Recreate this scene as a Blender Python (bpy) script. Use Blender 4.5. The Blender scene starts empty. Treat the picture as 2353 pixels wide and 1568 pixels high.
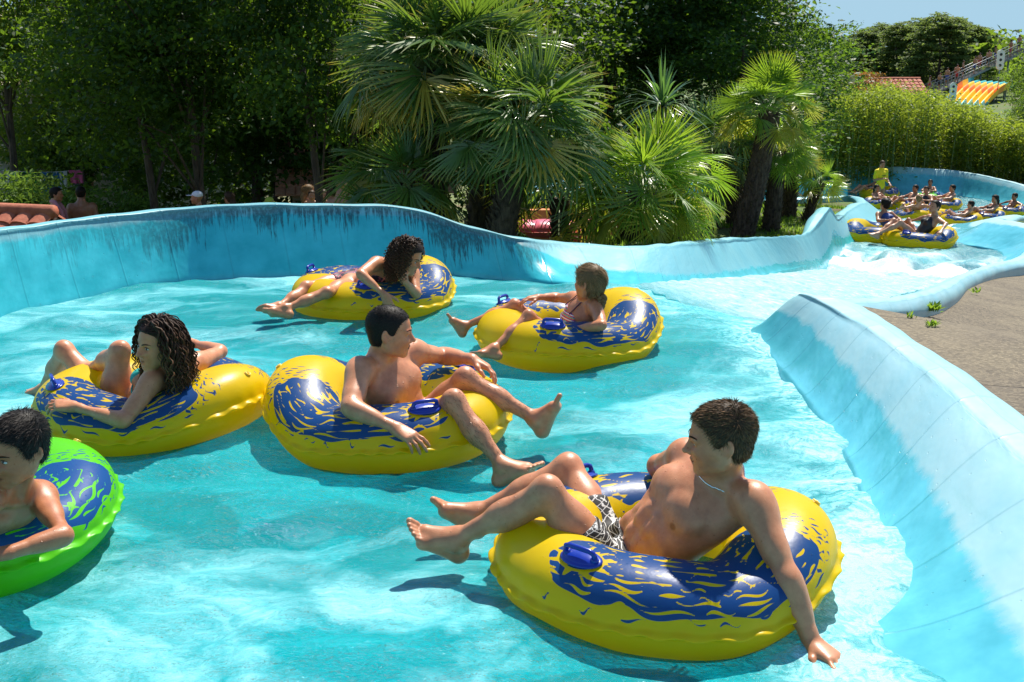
import bpy, bmesh, math, random
import numpy as np
from mathutils import Vector, Matrix, noise as mnoise

S = bpy.context.scene
COL = S.collection
# ---------------------------------------------------------------- camera
HC = 1.85                                   # eye height above the near pool's water
PITCH = math.atan((784 - 110) / 2700.0)
cd = bpy.data.cameras.new('camera')
cam = bpy.data.objects.new('camera', cd)
COL.objects.link(cam)
cd.sensor_width = 36.0
cd.lens = 2700.0 / 2353 * 36
cd.clip_start = 0.05
cd.clip_end = 2000
cam.location = (0, 0, HC)
cam.rotation_euler = (math.pi / 2 - PITCH, 0, 0)
S.camera = cam
# ---------------------------------------------------------------- sky, sun, exposure
SUN_EL = math.radians(56)
SUN_AZ = math.radians(22)                   # to the right of straight ahead (+Y), sun stands behind the scene
w = bpy.data.worlds.new('World')
S.world = w
w.use_nodes = True
wn = w.node_tree.nodes
wn.clear()
sky = wn.new('ShaderNodeTexSky')
sky.sky_type = 'NISHITA'
sky.sun_disc = False
sky.sun_elevation = SUN_EL
sky.sun_rotation = SUN_AZ
sky.air_density = 0.9
sky.dust_density = 0.0
sky.altitude = 1500
sky.ozone_density = 2.0
bg = wn.new('ShaderNodeBackground')
bg.inputs['Strength'].default_value = 0.13
out = wn.new('ShaderNodeOutputWorld')
tint = wn.new('ShaderNodeMix')
tint.data_type = 'RGBA'
tint.blend_type = 'MULTIPLY'
tint.inputs[0].default_value = 1.0
tint.inputs[7].default_value = (.96, .93, .90, 1)      # camera balance
w.node_tree.links.new(sky.outputs[0], tint.inputs[6])
# the lowest part of the sky is the clear light blue of the photograph instead of a white horizon
tc = wn.new('ShaderNodeTexCoord'); sp = wn.new('ShaderNodeSeparateXYZ'); mr = wn.new('ShaderNodeMapRange'); lo = wn.new('ShaderNodeMix')
lo.data_type = 'RGBA'
mr.inputs['From Min'].default_value = .06; mr.inputs['From Max'].default_value = .55
lo.inputs[6].default_value = (1.75, 2.75, 3.45, 1)
wl = w.node_tree.links
wl.new(tc.outputs['Generated'], sp.inputs[0]); wl.new(sp.outputs['Z'], mr.inputs['Value']); wl.new(mr.outputs[0], lo.inputs[0])
wl.new(tint.outputs[2], lo.inputs[7]); wl.new(lo.outputs[2], bg.inputs[0])
w.node_tree.links.new(bg.outputs[0], out.inputs[0])
sl = bpy.data.lights.new('sun', 'SUN')
sl.energy = 4.6
sl.angle = math.radians(0.53)
sl.color = (1.0, 0.94, 0.83)
sun = bpy.data.objects.new('sun', sl)
COL.objects.link(sun)
SUND = Vector((math.sin(SUN_AZ) * math.cos(SUN_EL), math.cos(SUN_AZ) * math.cos(SUN_EL), math.sin(SUN_EL)))
sun.rotation_euler = SUND.to_track_quat('Z', 'Y').to_euler()
vs = S.view_settings
vs.view_transform = 'Standard'
vs.look = 'None'
vs.exposure = 0.85
vs.gamma = 1.0
S.cycles.max_bounces = 8
S.cycles.transparent_max_bounces = 16
S.cycles.diffuse_bounces = 3
S.cycles.glossy_bounces = 3
S.cycles.transmission_bounces = 4
S.cycles.caustics_reflective = False
S.cycles.caustics_refractive = False
S.cycles.sample_clamp_indirect = 6
S.cycles.use_denoising = True
random.seed(7)
RNG = np.random.default_rng(7)

# ---------------------------------------------------------------- placing helpers: a sight line gives a direction, depth is always given in metres
_R = np.array([1.0, 0, 0]); _U = np.array([0, math.sin(PITCH), math.cos(PITCH)]); _F = np.array([0, math.cos(PITCH), -math.sin(PITCH)])
_C = np.array([0, 0, HC])
def ray(u, v):
    return _R * ((u - 1176.5) / 2700) + _U * ((784 - v) / 2700) + _F
def atZ(u, v, z):
    d = ray(u, v); return _C + d * ((z - HC) / d[2])
def atY(u, v, y):
    d = ray(u, v); return _C + d * (y / d[1])
def solve(p, u, v, L, sg):
    """point at distance L from p on the sight line (u, v); sg = -1 nearer, +1 farther"""
    p = np.asarray(p, float); d = ray(u, v); d = d / np.linalg.norm(d)
    t = float((p - _C) @ d); q = _C + d * t; h = float(np.linalg.norm(p - q))
    return q + d * (sg * math.sqrt(max(L * L - h * h, 0.0)))

# ---------------------------------------------------------------- object helpers
def link(name, me, mats=None, parent=None, smooth=True):
    o = bpy.data.objects.new(name, me)
    COL.objects.link(o)
    if mats is not None:
        for m in (mats if isinstance(mats, (list, tuple)) else [mats]):
            me.materials.append(m)
    if smooth and len(me.polygons):
        me.polygons.foreach_set('use_smooth', [True] * len(me.polygons))
    if parent is not None:
        o.parent = parent
        par = parent.matrix_basis.copy(); q = parent
        while q.parent is not None:
            par = q.parent.matrix_basis @ q.matrix_parent_inverse @ par if False else q.parent.matrix_basis @ (q.matrix_parent_inverse @ par); q = q.parent
        o.matrix_parent_inverse = par.inverted()
    return o
def mesh(name, V, Fc, attrs=None):
    me = bpy.data.meshes.new(name)
    V = np.asarray(V, dtype=np.float32)
    if isinstance(Fc, np.ndarray) and Fc.ndim == 2:
        n, k = Fc.shape
        me.vertices.add(len(V)); me.vertices.foreach_set('co', V.ravel())
        me.loops.add(n * k); me.loops.foreach_set('vertex_index', Fc.astype(np.int32).ravel())
        me.polygons.add(n)
        me.polygons.foreach_set('loop_start', np.arange(0, n * k, k, dtype=np.int32))
        me.polygons.foreach_set('loop_total', np.full(n, k, dtype=np.int32))
        me.update(calc_edges=True)
        me.validate()
    else:
        me.from_pydata([tuple(map(float, v)) for v in V], [], [tuple(map(int, f)) for f in Fc])
        me.update()
    for k, a in (attrs or {}).items():
        a = np.asarray(a, dtype=np.float32)
        if a.ndim == 1:
            me.attributes.new(k, 'FLOAT', 'POINT').data.foreach_set('value', a)
        else:
            at = me.attributes.new(k, 'FLOAT_COLOR', 'POINT')
            if a.shape[1] == 3: a = np.concatenate([a, np.ones((len(a), 1), np.float32)], 1)
            at.data.foreach_set('color', a.ravel())
    return me
def empty(name, loc, rz=0.0):
    o = bpy.data.objects.new(name, None)
    COL.objects.link(o)
    o.location = tuple(map(float, loc)); o.rotation_euler = (0, 0, rz)
    o.empty_display_size = 0.2
    return o
def tag(o, label=None, cat=None, group=None, kind=None):
    if label: o['label'] = label
    if cat: o['category'] = cat
    if group: o['group'] = group
    if kind: o['kind'] = kind
    return o
def copy_tree(o, parent=None):
    c = o.copy(); COL.objects.link(c)
    if parent is not None: c.parent = parent
    for ch in [x for x in bpy.data.objects if x.parent == o]:
        copy_tree(ch, c)
    return c

class MB:
    """collects simple shapes into one mesh"""
    def __init__(s): s.v = []; s.f = []; s.mi = []; s.n = 0
    def add(s, V, Fc, mi=0):
        s.v.extend([tuple(map(float, p)) for p in V]); s.f.extend([tuple(i + s.n for i in f) for f in Fc]); s.mi.extend([mi] * len(Fc)); s.n += len(V); return s
    def box(s, c, d, rz=0.0, M=None, mi=0):
        x, y, z = [q / 2 for q in d]
        V = [Vector(p) for p in ((-x,-y,-z),(x,-y,-z),(x,y,-z),(-x,y,-z),(-x,-y,z),(x,-y,z),(x,y,z),(-x,y,z))]
        R = M if M is not None else Matrix.Rotation(rz, 3, 'Z')
        V = [R @ p + Vector(tuple(c)) for p in V]
        return s.add(V, [(3,2,1,0),(4,5,6,7),(0,1,5,4),(1,2,6,5),(2,3,7,6),(3,0,4,7)], mi)
    def tube(s, pts, r, n=8, caps=True, mi=0, closed=False):
        pts = [Vector(tuple(map(float, p))) for p in pts]; m = len(pts)
        rs = list(r) if hasattr(r, '__len__') else [r] * m
        V = []; nrm = None
        for i, p in enumerate(pts):
            a = pts[(i - 1) % m] if (closed or i > 0) else p
            b = pts[(i + 1) % m] if (closed or i < m - 1) else p
            t = (b - a).normalized()
            if nrm is None:
                nrm = t.orthogonal().normalized()
            nrm = (nrm - t * nrm.dot(t))
            nrm = nrm.normalized() if nrm.length > 1e-6 else t.orthogonal().normalized()
            bn = t.cross(nrm)
            for k in range(n):
                an = 2 * math.pi * k / n
                V.append(p + (nrm * math.cos(an) + bn * math.sin(an)) * rs[i])
        Fc = []
        for i in range(m if closed else m - 1):
            j = (i + 1) % m
            for k in range(n):
                k2 = (k + 1) % n
                Fc.append((i*n+k, i*n+k2, j*n+k2, j*n+k))
        if caps and not closed:
            Fc.append(tuple(range(n - 1, -1, -1))); Fc.append(tuple((m-1)*n + k for k in range(n)))
        return s.add(V, Fc, mi)
    def ball(s, c, r, nu=12, nv=8, M=None, mi=0):
        r = r if hasattr(r, '__len__') else (r, r, r)
        V = []; Fc = []
        for j in range(nv + 1):
            th = math.pi * j / nv
            for i in range(nu):
                ph = 2 * math.pi * i / nu
                p = Vector((r[0]*math.sin(th)*math.cos(ph), r[1]*math.sin(th)*math.sin(ph), r[2]*math.cos(th)))
                V.append((M @ p if M is not None else p) + Vector(tuple(map(float, c))))
        for j in range(nv):
            for i in range(nu):
                i2 = (i + 1) % nu
                Fc.append((j*nu+i, (j+1)*nu+i, (j+1)*nu+i2, j*nu+i2))
        return s.add(V, Fc, mi)
    def build(s, name, mats, parent=None, smooth=True):
        me = mesh(name, s.v, s.f)
        if any(s.mi):
            me.polygons.foreach_set('material_index', s.mi)
        return link(name, me, mats, parent, smooth)

# ---------------------------------------------------------------- node helpers
class NT:
    def __init__(s, name):
        s.m = bpy.data.materials.new(name); s.m.use_nodes = True
        s.t = s.m.node_tree; s.t.nodes.clear()
        s.out = s.t.nodes.new('ShaderNodeOutputMaterial')
    def n(s, ty, ins=None, **kw):
        x = s.t.nodes.new('ShaderNode' + ty)
        for k, v in kw.items(): setattr(x, k, v)
        for k, v in (ins or {}).items(): s.set(x, k, v)
        return x
    def set(s, x, k, v):
        if hasattr(v, 'bl_idname') and hasattr(v, 'outputs'): v = v.outputs[0]
        if isinstance(v, bpy.types.NodeSocket): s.t.links.new(v, x.inputs[k])
        else:
            if isinstance(v, (tuple, list)) and len(v) == 3 and x.inputs[k].type == 'RGBA': v = (*v, 1)
            x.inputs[k].default_value = v
    def pos(s, scale=(1,1,1), rot=(0,0,0), kind='Object'):
        c = s.n('TexCoord')
        return s.n('Mapping', {'Vector': c.outputs[kind], 'Scale': scale, 'Rotation': rot})
    def noise(s, vec, scale, detail=4, rough=.55, dist=0.0):
        return s.n('TexNoise', {'Vector': vec, 'Scale': scale, 'Detail': detail, 'Roughness': rough, 'Distortion': dist})
    def ramp(s, fac, stops):
        r = s.n('ValToRGB', {'Fac': fac}); e = r.color_ramp.elements
        while len(e) < len(stops): e.new(0.5)
        for q, (p, c) in zip(e, stops):
            q.position = p; q.color = (*c, 1) if hasattr(c, '__len__') else (c, c, c, 1)
        return r
    def mix(s, fac, a, b, mode='MIX'):
        x = s.n('Mix', data_type='RGBA', blend_type=mode)
        s.set(x, 0, fac); s.set(x, 6, a); s.set(x, 7, b)
        return x.outputs[2]
    def math(s, op, a, b=0.0, clamp=False):
        x = s.n('Math', operation=op, use_clamp=clamp); s.set(x, 0, a); s.set(x, 1, b); return x.outputs[0]
    def bump(s, h, strength=.3, dist=.01, normal=None):
        b = s.n('Bump', {'Height': h, 'Strength': strength, 'Distance': dist})
        if normal is not None: s.set(b, 'Normal', normal)
        return b.outputs[0]
    def attr(s, name): return s.n('Attribute', attribute_name=name)
    def bsdf(s, **ins):
        p = s.n('BsdfPrincipled')
        for k, v in ins.items(): s.set(p, k.replace('_', ' '), v)
        return p
    def done(s, sh):
        s.t.links.new(sh.outputs[0] if hasattr(sh, 'outputs') else sh, s.out.inputs[0]); return s.m
def plain(name, col, rough=.5, spec=.5, var=.12, scale=8.0, metal=0.0):
    t = NT(name)
    nz = t.noise(t.pos(), scale, 4)
    c = t.mix(nz.outputs['Fac'], tuple(q * (1 - var) for q in col), tuple(min(1, q * (1 + var)) for q in col))
    return t.done(t.bsdf(Base_Color=c, Roughness=rough, Specular_IOR_Level=spec, Metallic=metal))
# ================================================================ THE SETTING
def sstep(a, b, x):
    t = np.clip((np.asarray(x, float) - a) / (b - a), 0, 1); return t * t * (3 - 2 * t)
_XCY = [-10, 8.6, 18.4, 35.8, 60]; _XCX = [1.26, 1.26, 6.04, 12.57, 20.5]
def flow_t(x, y):
    a = np.interp(y, [7.3, 9.5, 18.1, 43], [1.17, 1.17, 0.51, 0.44])
    return y + a * (x - np.interp(y, _XCY, _XCX))
_tt = np.linspace(-5, 70, 1001)
_hh = np.interp(_tt, [-5, 8.6, 18.53, 24.4, 34.7, 70], [0, 0, -1.68, -1.72, -3.3, -3.3])
_k = np.exp(-np.linspace(-2, 2, 21) ** 2); _k /= _k.sum()
_hh = np.convolve(np.pad(_hh, 10, 'edge'), _k, 'valid')
def level(x, y):
    """height of the water along the course"""
    x = np.asarray(x, float); y = np.asarray(y, float)
    t = flow_t(x, y)
    h = np.interp(t, _tt, _hh)
    return np.where((y < 11) & (x < 0.4), 0.0, h)
def terrain(x, y):
    x = np.asarray(x, float); y = np.asarray(y, float)
    b = np.interp(flow_t(x, np.minimum(y, 60)), _tt, _hh) + .23
    b = np.where(y < 6, .23, b); b = np.where(x < -1.5, np.maximum(b, -3), b)
    b = b + sstep(60, 200, y) * .5
    bl = np.interp(y, [9, 11.6, 17, 25, 40, 300], [-1.0, -1.6, -2.3, -2.75, -3.0, -2.5])
    wl = sstep(1.6, -2.0, x - (y - 11.6) * .07)
    far_r = 0.0
    far_l = sstep(2, -16, x) * sstep(30, 75, y) * 7.0
    return b * (1 - wl) + bl * wl + far_r + far_l

def loft(stations, outward, step=.07, fat=.3):
    """stations: W (waterline point), C (crest point), width of the flat top, wet fraction, stain, roundness.  Returns mesh arrays."""
    W = np.array([s['W'] for s in stations], float); Cc = np.array([s['C'] for s in stations], float)
    ext = np.array([[s.get('top', .16), s.get('wet', .4), s.get('stain', 0.), s.get('pw', 1.5), s.get('drop', 1.3)] for s in stations], float)
    allv = np.concatenate([W, Cc, ext], 1)
    d = np.r_[0, np.cumsum(np.linalg.norm(np.diff((W + Cc) / 2, axis=0), axis=1))]
    n = int(d[-1] / step); q = np.linspace(0, d[-1], n)
    def cr(vals):
        r = np.zeros((n, vals.shape[1])); m = len(vals)
        tang = np.zeros_like(vals)
        for i in range(m):
            a, b = max(i - 1, 0), min(i + 1, m - 1)
            tang[i] = (vals[b] - vals[a]) / (d[b] - d[a])
        k = np.clip(np.searchsorted(d, q, 'right') - 1, 0, m - 2)
        h = (d[k + 1] - d[k]); t = (q - d[k]) / h
        h = h[:, None]; t = t[:, None]
        return ((2*t**3 - 3*t**2 + 1) * vals[k] + (t**3 - 2*t**2 + t) * h * tang[k] + (-2*t**3 + 3*t**2) * vals[k+1] + (t**3 - t**2) * h * tang[k+1])
    A = cr(allv); W = A[:, :3]; Cc = A[:, 3:6]; top, wet, stain, pw, drop = A[:, 6:].T
    o = (Cc - W); o[:, 2] = 0; ln = np.linalg.norm(o, axis=1); o /= np.maximum(ln, 1e-6)[:, None]
    rows = []; qs = []; ws = []
    def put(P, qv, wv): rows.append(P); qs.append(qv); ws.append(wv)
    H = Cc[:, 2] - W[:, 2]
    for a in (-.6, -.35, -.12):                        # below the water
        P = W + o * (a * .16); P[:, 2] = W[:, 2] + a; put(P, a + 0 * H, 1 + 0 * H)
    L = np.sqrt(ln ** 2 + H ** 2)
    for a in np.linspace(0, .93, 17):                    # inner face
        P = W + (Cc - W) * a
        P[:, 2] = W[:, 2] + H * ((1 - fat) * a ** pw + fat * (a * a * (3 - 2 * a)))
        put(P, L * a, np.clip((wet - a) * 4 + .5, 0, 1))
    r = np.minimum(.09, top * .5)
    for an in np.linspace(-20, 90, 8):                   # rolled rim
        ar = math.radians(an)
        P = Cc + o * (r * (1 - math.cos(math.radians(max(0, an))) ) * 0)[:, None]
        P = Cc + o * (r * (math.sin(ar)))[:, None]
        P[:, 2] = Cc[:, 2] - r * .75 * (1 - math.cos(math.radians(an - 90))) * 0 - r * .8 * (1 - math.sin(math.radians(min(90, an + 90 if an < 0 else 90)))) + 0 * H
        put(P, L + r * (1 + an / 90), np.clip((wet - 1) * 4 + .5, 0, 1))
    for a in (.35, .7, 1.0):
        P = Cc + o * (r + (top - r) * a)[:, None]; P[:, 2] = Cc[:, 2] - .02 * a - .015 * a * a
        put(P, L + 2 * r + top * a, 0 * H)
    for a in (.03, .06, .12, .3, .6, 1.0):
        P = Cc + o * (top + .035 + .02 * a)[:, None]; P[:, 2] = Cc[:, 2] - .03 - drop * a
        put(P, L + 2 * r + top + drop * a, 0 * H)
    G = np.stack(rows, 1); m = G.shape[1]
    # slack cloth: slight undulation
    s = np.repeat(q[:, None], m, 1)
    Q = np.stack(qs, 1); Wt = np.stack(ws, 1)
    bul = .012 * np.sin(s * 5.1 + 1.3 * np.sin(Q * 3)) + .008 * np.sin(s * 13.7 + Q * 7)
    G[:, 3:, 2] += bul[:, 3:] * .35
    idx = np.arange(n * m).reshape(n, m)
    F = np.stack([idx[:-1, :-1], idx[1:, :-1], idx[1:, 1:], idx[:-1, 1:]], -1).reshape(-1, 4)
    if outward == 'L': F = F[:, ::-1]
    st = np.repeat(stain[:, None], m, 1) ; topq = np.repeat(L[:, None], m, 1)
    return G.reshape(-1, 3), F, dict(s=s.ravel(), q=Q.ravel(), wet=Wt.ravel(), stain=st.ravel(), dtop=(topq - Q).ravel()), Cc

def plane_hit(W, n, run, u, v):
    d = ray(u, v); n = np.array([n[0], n[1], 0.0]); n /= np.linalg.norm(n)
    t = ((np.array(W) - _C) @ n + run) / (d @ n)
    return _C + d * t

def vinyl(name, dry, wetc):
    t = NT(name)
    s, q, wt, st, dt = [t.attr(k).outputs['Fac'] for k in ('s', 'q', 'wet', 'stain', 'dtop')]
    sq = t.n('CombineXYZ', {'X': s, 'Y': q, 'Z': 0.0})
    m1 = t.n('Mapping', {'Vector': sq, 'Scale': (1, 1, 1)})
    big = t.noise(m1, 2.2, 5, .6)
    jag = t.noise(t.n('Mapping', {'Vector': sq, 'Scale': (5, 2.6, 1)}), 1.0, 5, .65)
    wf = t.math('ADD', wt, t.math('MULTIPLY', t.math('SUBTRACT', jag.outputs['Fac'], .5), .9))
    wf = t.ramp(wf, [(.36, 0.0), (.64, 1.0)])
    dcol = t.mix(t.ramp(big.outputs['Fac'], [(.35, 0.0), (.7, 1.0)]), dry, tuple(c * k for c, k in zip(dry, (.74, .92, .98))))
    wcol = t.mix(t.ramp(t.noise(m1, 5, 4).outputs['Fac'], [(.35, 0.0), (.75, 1.0)]), wetc, tuple(min(1, c * 1.25 + .03) for c in wetc))
    col = t.mix(wf, dcol, wcol)
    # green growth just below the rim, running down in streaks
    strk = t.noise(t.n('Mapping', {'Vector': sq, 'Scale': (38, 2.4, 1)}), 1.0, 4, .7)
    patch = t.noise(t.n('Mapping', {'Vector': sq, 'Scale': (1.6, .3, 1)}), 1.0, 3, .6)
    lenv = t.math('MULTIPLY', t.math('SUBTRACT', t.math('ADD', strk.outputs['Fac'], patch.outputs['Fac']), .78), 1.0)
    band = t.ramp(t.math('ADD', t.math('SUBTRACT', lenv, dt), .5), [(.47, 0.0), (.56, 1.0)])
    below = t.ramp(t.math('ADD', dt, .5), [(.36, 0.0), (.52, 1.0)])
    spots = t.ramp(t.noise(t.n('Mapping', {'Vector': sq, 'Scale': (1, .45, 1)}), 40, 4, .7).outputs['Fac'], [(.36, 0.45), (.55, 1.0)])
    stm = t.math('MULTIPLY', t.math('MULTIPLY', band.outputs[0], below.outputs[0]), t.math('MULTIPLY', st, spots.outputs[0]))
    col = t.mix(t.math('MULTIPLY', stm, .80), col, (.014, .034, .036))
    grime = t.ramp(t.noise(t.n('Mapping', {'Vector': sq, 'Scale': (3, 9, 1)}), 1.0, 6, .7).outputs['Fac'], [(.55, 0.0), (.78, .45)])
    col = t.mix(t.math('MULTIPLY', grime, t.math('SUBTRACT', 1.0, wf)), col, (.15, .36, .36))
    # welded seams
    fr = t.math('PINGPONG', t.math('ADD', s, t.math('MULTIPLY', q, .12)), .235)
    seam = t.ramp(fr, [(.0, 1.0), (.010, 0.0)])
    sm2 = t.ramp(t.math('ABSOLUTE', t.math('SUBTRACT', dt, -.2)), [(.0, 1.0), (.009, 0.0)])
    sm = t.math('MAXIMUM', seam.outputs[0], sm2.outputs[0])
    col = t.mix(t.math('MULTIPLY', sm, .28), col, (.03, .20, .25))
    drops = t.n('TexVoronoi', {'Vector': sq, 'Scale': 34.0, 'Randomness': 1.0})
    dm = t.ramp(drops.outputs['Distance'], [(.0, 1.0), (.16, .9), (.2, 0.0)])
    dsel = t.ramp(drops.outputs['Color'], [(.80, 0.0), (.82, 1.0)])
    hgt = t.math('ADD', t.math('MULTIPLY', t.math('MULTIPLY', dm.outputs[0], dsel.outputs[0]), .3), t.math('MULTIPLY', sm, -.22))
    hgt = t.math('ADD', hgt, t.math('MULTIPLY', t.noise(m1, 3.5, 3).outputs['Fac'], 1.6))
    nrm = t.bump(hgt, .55, .012)
    rough = t.math('MULTIPLY_ADD', wf.outputs[0], -.22); t.set(rough.node, 2, .42)
    return t.done(t.bsdf(Base_Color=col, Roughness=rough, Normal=nrm, Specular_IOR_Level=.5))
M = {}
M['vinyl'] = vinyl('pool_vinyl', (.29, .49, .535), (.06, .36, .45))
M['vinyl_old'] = vinyl('weathered_pool_vinyl', (.18, .44, .49), (.022, .385, .45))

def st(W, C, **k): return dict(W=W, C=C, **k)
def lw(u, v, z=0.0): return atZ(u, v, z)
# --- the wall on the left, round the back and down the left side of the chute
Ls = [st((-4.2, -1.83, 0), (-4.5, -1.83, 0.76), wet=.8, stain=.3, pw=.85), st((-4.06, 2.55, 0), (-4.35, 2.49, 0.76), wet=.8, stain=.3, pw=.85), st((-3.92, 6, 0), (-4.24, 6.08, 0.75), wet=.8, stain=.3, pw=.85)]
for (wu, wv, cu, cv, stn) in [(0, 735, -38, 533, .25), (170, 690, 132, 510, .4), (300, 662, 268, 495, .5), (450, 640, 432, 477, .8), (700, 630, 690, 470, 1.0), (950, 620, 935, 479, 1.0), (1100, 632, 1085, 522, 1.0), (1220, 645, 1195, 549, .75)]:
    W = lw(wu, wv); n = (W[0] * .16 + .02, 1.0) if wu > 250 else (-.55 + wu / 900, 1.0)
    Ls.append(st(W, plane_hit(W, n, .30, cu, cv), wet=.82, stain=stn, pw=.85, top=.2))
Ls += [st(lw(1330, 656), (0.5, 10.38, 0.15), wet=.5, stain=.3, pw=.95, top=.2),
       st(lw(1440, 668, -.02), (1.01, 10.41, .115), wet=.42, stain=.06, pw=1.0, top=.2)]
for (wx, wy, wz, c) in [(1.72, 10.78, -0.3, (1.65, 11.33, 0)), (2.9, 13.43, -0.72, (2.63, 13.56, -0.3)), (4.3, 16.8, -1.22, (3.75, 15.79, -0.62)), (4.98, 18.47, -1.52, (4.64, 18.19, -0.92))]:
    Ls.append(st((wx, wy, wz), c, wet=.3, pw=1.25, top=.18))
Ls += [st((5.37, 19.34, -1.68), (5.2, 19.48, -0.8), wet=.4, pw=.9, top=.18), st((5.75, 20.38, -1.7), (5.53, 20.44, -0.86), wet=.5, pw=.8, top=.18), st((6.24, 21.55, -1.7), (6.02, 21.7, -1.22), wet=.35, pw=1.2, top=.18), st((7.35, 23.98, -1.75), (6.82, 23.88, -1.38), wet=.25, pw=1.3, top=.2),
       st((10.06, 31.55, -2.75), (9.43, 31.84, -2.25), wet=.25, pw=1.3, top=.25), st((11.8, 36.25, -3.3), (11.12, 36.96, -2.85), wet=.3, top=.25), st((11.9, 38.04, -3.3), (11.32, 38.49, -2.88), wet=.3, top=.25),
       st((10.83, 39.7, -3.3), (10.54, 38.69, -2.88), wet=.3, top=.25), st((8.32, 39.15, -3.3), (8.22, 38.08, -2.92), wet=.3, top=.25), st((5.32, 36.66, -3.3), (5.22, 35.75, -2.95), wet=.3, top=.25), st((0.97, 33.77, -3.3), (0.77, 33, -3), wet=.3, top=.25)]
V_, F_, A_, crestL = loft(Ls, 'L')
o = link('pool_wall', mesh('pool_wall', V_, F_, A_), M['vinyl_old'])
tag(o, 'turquoise vinyl wall with black mildew streaks curving behind the swimmers and down the chute', 'pool wall')
# --- the wall on the right: steep bank by the near man, humped end, then the low right side of the chute
Rs = [st((0.75, -2.6, 0), (2.2, -2.6, 0.33), wet=.42, pw=1.9, top=.28), st((0.85, 1.43, 0), (2.15, 1.43, 0.33), wet=.42, pw=1.9, top=.28), st((1.09, 3.18, 0), (2.01, 3.15, 0.33), wet=.45, pw=1.7, top=.28),
      st((1.33, 4, 0), (1.99, 4.33, 0.33), wet=.48, pw=1.45, top=.28), st((1.55, 5.13, 0), (2.03, 5.57, 0.33), wet=.48, pw=1.25, top=.27), st((1.59, 6.14, 0), (2, 6.47, 0.33), wet=.55, pw=1.05, top=.25),
      st((1.59, 7.1, 0), (1.92, 7.1, 0.335), wet=.6, pw=.95, top=.24), st((1.58, 7.66, -0), (1.87, 7.41, 0.315), wet=.55, pw=.95, top=.22), st((1.76, 8.04, -0.03), (2.01, 7.59, 0.26), wet=.5, pw=1.0, top=.2),
      st((2.18, 8.57, -0.08), (2.37, 7.95, 0.16), wet=.4, top=.16, drop=1), st((2.61, 9.08, -0.16), (2.71, 8.39, 0.08), wet=.4, top=.16, drop=1), st((3.09, 9.87, -0.28), (3.19, 9.07, -0.03), wet=.35, top=.16), st((3.87, 11.52, -0.55), (4.06, 10.84, -0.31), wet=.35, top=.16),
      st((5.03, 13.98, -0.98), (5.17, 13.28, -0.68), wet=.35, top=.17), st((6.48, 16.86, -1.45), (6.63, 16, -1.05), wet=.35, top=.18), st((7.35, 18.22, -1.62), (7.69, 17.64, -1.25), wet=.4, top=.2),
      st((8.3, 19.75, -1.7), (8.78, 19.4, -1.40), wet=.6, pw=.9, top=.2), st((8.75, 20.9, -1.7), (9.5, 20.7, -1.30), wet=.8, pw=.9, top=.2), st((8.35, 21.9, -1.7), (9.35, 22.6, -1.36), wet=.8, pw=1.0, top=.2), st((8.8, 23.42, -1.72), (9.9, 23.6, -1.50), wet=.4, pw=1.2, top=.2),
      st((10.25, 26.97, -2.1), (11.5, 26.9, -1.88), wet=.35, pw=1.2, top=.2), st((12.96, 32.43, -2.95), (13.95, 31.8, -2.6), wet=.35, pw=1.1, top=.2), st((15.09, 35.7, -3.3), (15.9, 34.8, -2.85), wet=.5, top=.2), st((16.64, 38.6, -3.3), (17.4, 38.0, -2.75), wet=.7, pw=.9, top=.2),
      st((16.06, 41.91, -3.3), (16.35, 42.53, -2.5), wet=.7, pw=.9, top=.2), st((14.12, 43.01, -3.3), (14.12, 43.75, -2.42), wet=.7, pw=.9, top=.2), st((11.99, 44.94, -3.3), (11.7, 45.73, -2.6), wet=.7, pw=.9, top=.2), st((9.19, 46.88, -3.3), (9.09, 47.66, -2.6), wet=.7, pw=.9, top=.2), st((0, 48.26, -3.3), (0, 49.04, -2.6), wet=.7, pw=.9, top=.2)]
V_, F_, A_, crestR = loft(Rs, 'R', fat=.65)
o = link('pool_wall', mesh('pool_wall', V_, F_, A_), M['vinyl'])
tag(o, 'broad pale blue padded bank beside the concrete, edging the chute down to the far pool', 'pool wall')
CHAN = np.concatenate([crestL[:, :2], crestR[::-1, :2]])
def inside(poly, x, y):
    x = np.asarray(x); y = np.asarray(y); c = np.zeros(x.shape, bool)
    px, py = poly[:, 0], poly[:, 1]; j = len(poly) - 1
    for i in range(len(poly)):
        if py[i] != py[j]:
            t = ((py[i] > y) != (py[j] > y)) & (x < (px[j] - px[i]) * (y - py[i]) / (py[j] - py[i]) + px[i])
            c ^= t
        j = i
    return c
def grow(poly, d):
    t = np.roll(poly, -3, 0) - np.roll(poly, 3, 0); t /= np.maximum(np.linalg.norm(t, axis=1), 1e-6)[:, None]
    return poly + np.stack([-t[:, 1], t[:, 0]], 1) * d
POLY = CHAN[::2]
POLYG = grow(POLY, .12)

# --- ground sheet (grass, earth) and the concrete deck
def axis(segs):
    r = [segs[0][0]]
    for a, b, s in segs:
        n = max(1, int(round((b - a) / s))); r += list(np.linspace(a, b, n + 1)[1:])
    return np.array(r)
gx = axis([(-400, -80, 20), (-80, -20, 2), (-20, -6, .5), (-6, 20, .16), (20, 40, .8), (40, 120, 4), (120, 400, 20)])
gy = axis([(-60, -8, 4), (-8, -2, .5), (-2, 49, .2), (49, 80, 1), (80, 180, 5), (180, 900, 36)])
X, Y = np.meshgrid(gx, gy)
Z = terrain(X, Y)
nz = np.array([[mnoise.noise((a * .6, b * .6, 0)) for a in gx] for b in gy])
ins = inside(POLYG, X, Y)
deckside = np.zeros_like(ins)
cr = crestR[crestR[:, 1] < 22]
deckside = (X > np.interp(Y, np.maximum.accumulate(cr[:, 1]), cr[:, 0])) & (Y < 22) & ~ins & (X < 14)
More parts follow.
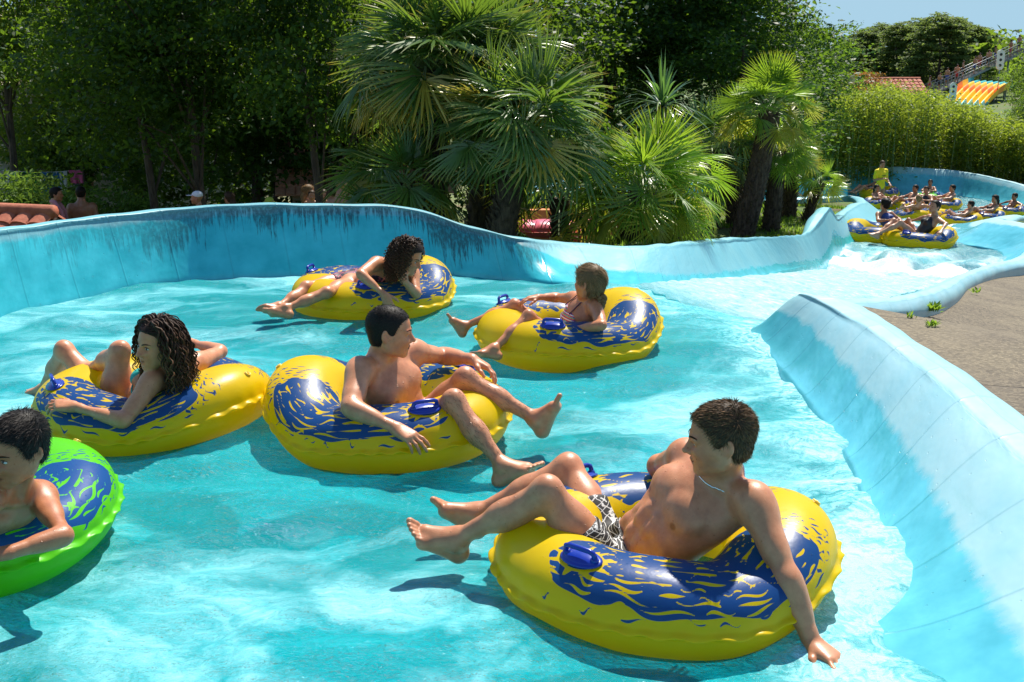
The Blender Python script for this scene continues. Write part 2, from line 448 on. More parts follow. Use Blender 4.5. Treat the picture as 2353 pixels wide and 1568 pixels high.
Z = np.where(ins, level(X, Y) - 1.0, Z + nz * np.where(deckside, .008, .06) - np.where((X > np.interp(Y, np.maximum.accumulate(cr[:, 1]), cr[:, 0]) - .3) & (Y < 23) & (X < 19) & (Y > -3), .35, 0))
idx = np.arange(X.size).reshape(X.shape)
F = np.stack([idx[:-1, :-1], idx[:-1, 1:], idx[1:, 1:], idx[1:, :-1]], -1).reshape(-1, 4)
V = np.stack([X, Y, Z], -1).reshape(-1, 3)
fd = deckside.ravel()[F].all(1)
t = NT('grassy_earth')
p = t.pos()
n1 = t.noise(p, .8, 6, .65); n2 = t.noise(p, 14, 6, .75)
c = t.mix(t.ramp(n2.outputs['Fac'], [(.3, 0.0), (.7, 1.0)]), (.035, .075, .012), (.12, .19, .03))
c = t.mix(t.ramp(n1.outputs['Fac'], [(.5, 0.0), (.66, 1.0)]), c, (.13, .085, .045))
sx_ = t.n('SeparateXYZ', {'Vector': p})
dryf = t.math('MULTIPLY', t.ramp(t.math('MULTIPLY', sx_.outputs['Y'], .01), [(.24, 0.0), (.36, 1.0)]).outputs[0], t.ramp(t.math('MULTIPLY', sx_.outputs['X'], -.02), [(.0, 0.0), (.25, 1.0)]).outputs[0])
c = t.mix(dryf, c, t.mix(n2.outputs['Fac'], (.34, .28, .16), (.52, .45, .28)))
M['earth'] = t.done(t.bsdf(Base_Color=c, Roughness=.95, Normal=t.bump(n2.outputs['Fac'], .8, .05)))
t = NT('exposed_aggregate_concrete')
p = t.pos()
v1 = t.n('TexVoronoi', {'Vector': p, 'Scale': 52.0}); n1 = t.noise(p, 1.1, 5, .6); n2 = t.noise(p, 130, 3, .7)
c = t.mix(t.ramp(v1.outputs['Color'], [(.2, 0.0), (.8, 1.0)]), (.060, .047, .030), (.25, .20, .125))
c = t.mix(t.ramp(n2.outputs['Fac'], [(.35, 0.0), (.6, 1.0)]), (.05, .04, .03), c)
c = t.mix(t.ramp(n1.outputs['Fac'], [(.42, 0.0), (.68, .55)]), c, (.23, .19, .12))
sep = t.n('SeparateXYZ', {'Vector': t.n('VectorMath', {0: t.pos(rot=(0, 0, .25)), 1: t.n('VectorMath', {0: t.noise(p, 2.0, 3).outputs['Color'], 1: (.05, .05, 0)}, operation='MULTIPLY')}, operation='ADD')})
jx = t.ramp(t.math('PINGPONG', sep.outputs['Y'], .75), [(0, 1.0), (.016, 0.0)])
c = t.mix(t.math('MULTIPLY', jx, .8), c, (.05, .042, .034))
c = t.mix(t.ramp(t.noise(p, .6, 3).outputs['Fac'], [(.58, 0.0), (.7, .5)]), c, (.10, .08, .06))
M['aggregate'] = t.done(t.bsdf(Base_Color=c, Roughness=.9, Normal=t.bump(t.math('SUBTRACT', v1.outputs['Distance'], t.math('MULTIPLY', jx, 1.5)), .7, .008)))
def sub(Fs):
    u, inv = np.unique(Fs, return_inverse=True)
    return V[u], inv.reshape(Fs.shape)
v_, f_ = sub(F); o = link('ground', mesh('ground', v_, f_), M['earth']); o['kind'] = 'structure'
cy = np.maximum.accumulate(cr[:, 1]) + np.arange(len(cr)) * 1e-5
dd = np.r_[0, np.geomspace(.05, 16, 46)]
DX = cr[:, 0][:, None] + .13 + dd[None]; DY = np.repeat(cy[:, None], len(dd), 1) - .02 * dd[None]
DZ = np.maximum(terrain(DX, DY), -9) + .004
ddi = np.arange(DX.size).reshape(DX.shape)
f_ = np.stack([ddi[:-1, :-1], ddi[:-1, 1:], ddi[1:, 1:], ddi[1:, :-1]], -1).reshape(-1, 4)
o = link('concrete_deck', mesh('concrete_deck', np.stack([DX, DY, DZ], -1).reshape(-1, 3), f_), M['aggregate']); o['kind'] = 'structure'

# --- pool floor and water
def sheet(xa, xb, ya, yb, sx, fn, poly, grow_by=.0):
    x = np.arange(xa, xb + 1e-6, sx); y = np.arange(ya, yb + 1e-6, sx)
    Xs, Ys = np.meshgrid(x, y); ii = np.arange(Xs.size).reshape(Xs.shape)
    k = inside(grow(poly, grow_by), Xs, Ys)
    Zs = fn(Xs, Ys)
    Fs = np.stack([ii[:-1, :-1], ii[:-1, 1:], ii[1:, 1:], ii[1:, :-1]], -1).reshape(-1, 4)
    Fs = Fs[k.ravel()[Fs].all(1)]
    Vs = np.stack([Xs, Ys, Zs], -1).reshape(-1, 3)
    u, inv = np.unique(Fs, return_inverse=True)
    return Vs[u], inv.reshape(Fs.shape)
def depth_at(x, y):
    t = flow_t(x, y)
    near = np.where((y < 11) & (x < .4), 1.0, 1 - sstep(7.3, 8.6, t))
    d = .44 * near + .4 * sstep(17.95, 18.95, t) * (1 - sstep(23.1, 24.4, t)) + .45 * sstep(33.9, 35.3, t)
    return d + .035
v_, f_ = sheet(-4.6, 20, -2.2, 49.8, .14, lambda x, y: level(x, y) - depth_at(x, y), POLY, -.02)
t = NT('pool_floor_vinyl')
p = t.pos()
c = t.mix(t.ramp(t.noise(p, 1.3, 5, .6).outputs['Fac'], [(.35, 0.0), (.65, 1.0)]), (.10, .62, .70), (.18, .74, .82))
M['floor'] = t.done(t.bsdf(Base_Color=c, Roughness=.6))
o = link('pool_floor', mesh('pool_floor', v_, f_), M['floor']); o['kind'] = 'structure'

def fbm(X, Y, sc, oc, seed, stretch=1.0, ang=0.0):
    """vectorised value noise"""
    r = np.zeros_like(X); amp = 1.0; ca, sa = math.cos(ang), math.sin(ang)
    for k in range(oc):
        g = np.random.default_rng(seed + k).standard_normal((256, 256))
        U = ((X * ca + Y * sa) * sc / stretch) * 2 ** k + 100.3; Vv = (-X * sa + Y * ca) * sc * 2 ** k + 77.7
        i = np.floor(U).astype(int); j = np.floor(Vv).astype(int); a = U - i; b = Vv - j
        a = a * a * a * (a * (a * 6 - 15) + 10); b = b * b * b * (b * (b * 6 - 15) + 10)
        i0, i1, j0, j1 = i % 256, (i + 1) % 256, j % 256, (j + 1) % 256
        r += amp * ((g[i0, j0] * (1 - a) + g[i1, j0] * a) * (1 - b) + (g[i0, j1] * (1 - a) + g[i1, j1] * a) * b)
        amp *= .5
    return r
def near_wave(x, y):
    a = fbm(x, y, 1.1, 1, 11, 1.8, .5) * .026 + fbm(x + .3 * y, y, 2.3, 1, 21, 1.6, -.3) * .014
    a += fbm(x + .05 * fbm(x, y, 3, 2, 5), y + .05 * fbm(x, y, 3, 2, 6), 5.0, 2, 31, 2.2, .35) * .008
    a += (.5 - np.abs(fbm(x, y, 3.4, 1, 47, 1.4, -.5))) * .007
    return a
def water_far(x, y):
    t = flow_t(x, y); h = level(x, y)
    ramp = sstep(8.2, 9.3, t) * (1 - sstep(18.2, 18.7, t)) + sstep(23.8, 24.8, t) * (1 - sstep(34.1, 34.7, t))
    turb = np.exp(-((t - 19.25) / 1.2) ** 2) * .05 + np.exp(-((t - 35.1) / .7) ** 2) * .04
    jump = .10 * np.exp(-((t - 18.75) / .36) ** 2)
    return h + (.018 * (1 - ramp) + turb) * fbm(x, y, 2.4, 4, 61) + ramp * .006 * fbm(x, y, 7, 2, 71, 1.5, .9) + jump
v1_, f1_ = sheet(-4.6, 2.3, -1.2, 11, .034, lambda x, y: level(x, y) + near_wave(x, y) * (1 - sstep(7.7, 9.0, flow_t(x, y)) * (x > .4)) + (x > .4) * sstep(8.2, 9.3, flow_t(x, y)) * .006 * fbm(x, y, 7, 2, 71, 1.5, .9), np.concatenate([POLY]), .0)
# one water sheet for the near pool, one for everything downstream
cut = lambda v, f, keep: f[keep(v[f].mean(1)[:, 0], v[f].mean(1)[:, 1])]
f1_ = cut(v1_, f1_, lambda x, y: (flow_t(x, y) < 8.68) | (x < .4))
v2_, f2_ = sheet(.3, 19, 6.5, 49.8, .08, water_far, POLY, 0)
f2_ = cut(v2_, f2_, lambda x, y: (flow_t(x, y) > 8.6) & ~((y < 11) & (x < .4)))
def water(name, tint, froth_col, kind, turb, turbk):
    t = NT(name)
    p = t.pos(); geo = t.n('NewGeometry')
    warp = t.n('VectorMath', {0: p, 1: t.n('VectorMath', {0: t.noise(p, 1.7, 4, .6).outputs['Color'], 1: (.55, .55, 0)}, operation='MULTIPLY')}, operation='ADD')
    wv = warp.outputs[0]
    if kind == 'near':
        at = t.attr('froth').outputs['Fac']; light_bias = t.attr('light_zones').outputs['Fac']
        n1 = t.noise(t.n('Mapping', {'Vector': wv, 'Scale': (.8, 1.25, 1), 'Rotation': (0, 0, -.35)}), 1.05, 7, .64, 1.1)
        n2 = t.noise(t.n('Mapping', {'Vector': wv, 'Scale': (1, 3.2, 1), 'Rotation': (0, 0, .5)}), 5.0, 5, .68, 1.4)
        # streaky froth that also paints the caustic-like light patches on the water
        froth = t.math('MULTIPLY', t.ramp(t.math('ADD', n1.outputs['Fac'], light_bias), [(.46, 0.0), (.66, 1.0)]).outputs[0], t.ramp(n2.outputs['Fac'], [(.30, .50), (.66, 1.0)]).outputs[0])
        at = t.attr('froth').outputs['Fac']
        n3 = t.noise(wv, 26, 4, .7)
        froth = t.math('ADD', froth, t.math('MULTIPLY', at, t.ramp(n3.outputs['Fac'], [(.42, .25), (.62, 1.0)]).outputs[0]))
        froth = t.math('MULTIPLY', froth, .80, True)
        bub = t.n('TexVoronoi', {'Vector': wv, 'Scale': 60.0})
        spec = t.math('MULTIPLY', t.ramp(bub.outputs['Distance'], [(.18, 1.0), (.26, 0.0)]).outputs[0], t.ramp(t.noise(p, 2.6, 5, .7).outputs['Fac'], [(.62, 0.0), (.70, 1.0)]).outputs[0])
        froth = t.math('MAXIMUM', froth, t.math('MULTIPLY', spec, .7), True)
    else:
        at = t.attr('froth').outputs['Fac']
        n3 = t.noise(t.n('Mapping', {'Vector': p, 'Scale': (1.0, 1.0, 1)}), 6.0, 6, .7, .6)
        n4 = t.noise(t.n('Mapping', {'Vector': p, 'Rotation': (0, 0, .9), 'Scale': (2.2, .8, 1)}), 9.0, 4, .65, .5)
        froth = t.math('MULTIPLY', at, t.ramp(n3.outputs['Fac'], [(.30, .15), (.62, 1.0)]).outputs[0])
        froth = t.math('ADD', t.math('MULTIPLY', at, .35), t.math('MULTIPLY', froth, .8), True)
        froth = t.math('ADD', froth, t.ramp(n4.outputs['Fac'], [(.45, .0), (.75, .30)]).outputs[0], True)
    h = t.math('ADD', t.noise(wv, 9, 4, .6, .5).outputs['Fac'], t.math('MULTIPLY', t.noise(t.n('Mapping', {'Vector': p, 'Scale': (1, 1.9, 1)}), 30, 3, .6, .6).outputs['Fac'], .5))
    gust = t.ramp(t.noise(p, 1.5, 4, .6).outputs['Fac'], [(.48, .06), (.62, .62)])
    h = t.math('ADD', h, t.math('MULTIPLY', t.math('MULTIPLY', t.noise(t.n('Mapping', {'Vector': wv, 'Scale': (1, 1.6, 1), 'Rotation': (0, 0, .3)}), 26, 2, .5, .4).outputs['Fac'], .80), gust))
    nrm = t.bump(h, .85, .085 if kind == 'near' else .06)
    fres = t.n('Fresnel', {'IOR': 1.25, 'Normal': nrm})
    see = t.n('BsdfTransparent', {'Color': tint})
    foam = t.n('BsdfDiffuse', {'Color': t.mix(froth, turb, froth_col)})
    fac = t.math('ADD', t.math('MULTIPLY', froth, 1 - turbk), turbk, True)
    body = t.n('MixShader', {0: fac, 1: see, 2: foam})
    gl = t.n('BsdfGlossy', {'Color': (1, 1, 1), 'Roughness': .22, 'Normal': nrm})
    return t.done(t.n('MixShader', {0: fres, 1: body, 2: gl}))
M['water_near'] = water('pool_water', (.05, .80, .87), (.36, .73, .79), 'near', (.001, .42, .465), .46)
M['water_far'] = water('running_water', (.26, .84, .90), (.60, .74, .76), 'far', (.04, .42, .48), .3)
# froth where the water meets the right-hand bank and where it falls
def edge_dist(x, y):
    b = np.array([[1.09, 3.18], [1.33, 4.0], [1.55, 5.13], [1.61, 6.14], [1.61, 7.66]])
    d = np.full(x.shape, 9.0)
    for a, c in zip(b[:-1], b[1:]):
        ab = c - a; q = np.clip(((x - a[0]) * ab[0] + (y - a[1]) * ab[1]) / (ab @ ab), 0, 1)
        d = np.minimum(d, np.hypot(x - a[0] - q * ab[0], y - a[1] - q * ab[1]))
    return d
x, y = v1_[:, 0].astype(float), v1_[:, 1].astype(float)
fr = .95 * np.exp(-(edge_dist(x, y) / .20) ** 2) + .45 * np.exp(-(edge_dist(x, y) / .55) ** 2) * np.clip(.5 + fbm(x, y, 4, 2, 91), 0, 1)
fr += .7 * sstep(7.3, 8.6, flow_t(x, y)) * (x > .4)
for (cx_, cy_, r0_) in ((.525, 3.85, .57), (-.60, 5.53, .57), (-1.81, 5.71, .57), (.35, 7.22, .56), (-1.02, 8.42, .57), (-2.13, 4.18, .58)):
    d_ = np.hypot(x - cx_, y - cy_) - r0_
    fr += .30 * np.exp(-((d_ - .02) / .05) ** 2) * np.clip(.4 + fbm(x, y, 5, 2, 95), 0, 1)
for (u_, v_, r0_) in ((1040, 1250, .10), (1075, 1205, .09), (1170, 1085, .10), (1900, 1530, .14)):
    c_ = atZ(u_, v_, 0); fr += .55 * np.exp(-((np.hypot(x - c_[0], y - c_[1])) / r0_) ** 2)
# light and shade zones: froth painted thicker on lit patches, thinner in ring shade
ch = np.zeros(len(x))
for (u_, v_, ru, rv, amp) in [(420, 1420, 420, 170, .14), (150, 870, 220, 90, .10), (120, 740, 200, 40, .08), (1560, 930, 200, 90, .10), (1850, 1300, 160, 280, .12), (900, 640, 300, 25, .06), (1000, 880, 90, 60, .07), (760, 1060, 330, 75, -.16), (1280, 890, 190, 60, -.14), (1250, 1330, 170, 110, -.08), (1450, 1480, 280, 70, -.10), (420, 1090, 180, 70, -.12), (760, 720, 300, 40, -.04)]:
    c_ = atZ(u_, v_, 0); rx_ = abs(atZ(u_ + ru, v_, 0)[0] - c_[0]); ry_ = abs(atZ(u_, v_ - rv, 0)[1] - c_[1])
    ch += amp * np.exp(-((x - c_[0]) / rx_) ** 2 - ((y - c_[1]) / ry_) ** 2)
me = mesh('pool_water', v1_, f1_, dict(froth=fr, light_zones=ch))
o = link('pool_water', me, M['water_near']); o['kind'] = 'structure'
x, y = v2_[:, 0].astype(float), v2_[:, 1].astype(float); tt = flow_t(x, y)
fr = .55 * (sstep(8.2, 9.6, tt) * (1 - sstep(17.95, 18.4, tt))) + 1.6 * np.exp(-((tt - 18.75) / .42) ** 2) + .75 * np.exp(-((tt - 19.95) / 1.3) ** 2) * np.clip(.6 + .6 * fbm(x, y, 2.2, 3, 92), 0, 1.3)
fr += .75 * (sstep(23.7, 24.9, tt) * (1 - sstep(34.4, 35.1, tt))) + 1.2 * np.exp(-((tt - 34.8) / .45) ** 2) + .06
o = link('running_water', mesh('running_water', v2_, f2_, dict(froth=fr)), M['water_far']); o['kind'] = 'structure'
# ================================================================ SWIM RINGS
def ring_pattern(nt, npf, R, r, seed):
    """signed distance of the printed splash pattern over (angle round the ring, angle round the tube)"""
    g = np.random.default_rng(seed)
    th = np.linspace(0, 2 * np.pi, nt, endpoint=False); ph = np.linspace(0, 2 * np.pi, npf, endpoint=False); ph = ph - .6 * np.sin(ph)
    TH, PH = np.meshgrid(th, ph, indexing='ij')
    a = np.abs((TH + np.pi) % (2 * np.pi) - np.pi)                 # 0 at the back, pi at the feet
    sgn = np.where(((TH + np.pi) % (2 * np.pi) - np.pi) >= 0, 1, -1)
    U = a * (R + .35 * r); Vv = (np.where(PH > 4.7, PH - 2 * np.pi, PH)) * r    # metres
    best = np.full(TH.shape, 1.0)
    for sd in (1, -1):
        m = sgn == sd; u = U[m]; v = Vv[m]
        u0, u1, v0, v1 = .24, 1.24, .07, .47
        # the blue field, rounded, with a wavy outline that narrows at the front
        wob = .012 * np.sin(u * 23 + sd) + .007 * np.sin(u * 41 + 2) + .006 * np.sin(v * 60 + u * 9)
        cx, cy = (u0 + u1) / 2, (v0 + v1) / 2; hx, hy = (u1 - u0) / 2, (v1 - v0) / 2 * (1 - .45 * sstep(.95, 1.28, u) - .12 * sstep(.35, .2, u))
        qx = np.abs(u - cx) - hx + .09; qy = np.abs(v - cy) - hy + .09
        fld = np.hypot(np.maximum(qx, 0), np.maximum(qy, 0)) + np.minimum(np.maximum(qx, qy), 0) - .09 + wob
        def blob(cu, cv, L, wd, ang, bend):
            du, dv = u - cu, v - cv; c, s_ = math.cos(ang), math.sin(ang)
            x = du * c + dv * s_; y = -du * s_ + dv * c
            k = (np.abs(x) < L + .04) & (np.abs(y) < .06)
            x = x[k]; y = y[k] - bend * np.sin(x / max(L, .01) * 2.8) * .011
            t = np.clip(x / L, -1, 1); w_ = wd * (.62 + .38 * np.sin(t * 2.3 + cu * 50)) * (1 - .35 * t * t)
            return k, np.hypot(x - t * L, y) - w_
        # yellow drops inside
        rows = np.arange(.088, .46, .030)
        for j, rv in enumerate(rows):
            cu = u0 + .03 + g.random() * .06
            while cu < u1 + .02:
                L = .026 + .066 * g.random() ** 1.3; wd = .0052 + .0044 * g.random()
                if g.random() < .10: L = .004; wd = .0075
                slant = (cu - .75) * .22 + g.normal() * .10
                k, d = blob(cu + L, rv + g.normal() * .005, L, wd, slant, g.normal())
                fld[k] = np.maximum(fld[k], -d)
                cu += 2 * L + .030 + .028 * g.random()
        # blue dashes beyond the field, towards the back: across the tube, thinning out
        for i in range(7):
            cu = u0 + .012 - i * .0225
            cv = .05 + g.random() * .02 + .010 * i
            while cv < .43 - .012 * i:
                L = .014 + .020 * g.random(); wd = .0072 - .0005 * i
                k, d = blob(cu + g.normal() * .0025 + .9 * (cv + L - .24) ** 2, cv + L, L, wd, math.pi / 2 - .10 + (cv - .22) * 1.6 + g.normal() * .05, g.normal() * .6)
                fld[k] = np.minimum(fld[k], d); cv += 2 * L + .013 + .007 * g.random()
        # loose blue drops along the two long sides
        for vv in (v0 - .022, v1 + .022):
            cu = u0 + .02
            while cu < u1 - .05:
                L = .012 + .03 * g.random()
                k, d = blob(cu + L, vv + g.normal() * .008, L, .0068, g.normal() * .15, g.normal()); fld[k] = np.minimum(fld[k], d); cu += 2 * L + .03 + .07 * g.random()
        # sun-ray burst round the handle plate
        hu, hv = HANDLE_A * (R + .35 * r), 1.22 * r
        du, dv = u - hu, v - hv; rr = np.hypot(du / 1.55, dv); an = np.arctan2(dv, du / 1.55)
        star = (rr - .060) - .030 * np.clip(np.cos(an * 9 + .5 * np.sin(an * 3)), 0, 1) ** 3
        burst = np.maximum(star, -(rr - .048))
        fld = np.where(rr < .11, np.maximum(fld, -burst), fld)
        best[m] = fld
    return best
HANDLE_A = math.radians(128)
def ring_mesh(name, R=.425, r=.195, rz=.165, nt=620, npf=170, seed=1, lift=.0, sag=0.0, bump_fold=0.0):
    th = np.linspace(0, 2 * np.pi, nt, endpoint=False); ph = np.linspace(0, 2 * np.pi, npf, endpoint=False); ph = ph - .6 * np.sin(ph)
    TH, PH = np.meshgrid(th, ph, indexing='ij')
    a = np.abs((TH + np.pi) % (2 * np.pi) - np.pi)
    seam = np.exp(-(np.sin(PH / 2) * 2 / .40) ** 2)                     # near the outer weld
    fin = np.exp(-(np.sin(PH / 2) * 2 / .045) ** 2)
    scal = TH * 34 + .9 * np.sin(TH * 7) + .7 * np.sin(TH * 3 + 1)
    puck = .5 + .5 * np.cos(scal)
    rr = 1 - .020 * seam * puck * (.6 + .4 * np.sin(TH * 5 + .6))
    pw = lambda c, e: np.sign(c) * np.abs(c) ** e
    X = R + (r * rr) * pw(np.cos(PH), .93) + fin * (.021 + .006 * np.cos(scal))
    Z = rz * rr * pw(np.sin(PH), .93) + fin * .007 * np.cos(scal + 1.0) - fin * .004 
    inn = np.exp(-(np.sin((PH - np.pi) / 2) * 2 / .07) ** 2)
    X = X - inn * .006
    back = np.clip(np.cos(TH), 0, 1)
    X = X * (1 + .03 * back ** 6 - .02 * np.exp(-((a - 1.9) / .5) ** 2))
    Z = Z * (1 - .10 * np.exp(-((a - .95) / .35) ** 2) + .06 * back ** 8)
    Z = Z + lift * (1 - np.cos(np.clip((1.25 - a) / 1.25, 0, 1) * np.pi)) / 2 * (1 + .25 * (np.cos(PH))) - sag * np.exp(-((a - 1.05) / .45) ** 2)
    P = np.stack([X * np.cos(TH), X * np.sin(TH), Z + .0], -1)
    idx = np.arange(nt * npf).reshape(nt, npf)
    F = np.stack([idx, np.roll(idx, -1, 0), np.roll(np.roll(idx, -1, 0), -1, 1), np.roll(idx, -1, 1)], -1).reshape(-1, 4)
    me = mesh(name, P.reshape(-1, 3), F, dict(pat=ring_pattern(nt, npf, R, r, seed).ravel()))
    return me, P
def ring_mat(name, c1, c2, glow):
    t = NT(name)
    pat = t.attr('pat').outputs['Fac']; p = t.pos()
    k = t.ramp(t.math('MULTIPLY_ADD', pat, 100.0), [(.42, 1.0), (.58, 0.0)]); t.set(k.inputs[0].links[0].from_node, 2, .5)
    nz = t.noise(p, 6, 4)
    cc = t.mix(nz.outputs['Fac'], tuple(q * .92 for q in c1), tuple(min(1, q * 1.05) for q in c1))
    col = t.mix(k, cc, c2)
    d = t.n('TexVoronoi', {'Vector': p, 'Scale': 70.0})
    dr = t.math('MULTIPLY', t.ramp(d.outputs['Distance'], [(0, 1.0), (.15, .8), (.22, 0.0)]).outputs[0], t.ramp(d.outputs['Color'], [(.80, 0.0), (.83, 1.0)]).outputs[0])
    h = t.math('ADD', t.math('MULTIPLY', dr, .5), t.math('MULTIPLY', t.noise(p, 14, 3).outputs['Fac'], .5))
    b = t.bsdf(Base_Color=col, Roughness=t.math('SUBTRACT', .36, t.math('MULTIPLY', dr, .22)), Specular_IOR_Level=.38, Normal=t.bump(h, .5, .006))
    tr = t.n('BsdfTranslucent', {'Color': t.mix(k, glow, c2)})
    return t.done(t.n('MixShader', {0: .48, 1: b, 2: tr}))
M['ring'] = ring_mat('printed_yellow_vinyl', (.97, .645, .004), (.012, .085, .33), (1.0, .78, .005))
M['ring_green'] = ring_mat('printed_green_vinyl', (.15, .70, .012), (.010, .10, .40), (.26, .9, .02))
M['ring_valve'] = plain('valve_vinyl', (.85, .55, .05), .3)
M['handle'] = plain('blue_plastic_handle', (.006, .03, .30), .25, .5, .08)
def handle_mesh(z=1.0):
    m = MB()
    m.ball((0, 0, 0), (.098, .056, .014), 28, 8)
    m.ball((0, 0, .006), (.083, .043, .014), 28, 8)
    pts = [(-.066, 0, .0), (-.070, 0, .028), (-.066, 0, .043), (-.050, 0, .050), (0, 0, .051), (.050, 0, .050), (.066, 0, .043), (.070, 0, .028), (.066, 0, .0)]
    k = MB(); k.tube(pts, .0115, 10)
    for sx in (-1, 1): m.ball((sx * .067, 0, .012), (.02, .017, .014), 12, 6)
    return mesh('handle', m.v, m.f), mesh('grip', k.v, k.f)
HANDLE_ME, GRIP_ME = handle_mesh()
_v = MB(); _v.ball((0, 0, 0), (.019, .019, .006), 16, 6); _v.tube([(.013 * math.cos(q * .3927), .013 * math.sin(q * .3927), .006) for q in range(16)], .004, 6, closed=True); _v.ball((0, 0, .006), (.006, .006, .006), 10, 6)
VALVE_ME = mesh('valve', _v.v, _v.f)
def swim_ring(loc, back, label, group, mat='ring', tilt=(0, 0), scale=1.0, me=None, P=None, seed=1, **k):
    if me is None: me, P = ring_mesh('ring_body', seed=seed, **k)
    root = empty('swim_ring', loc, back)
    tag(root, label, 'swim ring', group)
    root.rotation_euler = (tilt[0], tilt[1], back); root.scale = (scale,) * 3
    body = link('ring_body', me, None, None); body.parent = root
    if not me.materials: me.materials.append(M[mat]) ; me.polygons.foreach_set('use_smooth', [True] * len(me.polygons))
    nt, npf = P.shape[:2]
    for sd in (1, -1):
        i = int(round((HANDLE_A * sd) / (2 * np.pi) * nt)) % nt; _p = np.linspace(0, 2 * np.pi, npf, endpoint=False); j = int(np.argmin(np.abs(_p - .6 * np.sin(_p) - 1.22)))
        p = P[i, j]; tu = nrm(P[(i + 3) % nt, j] - P[i - 3, j]); tv = nrm(P[i, j + 2] - P[i, j - 2]); nn = nrm(np.cross(tu, tv))
        hd = link('handle', HANDLE_ME, None, None); hd.parent = root
        if not HANDLE_ME.materials: HANDLE_ME.materials.append(M['handle'])
        HS = .86; tu, tv, nn = tu * HS, tv * HS, nn * HS
        Mx = Matrix([[tu[0], -tv[0], nn[0], p[0] + nn[0] * .004], [tu[1], -tv[1], nn[1], p[1] + nn[1] * .004], [tu[2], -tv[2], nn[2], p[2] + nn[2] * .004], [0, 0, 0, 1]])
        hd.matrix_local = Mx
        gp = link('grip', GRIP_ME, None, None); gp.parent = hd
        if not GRIP_ME.materials: GRIP_ME.materials.append(M['handle'])
    if npf > 100:
        i, j = int(.12 / (2 * np.pi) * nt), int(np.argmin(np.abs(_p - .6 * np.sin(_p) - .80)))
        p = P[i, j]; tu = nrm(P[(i + 3) % nt, j] - P[i - 3, j]); tv = nrm(P[i, j + 2] - P[i, j - 2]); nn = nrm(np.cross(tu, tv))
        va = link('valve', VALVE_ME, None, None); va.parent = root
        if not VALVE_ME.materials: VALVE_ME.materials.append(M['ring_valve'])
        va.matrix_local = Matrix([[tu[0], -tv[0], nn[0], p[0]], [tu[1], -tv[1], nn[1], p[1]], [tu[2], -tv[2], nn[2], p[2]], [0, 0, 0, 1]])
    return root
def nrm(v):
    v = np.asarray(v, float); return v / max(np.linalg.norm(v), 1e-9)
R_ = math.radians
G_NEAR = 'printed swim rings floating in the near pool'
RINGS = dict(
    front=swim_ring((.525, 3.85, .105), R_(-3), 'nearest yellow ring under the man in black swim shorts and neck chain', G_NEAR, seed=3, lift=.06, sag=.02, scale=.945),
    center=swim_ring((-.60, 5.53, .105), R_(168), 'yellow ring holding the dark-haired man in the middle of the pool', G_NEAR, seed=5, lift=.09, sag=.025, scale=.95),
    left=swim_ring((-1.81, 5.71, .105), R_(-26), 'yellow ring at the left carrying the girl with long curly brown hair', G_NEAR, seed=8, lift=.07, sag=.02, scale=.95),
    right=swim_ring((.35, 7.22, .105), R_(24), 'yellow ring under the small girl with the blonde braid', G_NEAR, seed=11, lift=.09, sag=.02, scale=.93),
    back=swim_ring((-1.02, 8.42, .105), R_(40), 'yellow ring farthest back by the wall with a curly-haired girl leaning over it', G_NEAR, seed=14, lift=.07, sag=.02, scale=.95),
    green=swim_ring((-2.13, 4.18, .105), R_(48), 'lime green ring with blue splashes cut off by the left edge', G_NEAR, mat='ring_green', seed=17, lift=.03, scale=.96))
# ================================================================ PEOPLE: one smooth skin per body, grown from blended muscles and bones
def nrm(v):
    v = np.asarray(v, float); return v / max(np.linalg.norm(v), 1e-9)
def frame(fwd, up):
    f = nrm(fwd); u = np.asarray(up, float); u = nrm(u - f * (u @ f)); r = np.cross(f, u)
    return np.stack([r, f, u], 1)
class Field:
    def __init__(s, lo, hi, h):
        s.o = np.asarray(lo, np.float32); s.h = h
        s.n = np.maximum(4, np.ceil((np.asarray(hi) - s.o) / h).astype(int) + 1)
        s.F = np.full(tuple(s.n), 1e3, np.float32)
    def put(s, p, k, op='u', off=0.0):
        lo, hi = prim_box(p); m = max(k, .0) + 3 * s.h + abs(off)
        i0 = np.clip(np.floor((lo - m - s.o) / s.h).astype(int), 0, s.n); i1 = np.clip(np.ceil((hi + m - s.o) / s.h).astype(int) + 1, 0, s.n)
        if (i1 <= i0).any(): return
        x, y, z = [(s.o[a] + s.h * np.arange(i0[a], i1[a], dtype=np.float32)) for a in range(3)]
        d = prim_eval(p, x[:, None, None], y[None, :, None], z[None, None, :]).astype(np.float32) - np.float32(off)
        sl = tuple(slice(a, b) for a, b in zip(i0, i1))
        A = s.F[sl]
        if op == 'u':
            if k > 0:
                hh = np.maximum(k - np.abs(A - d), 0) / k; s.F[sl] = np.minimum(A, d) - hh * hh * (k * .25)
            else: s.F[sl] = np.minimum(A, d)
        else:
            hh = np.maximum(k - np.abs(A + d), 0) / max(k, 1e-6); s.F[sl] = np.maximum(A, -d) + hh * hh * (k * .25)
def prim_box(p):
    if p[0] == 'c':
        a, b, r1, r2 = p[1:5]; r = max(r1, r2); return np.minimum(a, b) - r, np.maximum(a, b) + r
    c, R, rad = p[1:4]; e = np.abs(R) @ np.asarray(rad); return c - e, c + e
